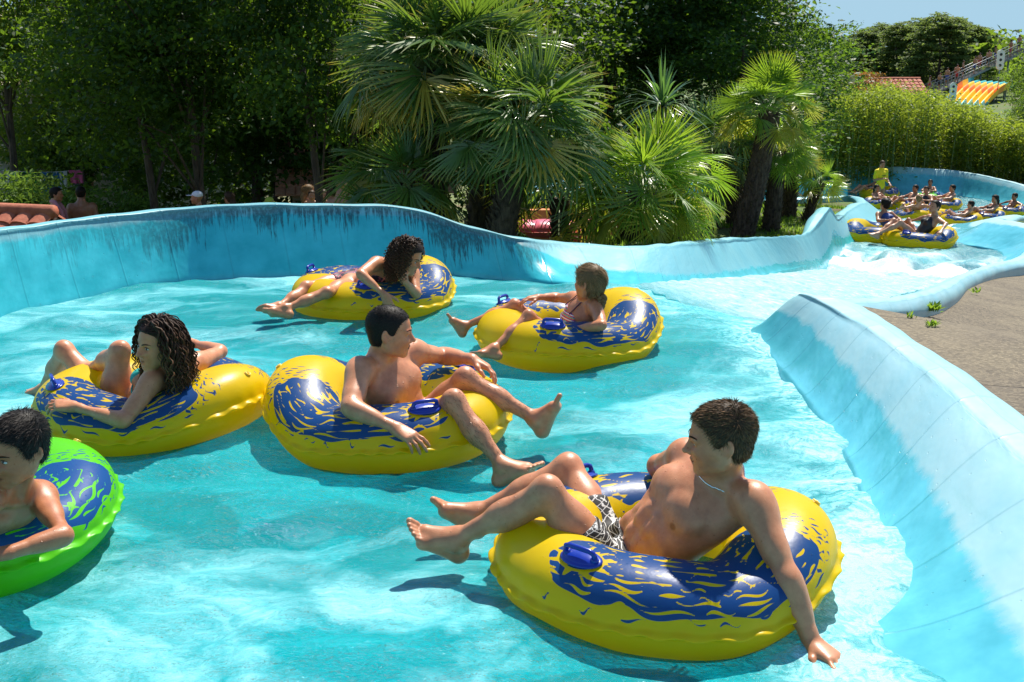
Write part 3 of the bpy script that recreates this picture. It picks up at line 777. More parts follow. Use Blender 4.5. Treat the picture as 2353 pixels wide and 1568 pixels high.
def prim_eval(p, x, y, z):
    if p[0] == 'c':
        a, b, r1, r2 = p[1:5]; ba = b - a; bb = max(float(ba @ ba), 1e-12)
        px_, py_, pz_ = x - a[0], y - a[1], z - a[2]
        t = np.clip((px_ * ba[0] + py_ * ba[1] + pz_ * ba[2]) / bb, 0, 1)
        return np.sqrt((px_ - t * ba[0]) ** 2 + (py_ - t * ba[1]) ** 2 + (pz_ - t * ba[2]) ** 2) - (r1 + (r2 - r1) * t)
    c, R, rad = p[1:4]
    px_, py_, pz_ = x - c[0], y - c[1], z - c[2]
    q = [(px_ * R[0, i] + py_ * R[1, i] + pz_ * R[2, i]) for i in range(3)]
    k0 = np.sqrt(sum((q[i] / rad[i]) ** 2 for i in range(3))); k1 = np.sqrt(sum((q[i] / rad[i] ** 2) ** 2 for i in range(3)))
    return k0 * (k0 - 1) / np.maximum(k1, 1e-6)
def nets(F, o, h):
    s = F < 0
    c8 = [s[i:s.shape[0]-1+i, j:s.shape[1]-1+j, k:s.shape[2]-1+k] for i in (0, 1) for j in (0, 1) for k in (0, 1)]
    cnt = sum(c.astype(np.uint8) for c in c8); act = (cnt > 0) & (cnt < 8)
    I = np.argwhere(act); n = len(I)
    idx = np.full(act.shape, -1, np.int32); idx[act] = np.arange(n)
    acc = np.zeros((n, 3), np.float32); w = np.zeros(n, np.float32)
    for ax in range(3):
        for u in (0, 1):
            for v in (0, 1):
                d0 = np.zeros(3, int); d0[(ax + 1) % 3] = u; d0[(ax + 2) % 3] = v; d1 = d0.copy(); d1[ax] = 1
                a = F[tuple((I + d0).T)]; b = F[tuple((I + d1).T)]; m = (a < 0) != (b < 0)
                t = np.where(m, a / np.where(a == b, 1, a - b), 0)
                p = np.repeat(d0[None].astype(np.float32), n, 0); p[:, ax] = t
                acc += p * m[:, None]; w += m
    V = (I + acc / np.maximum(w, 1)[:, None]) * h + o
    Q = []
    for ax in range(3):
        b, c = (ax + 1) % 3, (ax + 2) % 3
        sa = [slice(1, -1)] * 3; sa[ax] = slice(0, -1); sb = list(sa); sb[ax] = slice(1, None)
        A, B = s[tuple(sa)], s[tuple(sb)]
        for flip in (0, 1):
            E = np.argwhere((A & ~B) if not flip else (~A & B)) + np.array([0 if q == ax else 1 for q in range(3)])
            if not len(E): continue
            q = []
            for (u, v) in ((-1, -1), (0, -1), (0, 0), (-1, 0)):
                e = E.copy(); e[:, b] += u; e[:, c] += v; q.append(idx[tuple(e.T)])
            q = np.stack(q, 1); Q.append(q[:, ::-1] if flip else q)
    return V.astype(np.float32), np.concatenate(Q)
def grow_mesh(groups, h, cut=None, off=0.0):
    """groups: list of (list of prims (p, k, op), k of the group)"""
    bl = [prim_box(p) for g, _ in groups for p, k, op in g if op == 'u']
    lo = np.min([b[0] for b in bl], 0) - .02 - off; hi = np.max([b[1] for b in bl], 0) + .02 + off
    f = Field(lo, hi, h)
    for g, gk in groups:
        for p, k, op in g: f.put(p, k if k is not None else gk, op, off if op == 'u' else -off)
    if cut is not None: f.F = np.maximum(f.F, cut(f))
    f.F[0], f.F[-1] = 1, 1; f.F[:, 0], f.F[:, -1] = 1, 1; f.F[:, :, 0], f.F[:, :, -1] = 1, 1
    return nets(f.F, f.o, h)
def cut_by(prims, invert=False, k=.0):
    def fn(f):
        g = Field(f.o, f.o + (f.n - 1) * f.h, f.h); g.n = f.n; g.F = np.full(tuple(f.n), 1.0, np.float32)
        for p in prims: g.put(p, k)
        return -g.F if invert else g.F
    return fn

class Body:
    def __init__(s, J, size=1.0, thick=1.0, fem=False, fit=0.5, hf=(0, 1, 0), hu=(0, 0, 1), hands=None, feet=None, headsize=None, child=False):
        s.J = {k: np.asarray(v, float) for k, v in J.items()}; s.z = size; s.t = thick; s.fem = fem; s.fit = fit
        s.hs = headsize if headsize else (size ** .5)
        s.HR = frame(hf, hu); s.child = child
        s.torso = []; s.arms = []; s.legs = []; s.head = []; s.ends = []; s.paint = []
        s.hands = hands or {}; s.feet = feet or {}
        s.make()
    def c(s, g, a, b, r1, r2, k=None, op='u'): g.append((('c', np.asarray(a, float), np.asarray(b, float), r1, r2), k, op))
    def e(s, g, c, R, rad, k=None, op='u'): g.append((('e', np.asarray(c, float), R, rad), k, op))
    def make(s):
        J, z, t = s.J, s.z, s.t; f = s.fem
        pel, sn = J['pel'], J['sn']; up = nrm(sn - pel); T = np.linalg.norm(sn - pel)
        R = frame(np.cross(up, J['shR'] - J['shL']), up); s.R = R; rt, fw = R[:, 0], R[:, 1]
        hr = nrm(J['hipR'] - J['hipL']) if 'hipR' in J else rt
        hr = nrm(hr * .7 + rt * .3)
        Rp = frame(np.cross(up, hr), up); s.Rp = Rp
        w = z * t; g = s.torso; K = .055 * z
        sw = np.linalg.norm(J['shR'] - J['shL']) / 2
        hipw = (.165 if f else .158) * w
        s.e(g, pel - up * .01 * z, Rp, (hipw, .105 * w, .12 * z), K)
        s.e(g, pel + up * .33 * T + fw * .005, frame(Rp[:, 1] + R[:, 1], up), ((.125 if f else .142) * w, .092 * w, .14 * z), K)
        s.e(g, pel + up * .64 * T, R, ((.138 if f else .158) * w, .105 * w, .19 * z), K)
        s.e(g, sn - up * .085 * z - fw * .02 * z, R, (min(.165 * w, sw * .98), .09 * w, .10 * z), K)
        for sd, sh in ((1, J['shR']), (-1, J['shL'])):
            m = sn - fw * .035 * z
            s.c(g, m + rt * sd * .03 * z - up * .01, sh - up * .0 * z, .045 * w, .048 * w, .05 * z)        # girdle
            s.c(g, sn + (J['head'] - sn) * .42 - fw * .03 * z, m * .45 + sh * .55 + up * .012 * z, .04 * w, .036 * w, .05 * z)    # trapezius
            s.c(g, pel + up * .52 * T + rt * sd * .10 * w - fw * .03, sh - up * .07 * z - rt * sd * .02 * z - fw * .015 * z, .05 * w, .045 * w, .05 * z)   # lat
            if f and not s.child:
                s.e(g, sn - up * .145 * z + rt * sd * .072 * z + fw * .082 * w, R, (.058 * z, .05 * z, .056 * z), .03 * z)
            elif not f:
                s.e(g, sn - up * .115 * z + rt * sd * .078 * w + fw * .058 * w, R @ Rz(-sd * .25), (.082 * w, .045 * w, .066 * z), (.02 + .012 * (1 - s.fit)) * z)
            s.e(g, pel + Rp[:, 0] * sd * .08 * w - Rp[:, 1] * .06 * w - up * .05 * z, Rp, (.085 * w, .085 * w, .10 * z), .05 * z)
            s.c(g, sn + rt * sd * .02 * z + fw * .028 * z - up * .005, sh * .75 + sn * .25 + fw * .03 * z + up * .012 * z, .010 * z, .010 * z, .03 * z)   # collar bone
        if s.fit > .6:                                                    # belly muscles and ribs
            for i, a in enumerate((.20, .36, .50)):
                for sd in (1, -1):
                    s.e(g, pel + up * a * T + rt * sd * .032 * w + fw * (.086 + .006 * i) * w, R, (.027 * w, .018 * w, .036 * z), .012 * z)
            for sd in (1, -1):
                s.c(g, pel + up * .60 * T + rt * sd * .03 * w + fw * .095 * w, pel + up * .45 * T + rt * sd * .11 * w + fw * .05 * w, .013 * w, .010 * w, .03 * z)
                s.c(g, pel + up * .10 * T + rt * sd * .115 * w + fw * .05 * w, pel + up * .34 * T + rt * sd * .115 * w + fw * .045 * w, .03 * w, .025 * w, .04 * z)
        nb = sn - fw * .035 * z + up * .0
        hb = J['head'] + s.HR @ np.array([0, -.022, -.065]) * s.hs
        nr = (.044 if f else .054) * w * (1 if not s.child else .92)
        s.c(g, nb, hb, nr * 1.08, nr, .05 * z)
        for sd in (1, -1):
            s.c(g, sn + rt * sd * .014 * z + fw * .012, J['head'] + s.HR @ np.array([sd * .058, -.01, -.055]) * s.hs, .011 * z, .014 * z, .03 * z)
        s.navel = pel + up * .235 * T + fw * .105 * w
        s.e(g, s.navel + fw * .008, R, (.007 * z, .02, .012 * z), .012 * z, 's')
        # arms
        for sd, q in ((1, 'R'), (-1, 'L')):
            if 'el' + q not in J: continue
            sh, el, wr = J['sh' + q], J['el' + q], J['wr' + q]; g = s.arms
            ax = nrm(el - sh); fa = nrm(wr - el)
            bend = nrm(np.cross(np.cross(ax, fa), ax) + 1e-4 * fw)
            a1 = (.041 if f else .049) * w
            s.e(g, sh + up * .006 * z + rt * sd * .01 * z + ax * .03 * z, frame(ax, np.cross(ax, rt) + 1e-3), (a1 * 1.22, .085 * z, a1 * 1.2), .05 * z)
            s.c(g, sh, el, a1 * .98, a1 * .76, .05 * z)
            s.e(g, sh + ax * .17 * z + bend * .014 * z, frame(ax, bend), (a1 * .80, .085 * z, a1 * .86), .03 * z)
            s.e(g, sh + ax * .15 * z - bend * .016 * z, frame(ax, bend), (a1 * .80, .10 * z, a1 * .78), .03 * z)
            s.c(g, el - ax * .01, el + fa * .03 * z, a1 * .74, a1 * .78, .03 * z)
            s.c(g, el + fa * .01, wr, a1 * .76, a1 * .52, .03 * z)
            s.e(g, el + fa * .075 * z + bend * .006, frame(fa, bend), (a1 * .84, .085 * z, a1 * .80), .03 * z)
            s.c(g, wr - fa * .03, wr + fa * .004, a1 * .54, a1 * .55, .02 * z)
            if q in s.hands: s.hand(q, wr, fa, **s.hands[q])
        # legs
        for sd, q in ((1, 'R'), (-1, 'L')):
            if 'kn' + q not in J: continue
            hp, kn = J['hip' + q], J['kn' + q]; g = s.legs; ax = nrm(kn - hp)
            an = J.get('an' + q, kn + np.array([0, 0, -.4 * z])); sx = nrm(an - kn)
            back = nrm(np.cross(np.cross(ax, sx), ax) + 1e-4 * fw)       # side the calf folds to
            front = -back
            th = (.083 if f else .080) * w * (.9 if s.child else 1)
            s.c(g, hp + ax * .01, hp + ax * .26 * z, th * 1.06, th * .86, .06 * z)
            s.c(g, hp + ax * .22 * z, kn, th * .88, th * .63, .05 * z)
            s.e(g, hp + ax * .2 * z + front * .022 * z, frame(ax, front), (th * .72, .17 * z, th * .62), .04 * z)
            s.e(g, kn + nrm(front - sx * .4 + ax * .5) * .018 * z, frame(ax, front), (th * .52, .05 * z, th * .46), .03 * z)
            bk2 = nrm(back - sx * (back @ sx)); 
            bk2 = nrm(-ax - sx * ((-ax) @ sx) * 1.0) if abs(ax @ sx) < .97 else bk2
            cf = th * .66
            s.c(g, kn + sx * .02, kn + sx * .2 * z, cf * .92, cf * .82, .04 * z)
            s.c(g, kn + sx * .18 * z, an, cf * .80, cf * .56, .04 * z)
            s.e(g, kn + sx * .135 * z + bk2 * .026 * z, frame(sx, bk2), (cf * .86, .125 * z, cf * .74), .03 * z)
            if q in s.feet: s.foot(q, sd, an, sx, **s.feet[q])
        s.make_head()
    def hand(s, q, wr, fa, dir=None, nrm_=(0, 0, 1), curl=(.25, .35, .3), spread=.12, thumb=.7):
        z = s.z * (.93 if s.fem else 1.0); d = nrm(fa if dir is None else dir); n = np.asarray(nrm_, float); n = nrm(n - d * (n @ d))
        th = np.cross(n, d) if q == 'R' else np.cross(d, n); g = s.ends
        K = .012 * z; base = []
        for i, (o, L) in enumerate(((.029, .094), (.010, .097), (-.010, .092), (-.028, .084))):
            b = wr + (d * L + th * o) * z; base.append(b)
            s.c(g, wr + (d * .012 + th * o * .55) * z, b, .0165 * z, .0125 * z, .018 * z)
        s.e(g, wr + (d * .045 + th * .004 - n * .003) * z, frame(d, n), (.036 * z, .05 * z, .014 * z), .02 * z)
        for i, (L3, r) in enumerate((((.042, .026, .021), .0098), ((.047, .030, .022), .0100), ((.043, .028, .021), .0094), ((.034, .021, .019), .0084))):
            p = base[i]; a = 0.0; sp = (1.5 - i) * spread
            for j, L in enumerate(L3):
                a += curl[j] * (1 + .12 * (i - 1))
                v = nrm((d + th * sp) * math.cos(a) - n * math.sin(a)); e = p + v * L * z
                s.c(g, p, e, r * z * (1 - .09 * j), r * z * (.93 - .09 * j), .006 * z); p = e
        p = wr + (d * .022 + th * .024 - n * .006) * z
        for j, (L, r) in enumerate(((.046, .0150), (.034, .0115), (.027, .0098))):
            v = nrm(d * (.75 + .12 * j) + th * (thumb - .22 * j) - n * (.25 + .1 * j)); e = p + v * L * z
            s.c(g, p, e, r * z, r * .88 * z, .010 * z); p = e
    def foot(s, q, sd, an, sx, dir=(0, 1, 0), toe=.0):
        z = s.z * (.92 if s.fem else 1.0); d = np.asarray(dir, float); u = -sx; d = nrm(d); u = nrm(u - d * (u @ d)); inn = np.cross(u, d) * sd; g = s.ends
        A = lambda a, b, c: an + (d * a + inn * b + u * c) * z
        s.c(g, A(-.01, 0, .01), A(-.045, 0, -.045), .034 * z, .033 * z, .03 * z)
        s.c(g, A(0, .006, .005), A(.10, .014, -.038), .036 * z, .026 * z, .03 * z)
        s.c(g, A(0, -.01, 0), A(.10, -.024, -.052), .034 * z, .019 * z, .03 * z)
        s.c(g, A(-.04, 0, -.052), A(.11, .018, -.055), .028 * z, .022 * z, .025 * z)
        s.c(g, A(-.04, -.01, -.054), A(.10, -.028, -.058), .026 * z, .018 * z, .025 * z)
        s.c(g, A(.10, .022, -.05), A(.10, -.03, -.056), .022 * z, .017 * z, .02 * z)
        s.e(g, A(0, .033, .002), frame(d, u), (.012 * z, .016 * z, .016 * z), .015 * z)
        s.e(g, A(-.005, -.034, -.008), frame(d, u), (.012 * z, .015 * z, .015 * z), .015 * z)
        for i, (o, L, r, b) in enumerate(((.030, .062, .0135, .112), (.010, .056, .0095, .116), (-.006, .050, .0088, .112), (-.021, .043, .0083, .106), (-.034, .036, .0080, .096))):
            a = A(b, o, -.052); v = d * math.cos(toe) + u * math.sin(toe)
            m_ = a + (v * L * .55 + u * .004) * z
            s.c(g, a, m_, r * 1.05 * z, r * .9 * z, .008 * z); s.c(g, m_, m_ + (v * L * .45 - u * .004) * z, r * .95 * z, r * z, .006 * z)
    def hp(s, x, y, z): return s.J['head'] + s.HR @ (np.array([x, y, z]) * s.hs)
    def make_head(s):
        g = s.head; h = s.hs; R = s.HR; f = s.fem or s.child; P = s.hp
        E = lambda c, r, k, op='u', RR=None: s.e(g, P(*c), R if RR is None else R @ RR, tuple(q * h for q in r), k * h, op)
        C = lambda a, b, r1, r2, k, op='u': s.c(g, P(*a), P(*b), r1 * h, r2 * h, k * h, op)
        E((0, -.018, .034), (.076, .097, .086), .0)
        E((0, .012, .030), (.068, .078, .074), .03)
        E((0, .030, -.030), (.058, .060, .078), .03)
        jw = .050 if not f else .045
        for sd in (1, -1):
            C((sd * .056, -.002, -.035), (sd * jw, .012, -.068), .020, .017, .03)
            C((sd * jw, .012, -.068), (sd * .014, .070, -.103), .017, .015, .025)
            C((sd * .050, .030, -.020), (sd * .030, .072, -.028), .020, .020, .03)       # cheek bone
            C((sd * .034, .05, -.055), (sd * .03, .058, -.075), .022, .018, .03)
            E((sd * .033, .100, .001), (.022, .0215, .0150), .012, 's')                      # eye socket
            E((sd * .0325, .0735, .0005), (.0150, .0135, .0125), .004)                     # lids over the eye
            C((sd * .012, .086, .020 if not f else .022), (sd * .046, .072, .022), .0085 if not f else .0065, .008, .012)   # brow
            E((sd * .0135, .097, -.035), (.0100, .0125, .0095), .008)                           # nostril wing
        C((0, .084, .014), (0, .113, -.027), .0085, .0100, .012)
        E((0, .114, -.031), (.0115, .0115, .0100), .008)
        for sd in (1, -1): E((sd * .0065, .111, -.043), (.004, .006, .0045), .004, 's')
        E((0, .072, -.067), (.030, .022, .024), .02)                                          # muzzle
        C((-.022, .083, -.0635), (0, .0945, -.0608), .0050, .0060, .008); C((0, .0945, -.0608), (.022, .083, -.0635), .0060, .0050, .008)
        C((-.016, .083, -.0745), (.016, .083, -.0745), .006, .006, .006); E((0, .0893, -.0750), (.016, .0068, .0072), .008)
        C((-.024, .0915, -.0680), (.024, .0915, -.0680), .0024, .0024, .004, 's')
        E((0, .076, -.101), (.018 if f else .021, .016, .015), .014)
        if not f: E((0, .083, .014), (.05, .012, .010), .014)
        for sd in (1, -1):                                                                     # ears
            RR = Rz(sd * .45)
            E((sd * .079, -.016, -.004), (.009, .020, .031), .008, 'u', RR)
            E((sd * .087, -.012, .002), (.006, .010, .015), .005, 's', RR)
            E((sd * .074, -.004, -.026), (.007, .009, .010), .006)
            E((sd * .078, .002, -.006), (.006, .006, .009), .006)
    def groups(s):
        gr = [(s.torso, .05), (s.legs, .05), (s.arms, .05)]
        return gr + [([(p, (k if k is not None else .02) if i else .03, op) for i, (p, k, op) in enumerate(s.head)], .02), (s.ends, .012)]
def Rz(a):
    c, n = math.cos(a), math.sin(a); return np.array([[c, -n, 0], [n, c, 0], [0, 0, 1.0]])
def Rx(a):
    c, n = math.cos(a), math.sin(a); return np.array([[1.0, 0, 0], [0, c, -n], [0, n, c]])

def skin_material():
    t = NT('skin')
    a = t.attr('tone').outputs['Color']; p = t.pos()
    n1 = t.noise(p, 22, 5, .6); n2 = t.noise(p, 260, 3, .6)
    c = t.mix(t.ramp(n1.outputs['Fac'], [(.3, 0.0), (.7, 1.0)]), (.80, .70, .66), (1.08, 1.05, 1.04))
    col = t.mix(1.0, a, c, 'MULTIPLY')
    d = t.n('TexVoronoi', {'Vector': p, 'Scale': 62.0})
    dr = t.math('MULTIPLY', t.ramp(d.outputs['Distance'], [(0, 1.0), (.16, .8), (.22, 0.0)]).outputs[0], t.ramp(d.outputs['Color'], [(.72, 0.0), (.75, 1.0)]).outputs[0])
    h = t.math('ADD', t.math('MULTIPLY', n2.outputs['Fac'], .16), t.math('MULTIPLY', dr, .9))
    b = t.bsdf(Base_Color=col, Roughness=t.math('SUBTRACT', .40, t.math('MULTIPLY', dr, .3)), Specular_IOR_Level=.5, Normal=t.bump(h, .6, .006), Subsurface_Weight=.10, Subsurface_Scale=.012)
    b.inputs['Subsurface Radius'].default_value = (1, .35, .2)
    return t.done(b)
M['skin'] = skin_material()
def hair_material():
    t = NT('hair')
    a = t.attr('tone').outputs['Color']
    return t.done(t.bsdf(Base_Color=a, Roughness=.55, Specular_IOR_Level=.16))
M['hair'] = hair_material()
M['eye_white'] = plain('eye_white', (.46, .42, .39), .2)
M['iris'] = plain('iris', (.035, .02, .012), .08)
def paint_skin(b, V, base, tan=None):
    """base colour with lips, brows, nipples, redder knees and cheeks, plus painted eye-socket shade and a face tint against cool light"""
    n = len(V); colr = np.repeat(np.asarray(base, np.float32)[None], n, 0)
    def blob(c, r, co, st, R=None):
        nonlocal colr
        d = V - np.asarray(c, np.float32)
        if R is not None: d = d @ R
        q = np.sqrt(((d / np.asarray(r)) ** 2).sum(1)); m = (st * (1 - sstep(.55, 1.0, q)))[:, None].astype(np.float32)
        colr = colr * (1 - m) + np.asarray(co, np.float32) * m
    base = np.asarray(base); red = base * np.array([1.0, .70, .66]); h = b.hs; R = b.HR
    for sd in (1, -1):
        blob(b.hp(sd * .045, .06, -.035), (.032 * h, .04 * h, .028 * h), red, .45, R)
        blob(b.hp(sd * .082, -.012, -.002), (.022 * h, .03 * h, .042 * h), red, .5, R)
        blob(b.hp(sd * .0325, .078, .006), (.022 * h, .016 * h, .014 * h), base * .42, .65, R)  # shade of the eye sockets, painted into the skin tone
    blob(b.hp(0, .04, -.01), (.10 * h, .10 * h, .14 * h), base * np.array([1.0, .74, .60]), .85, R)  # face painted warmer to offset the cool light from water and leaves
    blob(b.hp(0, .108, -.03), (.018 * h,) * 3, red, .5, R)
    lip = base * np.array([.70, .34, .33])
    blob(b.hp(0, .092, -.062), (.025 * h, .014 * h, .008 * h), lip, .8, R); blob(b.hp(0, .090, -.0755), (.021 * h, .013 * h, .009 * h), lip, .8, R)
    blob(b.hp(0, .096, -.0680), (.025 * h, .012 * h, .0035 * h), base * .18, .9, R)
    if not b.fem:
        fw, rt, up = b.R[:, 1], b.R[:, 0], b.R[:, 2]
        for sd in (1, -1):
            c = b.J['sn'] - up * .165 * b.z + rt * sd * .098 * b.z * b.t + fw * .10 * b.z * b.t
            blob(c, (.016 * b.z, .06, .016 * b.z), base * np.array([.42, .27, .25]), .85, b.R)
    for q in 'RL':
        if 'kn' + q in b.J: blob(b.J['kn' + q], (.075 * b.z,) * 3, red, .22)
        if 'el' + q in b.J: blob(b.J['el' + q], (.05 * b.z,) * 3, red, .25)
    return colr, blob
BROW = (.018, .012, .008)
def brow_mesh(b, mb, sd):
    if True:
        for i in range(46):
            a = i / 45; x = sd * (.012 + .038 * a); zz = .0195 + .006 * math.sin(a * 2.6) ; y = (.0965 if b.fem or b.child else .1005) - .020 * a ** 1.6
            p = b.hp(x, y + .001, zz); q = b.hp(x + sd * .008, y - .0015, zz + .003 * (1 - a)); n_ = b.HR[:, 2] * .0034 * b.hs
            mb.add([p - n_, p + n_, q], [(0, 1, 2)])
def eyes(b, parent):
    for sd in (1, -1):
        m = MB(); c = b.hp(sd * .0325, .0775, .0008); RR = Matrix(b.HR.tolist()); h = b.hs
        m.ball(c, (.0135 * h, .0118 * h, .0068 * h), 14, 10, RR, 0)
        e_ = m.build('eye', M['eye_white'], parent); m = MB()
        m.ball(b.hp(sd * .0325 + b.gaze, .0845, .0006), (.0072 * h, .0052 * h, .0064 * h), 10, 8, RR, 0)
        m.build('iris', M['iris'], e_)
    for sd in (1, -1):                                                    # lashes: a thin dark upper lid line
        m = MB()
        pts = [b.hp(sd * (.0195 + .026 * a), .0855 + .004 * math.sin(a * 3.14) - .007 * a, .0045 + .0052 * math.sin(a * 3.14)) for a in np.linspace(0, 1, 8)]
        m.tube(pts, .0015 * h, 5)
        m.build('eyelashes', M['iris'], parent)

def hair_colors(n, col, var, tip=None, seed=3):
    g = np.random.default_rng(seed); c = np.asarray(col)[None] * (1 + var * g.standard_normal((n, 1)))
    return np.clip(c, .002, 1)
def strands(name, roots, dirs, length, width, col, parent, tipcol=None, curl=.0, seg=2, seed=5, var=.35):
    g = np.random.default_rng(seed); n = len(roots)
    V = []; Fq = []; C_ = []
    side = np.cross(dirs, g.standard_normal((n, 3))); side /= np.linalg.norm(side, axis=1)[:, None]
    L = length * (.65 + .7 * g.random((n, 1))); base = hair_colors(n, col, var, seed=seed)
    tip = base if tipcol is None else hair_colors(n, tipcol, var, seed=seed + 1)
    rows = []
    for k in range(seg + 1):
        a = k / seg; ctr = roots + dirs * L * a + np.array([0, 0, -1.0]) * (L * a * a * curl)
        wd = width * (1 - a * .85)
        rows.append((ctr - side * wd, ctr + side * wd, base * (1 - a) + tip * a))
    V = np.concatenate([np.stack([r[0], r[1]], 1).reshape(-1, 3) for r in rows]); C_ = np.concatenate([np.repeat(r[2], 2, 0) for r in rows])
    i = np.arange(n) * 2; Fq = np.concatenate([np.stack([i + 2*n*k, i + 1 + 2*n*k, i + 1 + 2*n*(k+1), i + 2*n*(k+1)], 1) for k in range(seg)])
    return V, Fq, C_
def scalp_mesh(b, h, thick=.010, line=None, k=.02):
    """hair cap: the skull grown by the hair's thickness, cut along the hairline"""
    ys = [-.14, -.07, -.035, -.022, -.008, .004, .02, .034, .05, .075, .11]
    zs = line or [-.075, -.07, -.06, -.035, .018, -.018, -.02, .030, .062, .078, .085]
    hs = b.hs; R = b.HR
    pr = [(('e', b.hp(0, -.018, .034), R, tuple(q * hs for q in (.076 + thick, .097 + thick, .086 + thick))), 0, 'u'),
          (('e', b.hp(0, .012, .030), R, tuple(q * hs for q in (.068 + thick, .078 + thick * .9, .074 + thick))), .03, 'u'),
          (('e', b.hp(0, -.035, -.035), R, tuple(q * hs for q in (.062 + thick * .6, .058 + thick, .055))), .03, 'u')]
    def cut(f):
        x, y, z = [(f.o[a] + f.h * np.arange(f.n[a])) - b.J['head'][a] for a in range(3)]
        ly = (x[:, None, None] * R[0, 1] + y[None, :, None] * R[1, 1] + z[None, None, :] * R[2, 1]) / hs
        lz = (x[:, None, None] * R[0, 2] + y[None, :, None] * R[1, 2] + z[None, None, :] * R[2, 2]) / hs
        return ((np.interp(ly, ys, zs) - lz) * hs).astype(np.float32)
    return grow_mesh([(pr, .02)], h, cut)
def vnormals(V, F):
    a, b_, c, d = [V[F[:, i]] for i in range(4)]; n = np.cross(c - a, d - b_)
    N = np.zeros_like(V)
    for i in range(4): np.add.at(N, F[:, i], n)
    return N / np.maximum(np.linalg.norm(N, axis=1), 1e-9)[:, None]
def short_hair(b, parent, col, tip, h=.004, length=.018, count=5000, thick=.008, line=None, seed=3, stick=.16, mess=.22):
    V, F = scalp_mesh(b, h, thick, line); N = vnormals(V, F)
    g = np.random.default_rng(seed)
    lf = -b.HR[:, 1] * .5 + b.HR[:, 2] * .1
    sel = g.choice(len(V), count); out = ((V - b.J['head']) * N).sum(1)[sel] > 0; sel = sel[out]
    local = (V[sel] - b.J['head']) @ b.HR
    flow = b.HR[:, 1][None] * np.clip((local[:, 1:2] / b.hs + .055) * 14, -.4, .75) + b.HR[:, 2][None] * np.clip((.075 - local[:, 2:3] / b.hs) * -14, -1.0, 0)
    flow -= N[sel] * (flow * N[sel]).sum(1)[:, None]; flow /= np.maximum(np.linalg.norm(flow, axis=1), .3)[:, None]
    d = N[sel] * stick + flow + g.standard_normal((len(sel), 3)) * mess; d /= np.linalg.norm(d, axis=1)[:, None]
    sv, sf, sc = strands('hair', V[sel] - N[sel] * .002, d, length * b.hs, .0012 * b.hs, col, parent, tip, seed=seed)
    nb = len(V); me = mesh('hair', np.concatenate([V, sv]), np.concatenate([F, sf + nb]), dict(tone=np.concatenate([hair_colors(nb, np.asarray(col) * .8, .2), sc])))
    return link('hair', me, M['hair'], parent)
def curl_hair(b, parent, col, tip, n=220, length=.3, rad=.010, coil=.011, turns=7, h=.006, seed=4, face_gap=.55, thick=.016, sag=1.0, back_bias=0.0, line=None, gravity=(0, 0, -1), front=.075, lift=.35):
    V, F = scalp_mesh(b, h, thick, line); N = vnormals(V, F); g = np.random.default_rng(seed)
    cand = g.permutation(len(V)); loc = (V - b.J['head']) @ b.HR / b.hs
    m = MB(); cols = [hair_colors(len(V), np.asarray(col) * .7, .2)]; gv = nrm(gravity); cnt = 0
    for i in cand:
        if cnt >= n: break
        if ((V[i] - b.J['head']) @ N[i]) < 0.02 or loc[i, 1] > front or (loc[i, 1] > .02 and loc[i, 2] < .045): continue
        cnt += 1; p = V[i] - N[i] * .004; L = length * (.55 + .6 * g.random()) * (1 if loc[i, 1] < .02 else .75); k = 40
        fl = gv * .8 - b.HR[:, 1] * (.35 + 7 * max(0, loc[i, 1])) + b.HR[:, 0] * (.9 * np.sign(loc[i, 0]) if loc[i, 1] > -.02 else .3 * np.sign(loc[i, 0])); fl = fl - N[i] * (fl @ N[i])
        d = nrm(nrm(fl) + N[i] * lift + g.standard_normal(3) * .12); pts = []; ph = g.random() * 6.28; tw = (1 if g.random() > .5 else -1) * turns * (.7 + .6 * g.random()) * L / .3
        step = L / k
        for j in range(k):
            a = j / (k - 1); d = nrm(d + gv * (.11 * sag) + g.standard_normal(3) * .035)
            q = p - b.J['head']; lq = (q @ b.HR) / b.hs
            rr = np.sqrt((lq[0] / .095) ** 2 + ((lq[1] + .012) / .112) ** 2 + ((lq[2] - .02) / .11) ** 2)
            if rr < 1.0: d = nrm(d + nrm(q) * .55)
            if lq[1] > .045 and abs(lq[0]) < .075: d = nrm(d - b.HR[:, 1] * .5 + b.HR[:, 0] * np.sign(lq[0]) * .25)
            p = p + d * step
            e1 = nrm(np.cross(d, [.3, .5, .8])); e2 = np.cross(d, e1); cr = coil * min(1, max(0, a * 2.2 - .12)) * b.hs
            pts.append(p + (e1 * math.cos(ph + tw * 6.28 * a) + e2 * math.sin(ph + tw * 6.28 * a)) * cr)
        n0 = m.n; m.tube(pts, [rad * b.hs * (1 - .72 * (j / (k - 1)) ** 1.5) * (.75 + .5 * (i % 7) / 7) for j in range(k)], 4, False)
        bc = hair_colors(1, col, .3, seed=int(i))[0]; tc = hair_colors(1, tip, .3, seed=int(i) + 9)[0]
        aa = np.repeat(np.linspace(0, 1, k), 4)[:, None] ** 1.5
        cols.append(bc * (1 - aa) + tc * aa)
    nb = len(V); tv = np.array(m.v); fq = [tuple(int(x) for x in f) for f in F] + [tuple(x + nb for x in f) for f in m.f]
    me = mesh('hair', np.concatenate([V, tv]), fq, dict(tone=np.concatenate(cols)))
    return link('hair', me, M['hair'], parent)

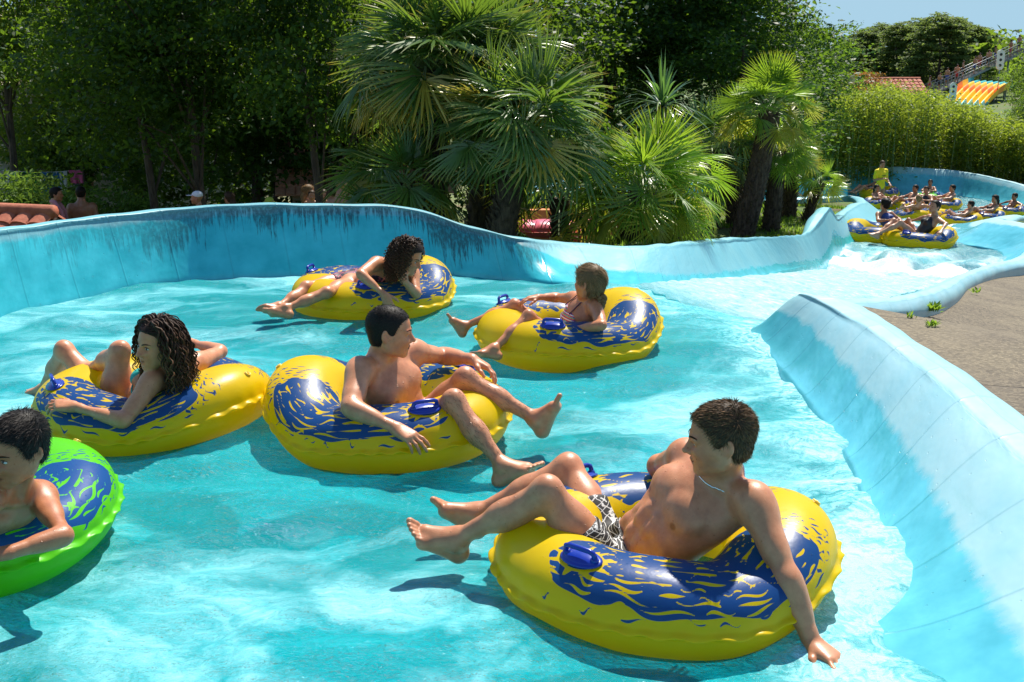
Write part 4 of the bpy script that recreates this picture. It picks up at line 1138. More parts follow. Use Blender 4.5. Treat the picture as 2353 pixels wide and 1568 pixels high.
def person(b, label, skin, group=None, h=.006, eye=True, gaze=0.0, brow=BROW, post=None):
    V, F = grow_mesh(b.groups(), h)
    b.gaze = gaze
    colr, blob = paint_skin(b, V, skin)
    if post: colr = post(V, colr, blob)
    O = b.J['pel'].astype(np.float32)
    o = link('person', mesh('person', V - O, F, dict(tone=colr)), M['skin'])
    o.location = tuple(map(float, O))
    bpy.context.view_layer.update()
    tag(o, label, 'person', group)
    if eye:
        eyes(b, o)
        for sd in (1, -1):
            m = MB(); brow_mesh(b, m, sd)
            me = mesh('eyebrow', m.v, m.f, dict(tone=np.repeat(np.array([brow]), len(m.v), 0))); link('eyebrow', me, M['hair'], o)
    return o
def garment(b, name, parent, mat, mask, use=('torso', 'legs'), off=.005, h=.006, invert=None):
    gr = [(getattr(b, u), .05) for u in use]
    f0 = cut_by(mask)
    cut = f0 if invert is None else (lambda f: np.maximum(f0(f), cut_by(invert, True)(f)))
    V, F = grow_mesh(gr, h, cut, off)
    N = vnormals(V, F)
    return link(name, mesh(name, V, F), mat, parent)
# ================================================================ THE SIX NEAR SWIMMERS
BL = dict(sn=.50, sh=.185, he=.21, el=.30, wr=.26, hi=.10, kn=.43, an=.42)
def pose(s, items):
    J = {}
    for it in items:
        k = it[0]
        if it[1] == 'w': J[k] = np.array(it[2:5], float); continue
        par, u, v, mode = it[1:5]
        J[k] = atY(u, v, it[5]) if mode == 'y' else solve(J[par], u, v, BL[k[:2]] * s, mode)
    return J
def toward(J, a, u, v, y): return nrm(atY(u, v, y) - J[a])
# ---- the nearest man
J = pose(.96, [('pel', 'w', .40, 3.86, .02), ('sn', 'pel', 1625, 1102, 'y', 3.78), ('shL', 'sn', 1730, 1150, 'y', 3.64), ('shR', 'sn', 1580, 1052, 'y', 3.96), ('head', 'sn', 1655, 1008, 'y', 3.70),
 ('elL', 'shL', 1810, 1332, 'y', 3.45), ('wrL', 'elL', 1866, 1478, 'y', 3.37), ('elR', 'shR', 1512, 1072, 'y', 4.24), ('wrR', 'w', .72, 4.40, .27), ('hipL', 'w', .35, 3.77, .03), ('hipR', 'w', .365, 3.95, .03),
 ('knL', 'hipL', 1258, 1130, -1), ('knR', 'hipR', 1306, 1076, 1), ('anL', 'knL', 1046, 1240, 1), ('anR', 'knR', 1092, 1182, 1)])
b = Body(J, .98, 1.0, fit=.9, hf=(-1.0, .06, -.10), hu=(-.02, -.05, 1), hands=dict(L=dict(dir=(.50, -.74, -.13), nrm_=(.25, -.2, .95), curl=(.12, .18, .15), spread=.28), R=dict(nrm_=(0, .2, 1))),
         feet=dict(L=dict(dir=(-.75, -.1, .42), toe=.25), R=dict(dir=(-.72, .05, .5), toe=.25)), headsize=1.02)
SK_MAN = (.54, .24, .12)
def post_man(V, c, blob):
    for k in ('shL', 'shR', 'elL', 'elR', 'wrL', 'wrR'): blob(J[k], (.30, .30, .30), np.array((.43, .165, .072)), .6)
    blob(J['head'], (.17, .17, .19), np.array((.46, .20, .105)), .5)
    for k in ('hipL', 'hipR', 'knL', 'knR', 'anL', 'anR'): blob(J[k], (.34, .34, .34), np.array((.62, .385, .25)), .75)
    return c
o_man = person(b, 'young man in black and white swim shorts and silver neck chain, arm in water', SK_MAN, 'swimmers sitting in the near rings', h=.0045, post=post_man)
HB = (.050, .028, .014)
short_hair(b, o_man, HB, (.20, .105, .045), length=.021, count=11000, thick=.007, seed=3, stick=.14, mess=.16)
# swim shorts with a printed plaid and blossoms, white drawstring
t = NT('printed_swim_shorts'); p = t.pos()
w1 = t.n('TexWave', {'Vector': t.n('Mapping', {'Vector': p, 'Rotation': (.4, .9, .5)}), 'Scale': 24.0, 'Distortion': 2.5}, wave_profile='SIN'); w2 = t.n('TexWave', {'Vector': t.n('Mapping', {'Vector': p, 'Rotation': (1.2, -.6, 1.9)}), 'Scale': 17.0, 'Distortion': 2.5})
vo = t.noise(p, 20, 4, .65)
k = t.math('MAXIMUM', t.math('MAXIMUM', t.ramp(w1.outputs['Fac'], [(.955, 0.0), (.985, 1.0)]).outputs[0], t.ramp(w2.outputs['Fac'], [(.955, 0.0), (.985, 1.0)]).outputs[0]), t.ramp(vo.outputs['Fac'], [(.60, 0.0), (.63, 1.0)]).outputs[0])
M['shorts'] = t.done(t.bsdf(Base_Color=t.mix(k, (.012, .012, .013), (.62, .62, .60)), Roughness=.7))
up = b.R[:, 2]
msk = [('c', J['pel'] - up * .12, J['pel'] + up * .10, .24, .22), ('c', J['hipL'], J['hipL'] + nrm(J['knL'] - J['hipL']) * .15, .13, .125), ('c', J['hipR'], J['hipR'] + nrm(J['knR'] - J['hipR']) * .15, .13, .125)]
cutoff = [('e', J['pel'] + up * .31, b.R, (.4, .4, .185))]
garment(b, 'swim_shorts', o_man, M['shorts'], msk, off=.009, h=.005, invert=cutoff)
mb = MB(); c0 = J['pel'] + up * .085 + b.Rp[:, 1] * .135
M['cord'] = plain('white_cord', (.75, .75, .73), .6)
for a in (-.02, .015):
    mb.tube([c0 + b.Rp[:, 0] * a * q * 2 + b.Rp[:, 1] * (.012 * math.sin(q * 3) + .03 * q) - up * .10 * q for q in np.linspace(0, 1, 8)], .0062, 6)
mb.tube([c0 + b.Rp[:, 0] * .02 * math.sin(q) + up * .018 * math.cos(q) * 1.2 + b.Rp[:, 1] * .01 for q in np.linspace(0, 6, 14)], .006, 6)
mb.build('drawstring', M['cord'], o_man)
# neck chain
M['silver'] = plain('silver', (.75, .75, .74), .2, .5, .1, metal=1.0)
me_ = o_man.data; BV = np.zeros(len(me_.vertices) * 3, np.float32); me_.vertices.foreach_get('co', BV); BV = BV.reshape(-1, 3) + np.array(o_man.location)
BV = BV[np.linalg.norm(BV - J['sn'], axis=1) < .24]
nb = J['sn'] - b.R[:, 1] * .03; hb = b.hp(0, -.02, -.06); ax = nrm(hb - nb); ctr = nb * .48 + hb * .52
n1 = nrm(b.R[:, 1] - ax * (ax @ b.R[:, 1])); n2 = np.cross(ax, n1); n1 = nrm(n1 - ax * .36); n3 = np.cross(n1, n2)     # hangs lower in front
rel = BV - ctr; k_ = np.abs(rel @ n3) < .008; an = np.arctan2(rel[k_] @ n2, rel[k_] @ n1); ra = np.hypot(rel[k_] @ n2, rel[k_] @ n1)
rad_ = np.array([np.min(np.r_[ra[np.abs((an - a + np.pi) % (2 * np.pi) - np.pi) < .09], .098]) for a in np.linspace(-np.pi, np.pi, 121)[:-1]])
rad_ = np.array([np.median(np.take(rad_, range(i - 3, i + 4), mode='wrap')) for i in range(120)])
mb = MB(); pts = [ctr + (n1 * math.cos(a) + n2 * math.sin(a)) * (r_ + .004 + .0012 * (-1) ** i) for i, (a, r_) in enumerate(zip(np.linspace(-np.pi, np.pi, 121)[:-1], rad_))]
mb.tube(pts, [.0048 if i % 2 else .0032 for i in range(120)], 6, closed=True)
mb.build('neck_chain', M['silver'], o_man)

# ---- the man in the middle
J = pose(.92, [('pel', 'w', -.51, 5.46, .0), ('sn', 'pel', 889, 836, 'y', 5.42), ('shR', 'sn', 829, 850, 'y', 5.27), ('shL', 'sn', 943, 810, 'y', 5.57), ('head', 'sn', 896, 762, 'y', 5.36),
 ('elR', 'shR', 805, 938, 'y', 5.05), ('wrR', 'elR', 908, 984, 'y', 5.0), ('elL', 'shL', 1018, 818, 'y', 5.80), ('wrL', 'elL', 1084, 826, 'y', 5.64), ('hipR', 'w', -.455, 5.37, .0), ('hipL', 'w', -.445, 5.55, .0),
 ('knR', 'hipR', 1042, 922, -1), ('knL', 'hipL', 1068, 870, -1), ('anR', 'knR', 1158, 1074, -1), ('anL', 'knL', 1234, 964, 1)])
b = Body(J, .96, 1.0, fit=.55, hf=(1.0, .05, -.12), hu=(.05, -.05, 1), hands=dict(R=dict(dir=(.6, -.35, -.22), nrm_=(.1, -.4, .9), curl=(.35, .35, .25), spread=.15), L=dict(dir=(.8, -.2, -.35), nrm_=(.35, .1, .9), curl=(.35, .5, .4), spread=.25)),
         feet=dict(R=dict(dir=(.72, -.15, .35), toe=.1), L=dict(dir=(.42, -.05, .88), toe=.1)), headsize=1.0)
def post_c(V, c, blob):
    blob(J['head'], (.17, .17, .19), np.array((.49, .225, .125)), .5)
    for k in ('shL', 'elL', 'wrL', 'elR', 'wrR'): blob(J[k], (.28, .28, .28), np.array((.52, .26, .15)), .5)
    g = np.random.default_rng(2)
    return c
o_c = person(b, 'lean man with cropped dark hair sitting in the middle ring and looking right', (0.572, 0.259, 0.134), 'swimmers sitting in the near rings', h=.005, post=post_c)
short_hair(b, o_c, (.014, .010, .008), (.05, .032, .022), length=.010, count=9000, thick=.004, seed=5, stick=.25, mess=.16)
V_, F_ = grow_mesh([(b.legs, .05)], .008)
g = np.random.default_rng(11); N_ = vnormals(V_, F_)                    # dark hair on the shins
low = np.minimum(np.linalg.norm(V_ - (J['knR'] * .3 + J['anR'] * .7), axis=1), np.linalg.norm(V_ - (J['knL'] * .3 + J['anL'] * .7), axis=1)) < .33
sel = g.choice(np.argwhere(low).ravel(), 1500)
dn = np.where((np.linalg.norm(V_[sel] - J['anR'], axis=1) < np.linalg.norm(V_[sel] - J['anL'], axis=1))[:, None], nrm(J['anR'] - J['knR']), nrm(J['anL'] - J['knL']))
d_ = N_[sel] * .25 + dn + g.standard_normal((len(sel), 3)) * .25; d_ /= np.linalg.norm(d_, axis=1)[:, None]
sv, sf, sc = strands('leg_hair', V_[sel], d_, .022, .0006, (.03, .018, .012), None)
link('leg_hair', mesh('leg_hair', sv, sf, dict(tone=sc)), M['hair'], o_c)
M['navy_cloth'] = plain('dark_swim_cloth', (.015, .016, .03), .7)
up = b.R[:, 2]
garment(b, 'swim_shorts', o_c, M['navy_cloth'], [('c', J['pel'] - up * .12, J['pel'] + up * .05, .24, .20), ('c', J['hipL'], J['hipL'] + nrm(J['knL'] - J['hipL']) * .1, .13, .13), ('c', J['hipR'], J['hipR'] + nrm(J['knR'] - J['hipR']) * .1, .13, .13)], off=.008, h=.007, invert=[('e', J['pel'] + up * .28, b.R, (.4, .4, .18))])

# ---- the small girl with the braid
J = pose(.76, [('pel', 'w', .31, 7.14, .03), ('sn', 'pel', 1342, 694, 'y', 7.04), ('shL', 'sn', 1367, 708, 'y', 6.93), ('shR', 'sn', 1320, 688, 'y', 7.20), ('head', 'sn', 1356, 650, 'y', 6.98),
 ('elL', 'shL', 1384, 748, -1), ('wrL', 'elL', 1314, 757, 'y', 6.80), ('elR', 'shR', 1280, 684, 1), ('wrR', 'elR', 1238, 683, 'y', 7.26), ('hipL', 'w', .27, 7.07, .03), ('hipR', 'w', .25, 7.21, .03), ('knL', 'hipL', 1215, 728, -1), ('knR', 'hipR', 1184, 703, -1), ('anL', 'knL', 1133, 803, -1), ('anR', 'knR', 1066, 750, -1)])
b = Body(J, .80, .92, fem=True, child=True, hf=(-.75, .65, .02), hu=(0, -.05, 1), hands=dict(L=dict(dir=(-.75, .1, -.12), nrm_=(0, -.2, 1), curl=(.2, .25, .2), spread=.2), R=dict(dir=(-.7, -.2, -.05), nrm_=(0, 0, 1), curl=(.25, .3, .2), spread=.25)),
         feet=dict(L=dict(dir=(-.8, -.2, .15), toe=.1), R=dict(dir=(-.55, -.05, .75), toe=.1)), headsize=.93)
o_r = person(b, 'girl with a blonde braid and striped bikini top seen from behind, legs over the ring', (0.537, 0.224, 0.103), 'swimmers sitting in the near rings', h=.0055)
def long_hair_cap(b, o, col, tip, seed):
    line = [-.10, -.10, -.095, -.08, -.05, -.01, .005, .035, .06, .076, .085]
    return short_hair(b, o, col, tip, length=.05, count=8000, thick=.007, line=line, seed=seed, stick=-.02, mess=.04)
long_hair_cap(b, o_r, (.17, .10, .045), (.34, .21, .10), 6)
def braid(b, parent, start, end, rad, col, tip, n=60, bow=.02):
    m = MB(); cols = []
    d = end - start; L = np.linalg.norm(d); d = d / L; e1 = nrm(np.cross(d, [.2, .9, .1])); e2 = np.cross(d, e1)
    for k in range(3):
        pts = []; rs = []
        for i in range(n):
            a = i / (n - 1); ph = a * L / .062 * 2 * math.pi + k * 2 * math.pi / 3; tp = (1 - .55 * a)
            pts.append(start + d * L * a + (e1 * math.sin(ph) * rad * .95 + e2 * math.sin(2 * ph) * rad * .5) * tp - e2 * bow * math.sin(a * 3.1)); rs.append(rad * .72 * tp)
        m.tube(pts, rs, 8); cols.append(np.repeat((np.asarray(col) * (1 - np.linspace(0, 1, n)[:, None] * .4) + np.asarray(tip) * np.linspace(0, 1, n)[:, None] * .4), 8, 0) * (1 + .18 * np.sin(np.arange(n * 8) * 1.7))[:, None])
    me = mesh('braid', m.v, m.f, dict(tone=np.concatenate(cols))); return link('braid', me, M['hair'], parent)
braid(b, o_r, b.hp(.0, -.10, -.07), atY(1377, 722, 6.86), .021, (.15, .09, .04), (.26, .16, .07))
def stripes(name, cols, scale, rot):
    t = NT(name); w_ = t.n('TexWave', {'Vector': t.n('Mapping', {'Vector': t.pos(), 'Rotation': rot}), 'Scale': scale, 'Distortion': .4}, wave_profile='SAW')
    r = t.ramp(w_.outputs['Fac'], [(i / len(cols), c) for i, c in enumerate(cols)]); r.color_ramp.interpolation = 'CONSTANT'
    return t.done(t.bsdf(Base_Color=r, Roughness=.6))
M['striped'] = stripes('striped_swim_cloth', [(.55, .03, .10), (.75, .72, .68), (.25, .03, .25), (.70, .20, .05), (.05, .42, .40)], 9.0, (0, 1.4, 0))
def bikini(b, o, mat, strapmat, strap=.0035, bottoms=True):
    J = b.J; up, rt, fw = b.R[:, 2], b.R[:, 0], b.R[:, 1]; z = b.z
    ms = [('e', J['sn'] - up * .15 * z + rt * sd * .062 * z + fw * .09 * z, b.R, (.066 * z, .07 * z, .062 * z)) for sd in (1, -1)]
    garment(b, 'bikini_top', o, mat, ms, use=('torso',), off=.004, h=.0055)
    m = MB()
    for sd in (1, -1):
        m.tube([J['sn'] - up * .10 * z + rt * sd * .06 * z + fw * .105 * z, J['sn'] + rt * sd * .05 * z + fw * .055 * z + up * .012 * z, J['sn'] + (J['head'] - J['sn']) * .30 + rt * sd * .045 * z - fw * .02 * z, J['sn'] + (J['head'] - J['sn']) * .32 - fw * .085 * z], strap, 6)
    rr = .150 * z * b.t
    m.tube([J['sn'] - up * .20 * z + rt * math.cos(a) * rr * 1.04 + fw * (math.sin(a) * rr * .78 + .0) for a in np.linspace(0, 2 * math.pi, 28)[:-1]], strap * 1.2, 6, closed=True)
    m.build('bikini_strap', strapmat, o)
    if bottoms:
        garment(b, 'bikini_bottoms', o, mat, [('e', J['pel'] - up * .04 * z, b.Rp, (.25 * z, .2 * z, .10 * z))], off=.005, h=.007)
M['plum'] = plain('plum_strap', (.05, .012, .05), .6)
bikini(b, o_r, M['striped'], M['plum'])

# ---- the curly-haired girl leaning out of the ring at the back
J = pose(.82, [('pel', 'w', -1.12, 8.34, .19), ('sn', 'pel', 908, 616, 'y', 8.06), ('shR', 'sn', 866, 606, 'y', 7.97), ('shL', 'sn', 946, 626, 'y', 8.13), ('head', 'sn', 936, 590, 'y', 7.93),
 ('elR', 'shR', 828, 630, 'y', 7.76), ('wrR', 'elR', 882, 676, 'y', 7.70), ('elL', 'shL', 957, 676, 'y', 7.98), ('wrL', 'elL', 930, 648, 'y', 7.86), ('hipR', 'w', -1.17, 8.26, .20), ('hipL', 'w', -1.17, 8.41, .20), ('knR', 'hipR', 752, 672, 'y', 7.86), ('knL', 'hipL', 706, 660, 'y', 8.10), ('anR', 'knR', 655, 710, 'y', 7.70), ('anL', 'knL', 640, 706, 'y', 7.84)])
b = Body(J, .86, .92, fem=True, child=True, hf=(.75, -.25, -.35), hu=(.25, -.1, 1), hands=dict(R=dict(dir=(.35, -.15, -.75), nrm_=(-.2, -.8, .3), curl=(.15, .2, .15)), L=dict(dir=(-.25, -.1, .6), nrm_=(.2, -.9, .2), curl=(.6, .8, .6))),
         feet=dict(R=dict(dir=(-.9, -.1, .15), toe=.0), L=dict(dir=(-.9, -.1, .2), toe=.0)), headsize=.96)
o_b = person(b, 'girl with short dark curls and dark printed bikini leaning over the rearmost near ring', (0.572, 0.251, 0.121), 'swimmers sitting in the near rings', h=.0055)
curl_hair(b, o_b, (.020, .010, .006), (.11, .05, .022), n=700, length=.16, rad=.0050, coil=.0105, turns=11, thick=.018, seed=7, sag=.9, front=.075, lift=.8)
t = NT('dark_printed_bikini'); nz_ = t.noise(t.pos(), 28, 3, .6, .6)
r_ = t.ramp(nz_.outputs['Fac'], [(0, (.02, .012, .03)), (.52, (.45, .08, .12)), (.58, (.03, .015, .04)), (.66, (.5, .30, .35))]); r_.color_ramp.interpolation = 'CONSTANT'
M['dark_print'] = t.done(t.bsdf(Base_Color=r_, Roughness=.6))
M['coral'] = plain('coral_strap', (.85, .16, .13), .6)
bikini(b, o_b, M['dark_print'], M['coral'], .005)

# ---- the girl with long curly hair on the left
J = pose(.92, [('pel', 'w', -1.98, 5.76, .0), ('sn', 'pel', 396, 856, 'y', 5.50), ('shL', 'sn', 350, 876, 'y', 5.34), ('shR', 'sn', 446, 836, 'y', 5.66), ('head', 'sn', 362, 790, 'y', 5.38),
 ('elL', 'shL', 284, 968, 'y', 5.14), ('wrL', 'elL', 172, 935, 'y', 5.22), ('elR', 'shR', 508, 808, 'y', 5.92), ('wrR', 'elR', 440, 788, 'y', 6.06), ('hipL', 'w', -2.03, 5.68, .01), ('hipR', 'w', -2.05, 5.84, .01), ('knL', 'hipL', 276, 806, -1), ('anL', 'knL', 206, 852, 1), ('knR', 'w', -2.36, 6.0, .30), ('anR', 'w', -2.58, 6.2, .02)])
b = Body(J, .92, .95, fem=True, hf=(-.64, -.76, -.06), hu=(.03, -.1, 1), hands=dict(L=dict(dir=(-.75, -.05, .1), nrm_=(-.1, -.45, .9), curl=(.4, .55, .4), spread=.15), R=dict(dir=(-.6, .2, .2), nrm_=(0, .3, .9))), feet=dict(L=dict(dir=(-.8, .2, .1)), R=dict(dir=(-.8, .2, .1))), headsize=.95)
o_l = person(b, 'young woman with long wet brown curls looking left, hugging the left yellow ring', (0.591, 0.263, 0.134), 'swimmers sitting in the near rings', h=.005, gaze=-.002)
curl_hair(b, o_l, (.030, .014, .008), (.13, .06, .025), n=820, length=.31, rad=.0050, coil=.0085, turns=5, thick=.007, seed=9, sag=1.6, front=.09, lift=.28)
M['teal_cloth'] = plain('teal_swim_cloth', (.02, .35, .30), .6)
bikini(b, o_l, M['teal_cloth'], M['teal_cloth'], .004)

# ---- the boy in the green ring
J = pose(.82, [('pel', 'w', -2.06, 3.95, .04), ('sn', 'pel', 40, 1140, 'y', 3.80), ('shL', 'sn', 92, 1138, 'y', 3.92), ('shR', 'sn', -30, 1152, 'y', 3.66), ('head', 'sn', 40, 1030, 'y', 3.72), ('elL', 'shL', 147, 1232, 'y', 3.66), ('wrL', 'elL', 28, 1268, 'y', 3.54), ('elR', 'w', -1.92, 3.42, .30), ('wrR', 'w', -2.05, 3.3, .28), ('hipL', 'w', -2.14, 4.03, .04), ('hipR', 'w', -2.14, 3.87, .04), ('knL', 'w', -2.42, 4.0, .27), ('knR', 'w', -2.42, 3.82, .27), ('anL', 'w', -2.7, 3.9, .05), ('anR', 'w', -2.7, 3.7, .05)])
b = Body(J, .80, .95, child=True, fit=.3, hf=(-.46, -.80, -.20), hu=(.06, -.16, 1), hands=dict(L=dict(dir=(-.8, -.3, -.05), nrm_=(0, -.2, 1), curl=(.2, .3, .2))), headsize=.97)
o_y = person(b, 'dark-haired boy in the green ring at the left edge, looking down', (0.430, 0.174, 0.080), 'swimmers sitting in the near rings', h=.005)
short_hair(b, o_y, (.010, .008, .007), (.045, .035, .03), length=.024, count=9000, thick=.009, seed=8, stick=.12, mess=.18)
# ================================================================ PLANTS
def leafmat(name, c1, c2, glow, k=.45, rough=.45, tipc=None, spec=.4):
    t = NT(name)
    a = t.attr('var').outputs['Fac']
    col = t.mix(a, c1, c2)
    if tipc: col = t.mix(t.attr('tip').outputs['Fac'], col, tipc)
    b = t.bsdf(Base_Color=col, Roughness=rough, Specular_IOR_Level=spec)
    gl = t.mix(a, glow, tuple(min(1, q * 1.3) for q in glow))
    if tipc: gl = t.mix(t.attr('tip').outputs['Fac'], gl, tipc)
    return t.done(t.n('MixShader', {0: k, 1: b, 2: t.n('BsdfTranslucent', {'Color': gl})}))
M['palm'] = leafmat('palm_leaf', (.035, .095, .022), (.09, .17, .04), (.22, .36, .03), .34, .30, (.62, .42, .05), .55)
M['palm_blue'] = leafmat('grey_green_palm_leaf', (.035, .10, .036), (.09, .17, .06), (.16, .32, .05), .30, .30, (.42, .40, .10), .55)
M['palm_lime'] = leafmat('bright_palm_leaf', (.06, .15, .018), (.12, .22, .03), (.34, .52, .03), .46, .32, (.60, .50, .06), .5)
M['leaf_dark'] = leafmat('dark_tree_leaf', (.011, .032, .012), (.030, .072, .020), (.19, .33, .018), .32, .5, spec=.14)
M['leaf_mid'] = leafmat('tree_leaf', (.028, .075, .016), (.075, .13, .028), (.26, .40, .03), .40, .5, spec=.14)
M['pine'] = leafmat('pine_needles', (.050, .095, .030), (.13, .17, .055), (.22, .30, .06), .38, .6, spec=.14)
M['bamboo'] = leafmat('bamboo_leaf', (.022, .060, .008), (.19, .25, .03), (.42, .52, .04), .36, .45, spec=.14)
M['juniper'] = leafmat('juniper_sprays', (.045, .11, .020), (.12, .20, .035), (.22, .36, .04), .30, .55, spec=.14)
M['rust'] = leafmat('rusty_leaf', (.16, .075, .015), (.26, .13, .025), (.40, .20, .03), .35, .5, spec=.14)
M['grass'] = leafmat('grass_blade', (.06, .14, .012), (.15, .23, .03), (.30, .46, .04), .42, .5, spec=.14)
def bark(name, a, b_, sc):
    t = NT(name); p = t.pos(); nz = t.noise(t.n('Mapping', {'Vector': p, 'Scale': (1, 1, .3)}), sc, 6, .7)
    return t.done(t.bsdf(Base_Color=t.mix(t.ramp(nz.outputs['Fac'], [(.35, 0.0), (.65, 1.0)]), a, b_), Roughness=.9, Normal=t.bump(nz.outputs['Fac'], .9, .04)))
M['bark'] = bark('bark', (.030, .022, .016), (.10, .075, .052), 9)
M['palm_bark'] = bark('palm_fibre', (.022, .014, .009), (.12, .080, .050), 26)
M['stem'] = plain('leaf_stalk', (.16, .22, .07), .5)

def fan_leaf(L, n, spread, droop, g, fold=.018):
    """one palm fan with its hub at the origin, lying along +Y with its face towards +Z"""
    V = []; F = []; tip = []
    for i in range(n):
        a = (i / (n - 1) - .5) * spread + g.normal() * .035; jz = g.normal() * .07; rad = L * (.82 + .18 * math.cos(a * .55)) * (.93 + .1 * g.random())
        w = rad * math.sin(spread / n * .55) * .36
        pts = []
        for k, q in enumerate((.04, .28, .55, .80, 1.0)):
            dz = -droop * rad * (q ** 2.6) * (.55 + .75 * abs(a) / (spread / 2)) + (.03 * rad if k == 1 else 0) + jz * rad * q ** 1.5
            pts.append(np.array([math.sin(a) * rad * q, math.cos(a) * rad * q, dz + .10 * rad * q * (abs(a) / (spread / 2)) ** 2]))
        side = np.array([math.cos(a), -math.sin(a), 0.0]); n0 = len(V)
        ws = (.12, .80, .92, .50, 0.0)
        for k in range(5):
            hw = w * ws[k]
            V += [pts[k] - side * hw - np.array([0, 0, fold * ws[k]]), pts[k] + np.array([0, 0, fold * ws[k] * .4]), pts[k] + side * hw - np.array([0, 0, fold * ws[k]])]
            tp = 0 if k < 3 else (.15 if k == 3 else .8); tip += [tp] * 3
        for k in range(4):
            o = n0 + 3 * k
            F += [(o, o + 1, o + 4, o + 3), (o + 1, o + 2, o + 5, o + 4)]
    return np.array(V), F, np.array(tip)
def palm_crown(nl, L, pet, g, elev=(-.5, 1.35), n=26, spread=3.5, droop=.32, dead=.22):
    Vs = []; Fs = []; var = []; tip = []; mi = []; off = 0
    base = [fan_leaf(1.0, n, spread, droop * q, g) for q in (.6, 1.0, 1.7)]
    for i in range(nl):
        az = i * 2.39996 + g.normal() * .2; u = (i + .5) / nl
        el = elev[1] + (elev[0] - elev[1]) * u ** .8 + g.normal() * .12
        d = np.array([math.cos(az) * math.cos(el), math.sin(az) * math.cos(el), math.sin(el)])
        pl = pet * (.75 + .5 * g.random()); sc = L * (.78 + .4 * g.random())
        # stalk bends down a little
        p0 = d * .06; p1 = d * pl * .6 + np.array([0, 0, .02]); p2 = d * pl + np.array([0, 0, -.16 * pl * math.cos(el)])
        m = MB(); m.tube([p0, p1, p2], [.014, .009, .007], 4, False)
        Vs.append(np.array(m.v)); Fs += [tuple(q + off for q in f) for f in m.f]; off += m.n; var += [.5] * m.n; tip += [0] * m.n; mi += [1] * len(m.f)
        dd = nrm(p2 - p1); lean = dd * .9 + np.array([0, 0, -.25 * u])
        up = np.array([0, 0, 1.0]) if el < 1.1 else np.array([math.cos(az), math.sin(az), .3])
        R = frame(lean, nrm(up - dd * .3 + g.standard_normal(3) * .45))
        bv, bf, bt = base[int(g.integers(0, 3))]
        Vs.append((bv * sc) @ R.T + p2); Fs += [tuple(q + off for q in f) for f in bf]; off += len(bv)
        vv = np.clip(.5 + g.normal() * .3, 0, 1); var += [vv] * len(bv); mi += [0] * len(bf)
        tk = .35 + .65 * (g.random() < .35); bt2 = bt * tk
        if g.random() < dead * (u > .6) * 2: bt2 = np.clip(bt2 + .55, 0, 1)
        tip += list(bt2)
    return np.concatenate(Vs), Fs, np.array(var), np.array(tip), mi
def palm_trunk(pts, r, g, boots=True):
    m = MB(); pts = [np.asarray(p, float) for p in pts]; n = 14; P = []
    for i in range(n):
        a = i / (n - 1); q = pts[0] * (1 - a) ** 2 + 2 * pts[1] * a * (1 - a) + pts[2] * a * a; P.append(q)
    m.tube(P, [r * (1.12 - .22 * (i / (n - 1)) + (.10 if i > n - 3 else 0)) for i in range(n)], 12)
    if boots:
        L = np.linalg.norm(pts[2] - pts[0]); k = int(L / .05) * 8
        for j in range(k):
            a = (j + g.random()) / k; i = min(int(a * (n - 1)), n - 2); q = P[i] + (P[i + 1] - P[i]) * (a * (n - 1) - i)
            az = j * 2.39996 + g.normal() * .3; d = np.array([math.cos(az), math.sin(az), 0]); t_ = np.array([-d[1], d[0], 0])
            rr = r * (1.10 - .22 * a); w_ = .022 + .02 * g.random(); h_ = .05 + .06 * g.random(); o = .03 + .045 * g.random()
            b0 = q + d * rr * .9; m.add([b0 - t_ * w_, b0 + t_ * w_, b0 + t_ * w_ * .6 + d * o + [0, 0, h_], b0 - t_ * w_ * .6 + d * o + [0, 0, h_], b0 - [0, 0, .02], b0 + d * o * .7 + [0, 0, h_ * .5]], [(0, 1, 2, 3), (0, 3, 5, 4), (1, 4, 5, 2), (3, 2, 5)])
    return m
def palm(base, top, r, nl, L, pet, label, seed, mat='palm', group=None, bend=0.0, name='fan_palm', cat='palm tree', **k):
    g = np.random.default_rng(seed); base = np.asarray(base, float); top = np.asarray(top, float)
    root = empty(name, base); tag(root, label, cat, group)
    if r > 0:
        mid = (base + top) / 2 + np.array([bend, 0, 0])
        tm = palm_trunk([base - [0, 0, .15], mid, top], r, g); o = tm.build('trunk', M['palm_bark'], None, False); o.parent = root; o.location = tuple(-base)
    V, F, var, tip, mi = palm_crown(nl, L, pet, g, **k)
    me = mesh('crown', V, F, dict(var=var, tip=tip)); me.polygons.foreach_set('material_index', mi)
    o = link('crown', me, [M[mat], M['stem']], None, False); o.parent = root; o.location = tuple(top - base)
    return root
def gz(x, y): return float(terrain(np.array([x]), np.array([y]))[0])
def foot(u, y, dz=0.0):
    """a point on the ground at depth y in the direction of column u"""
    z = -1.0
    for _ in range(6):
        q = atY(u, 400, y); x = (u - 1176.5) / 2700 * ((np.array([0, y, z - HC])) @ _F); z = gz(x, y)
    return np.array([x, y, z + dz])
GP = 'fan palms planted behind the wave pool wall'
def crown_at(u, v, y): return atY(u, v, y)
palm(foot(1012, 13.0), crown_at(985, 165, 13.0), .15, 54, .68, .55, 'tallest fan palm of the middle clump, its crown reaching above the picture', 21, 'palm', GP, elev=(-.30, 1.4))
palm(foot(1088, 13.6), crown_at(1120, 180, 13.6), .14, 50, .64, .55, 'fan palm with yellow-tipped leaves in the middle of the clump, between two thick trunks', 22, 'palm', GP, elev=(-.25, 1.4))
palm(foot(1118, 12.3), crown_at(1200, 318, 12.2), .15, 42, .60, .52, 'leaning fan palm with a shaggy trunk at the front of the clump', 23, 'palm', GP, bend=-.05, elev=(-.10, 1.35))
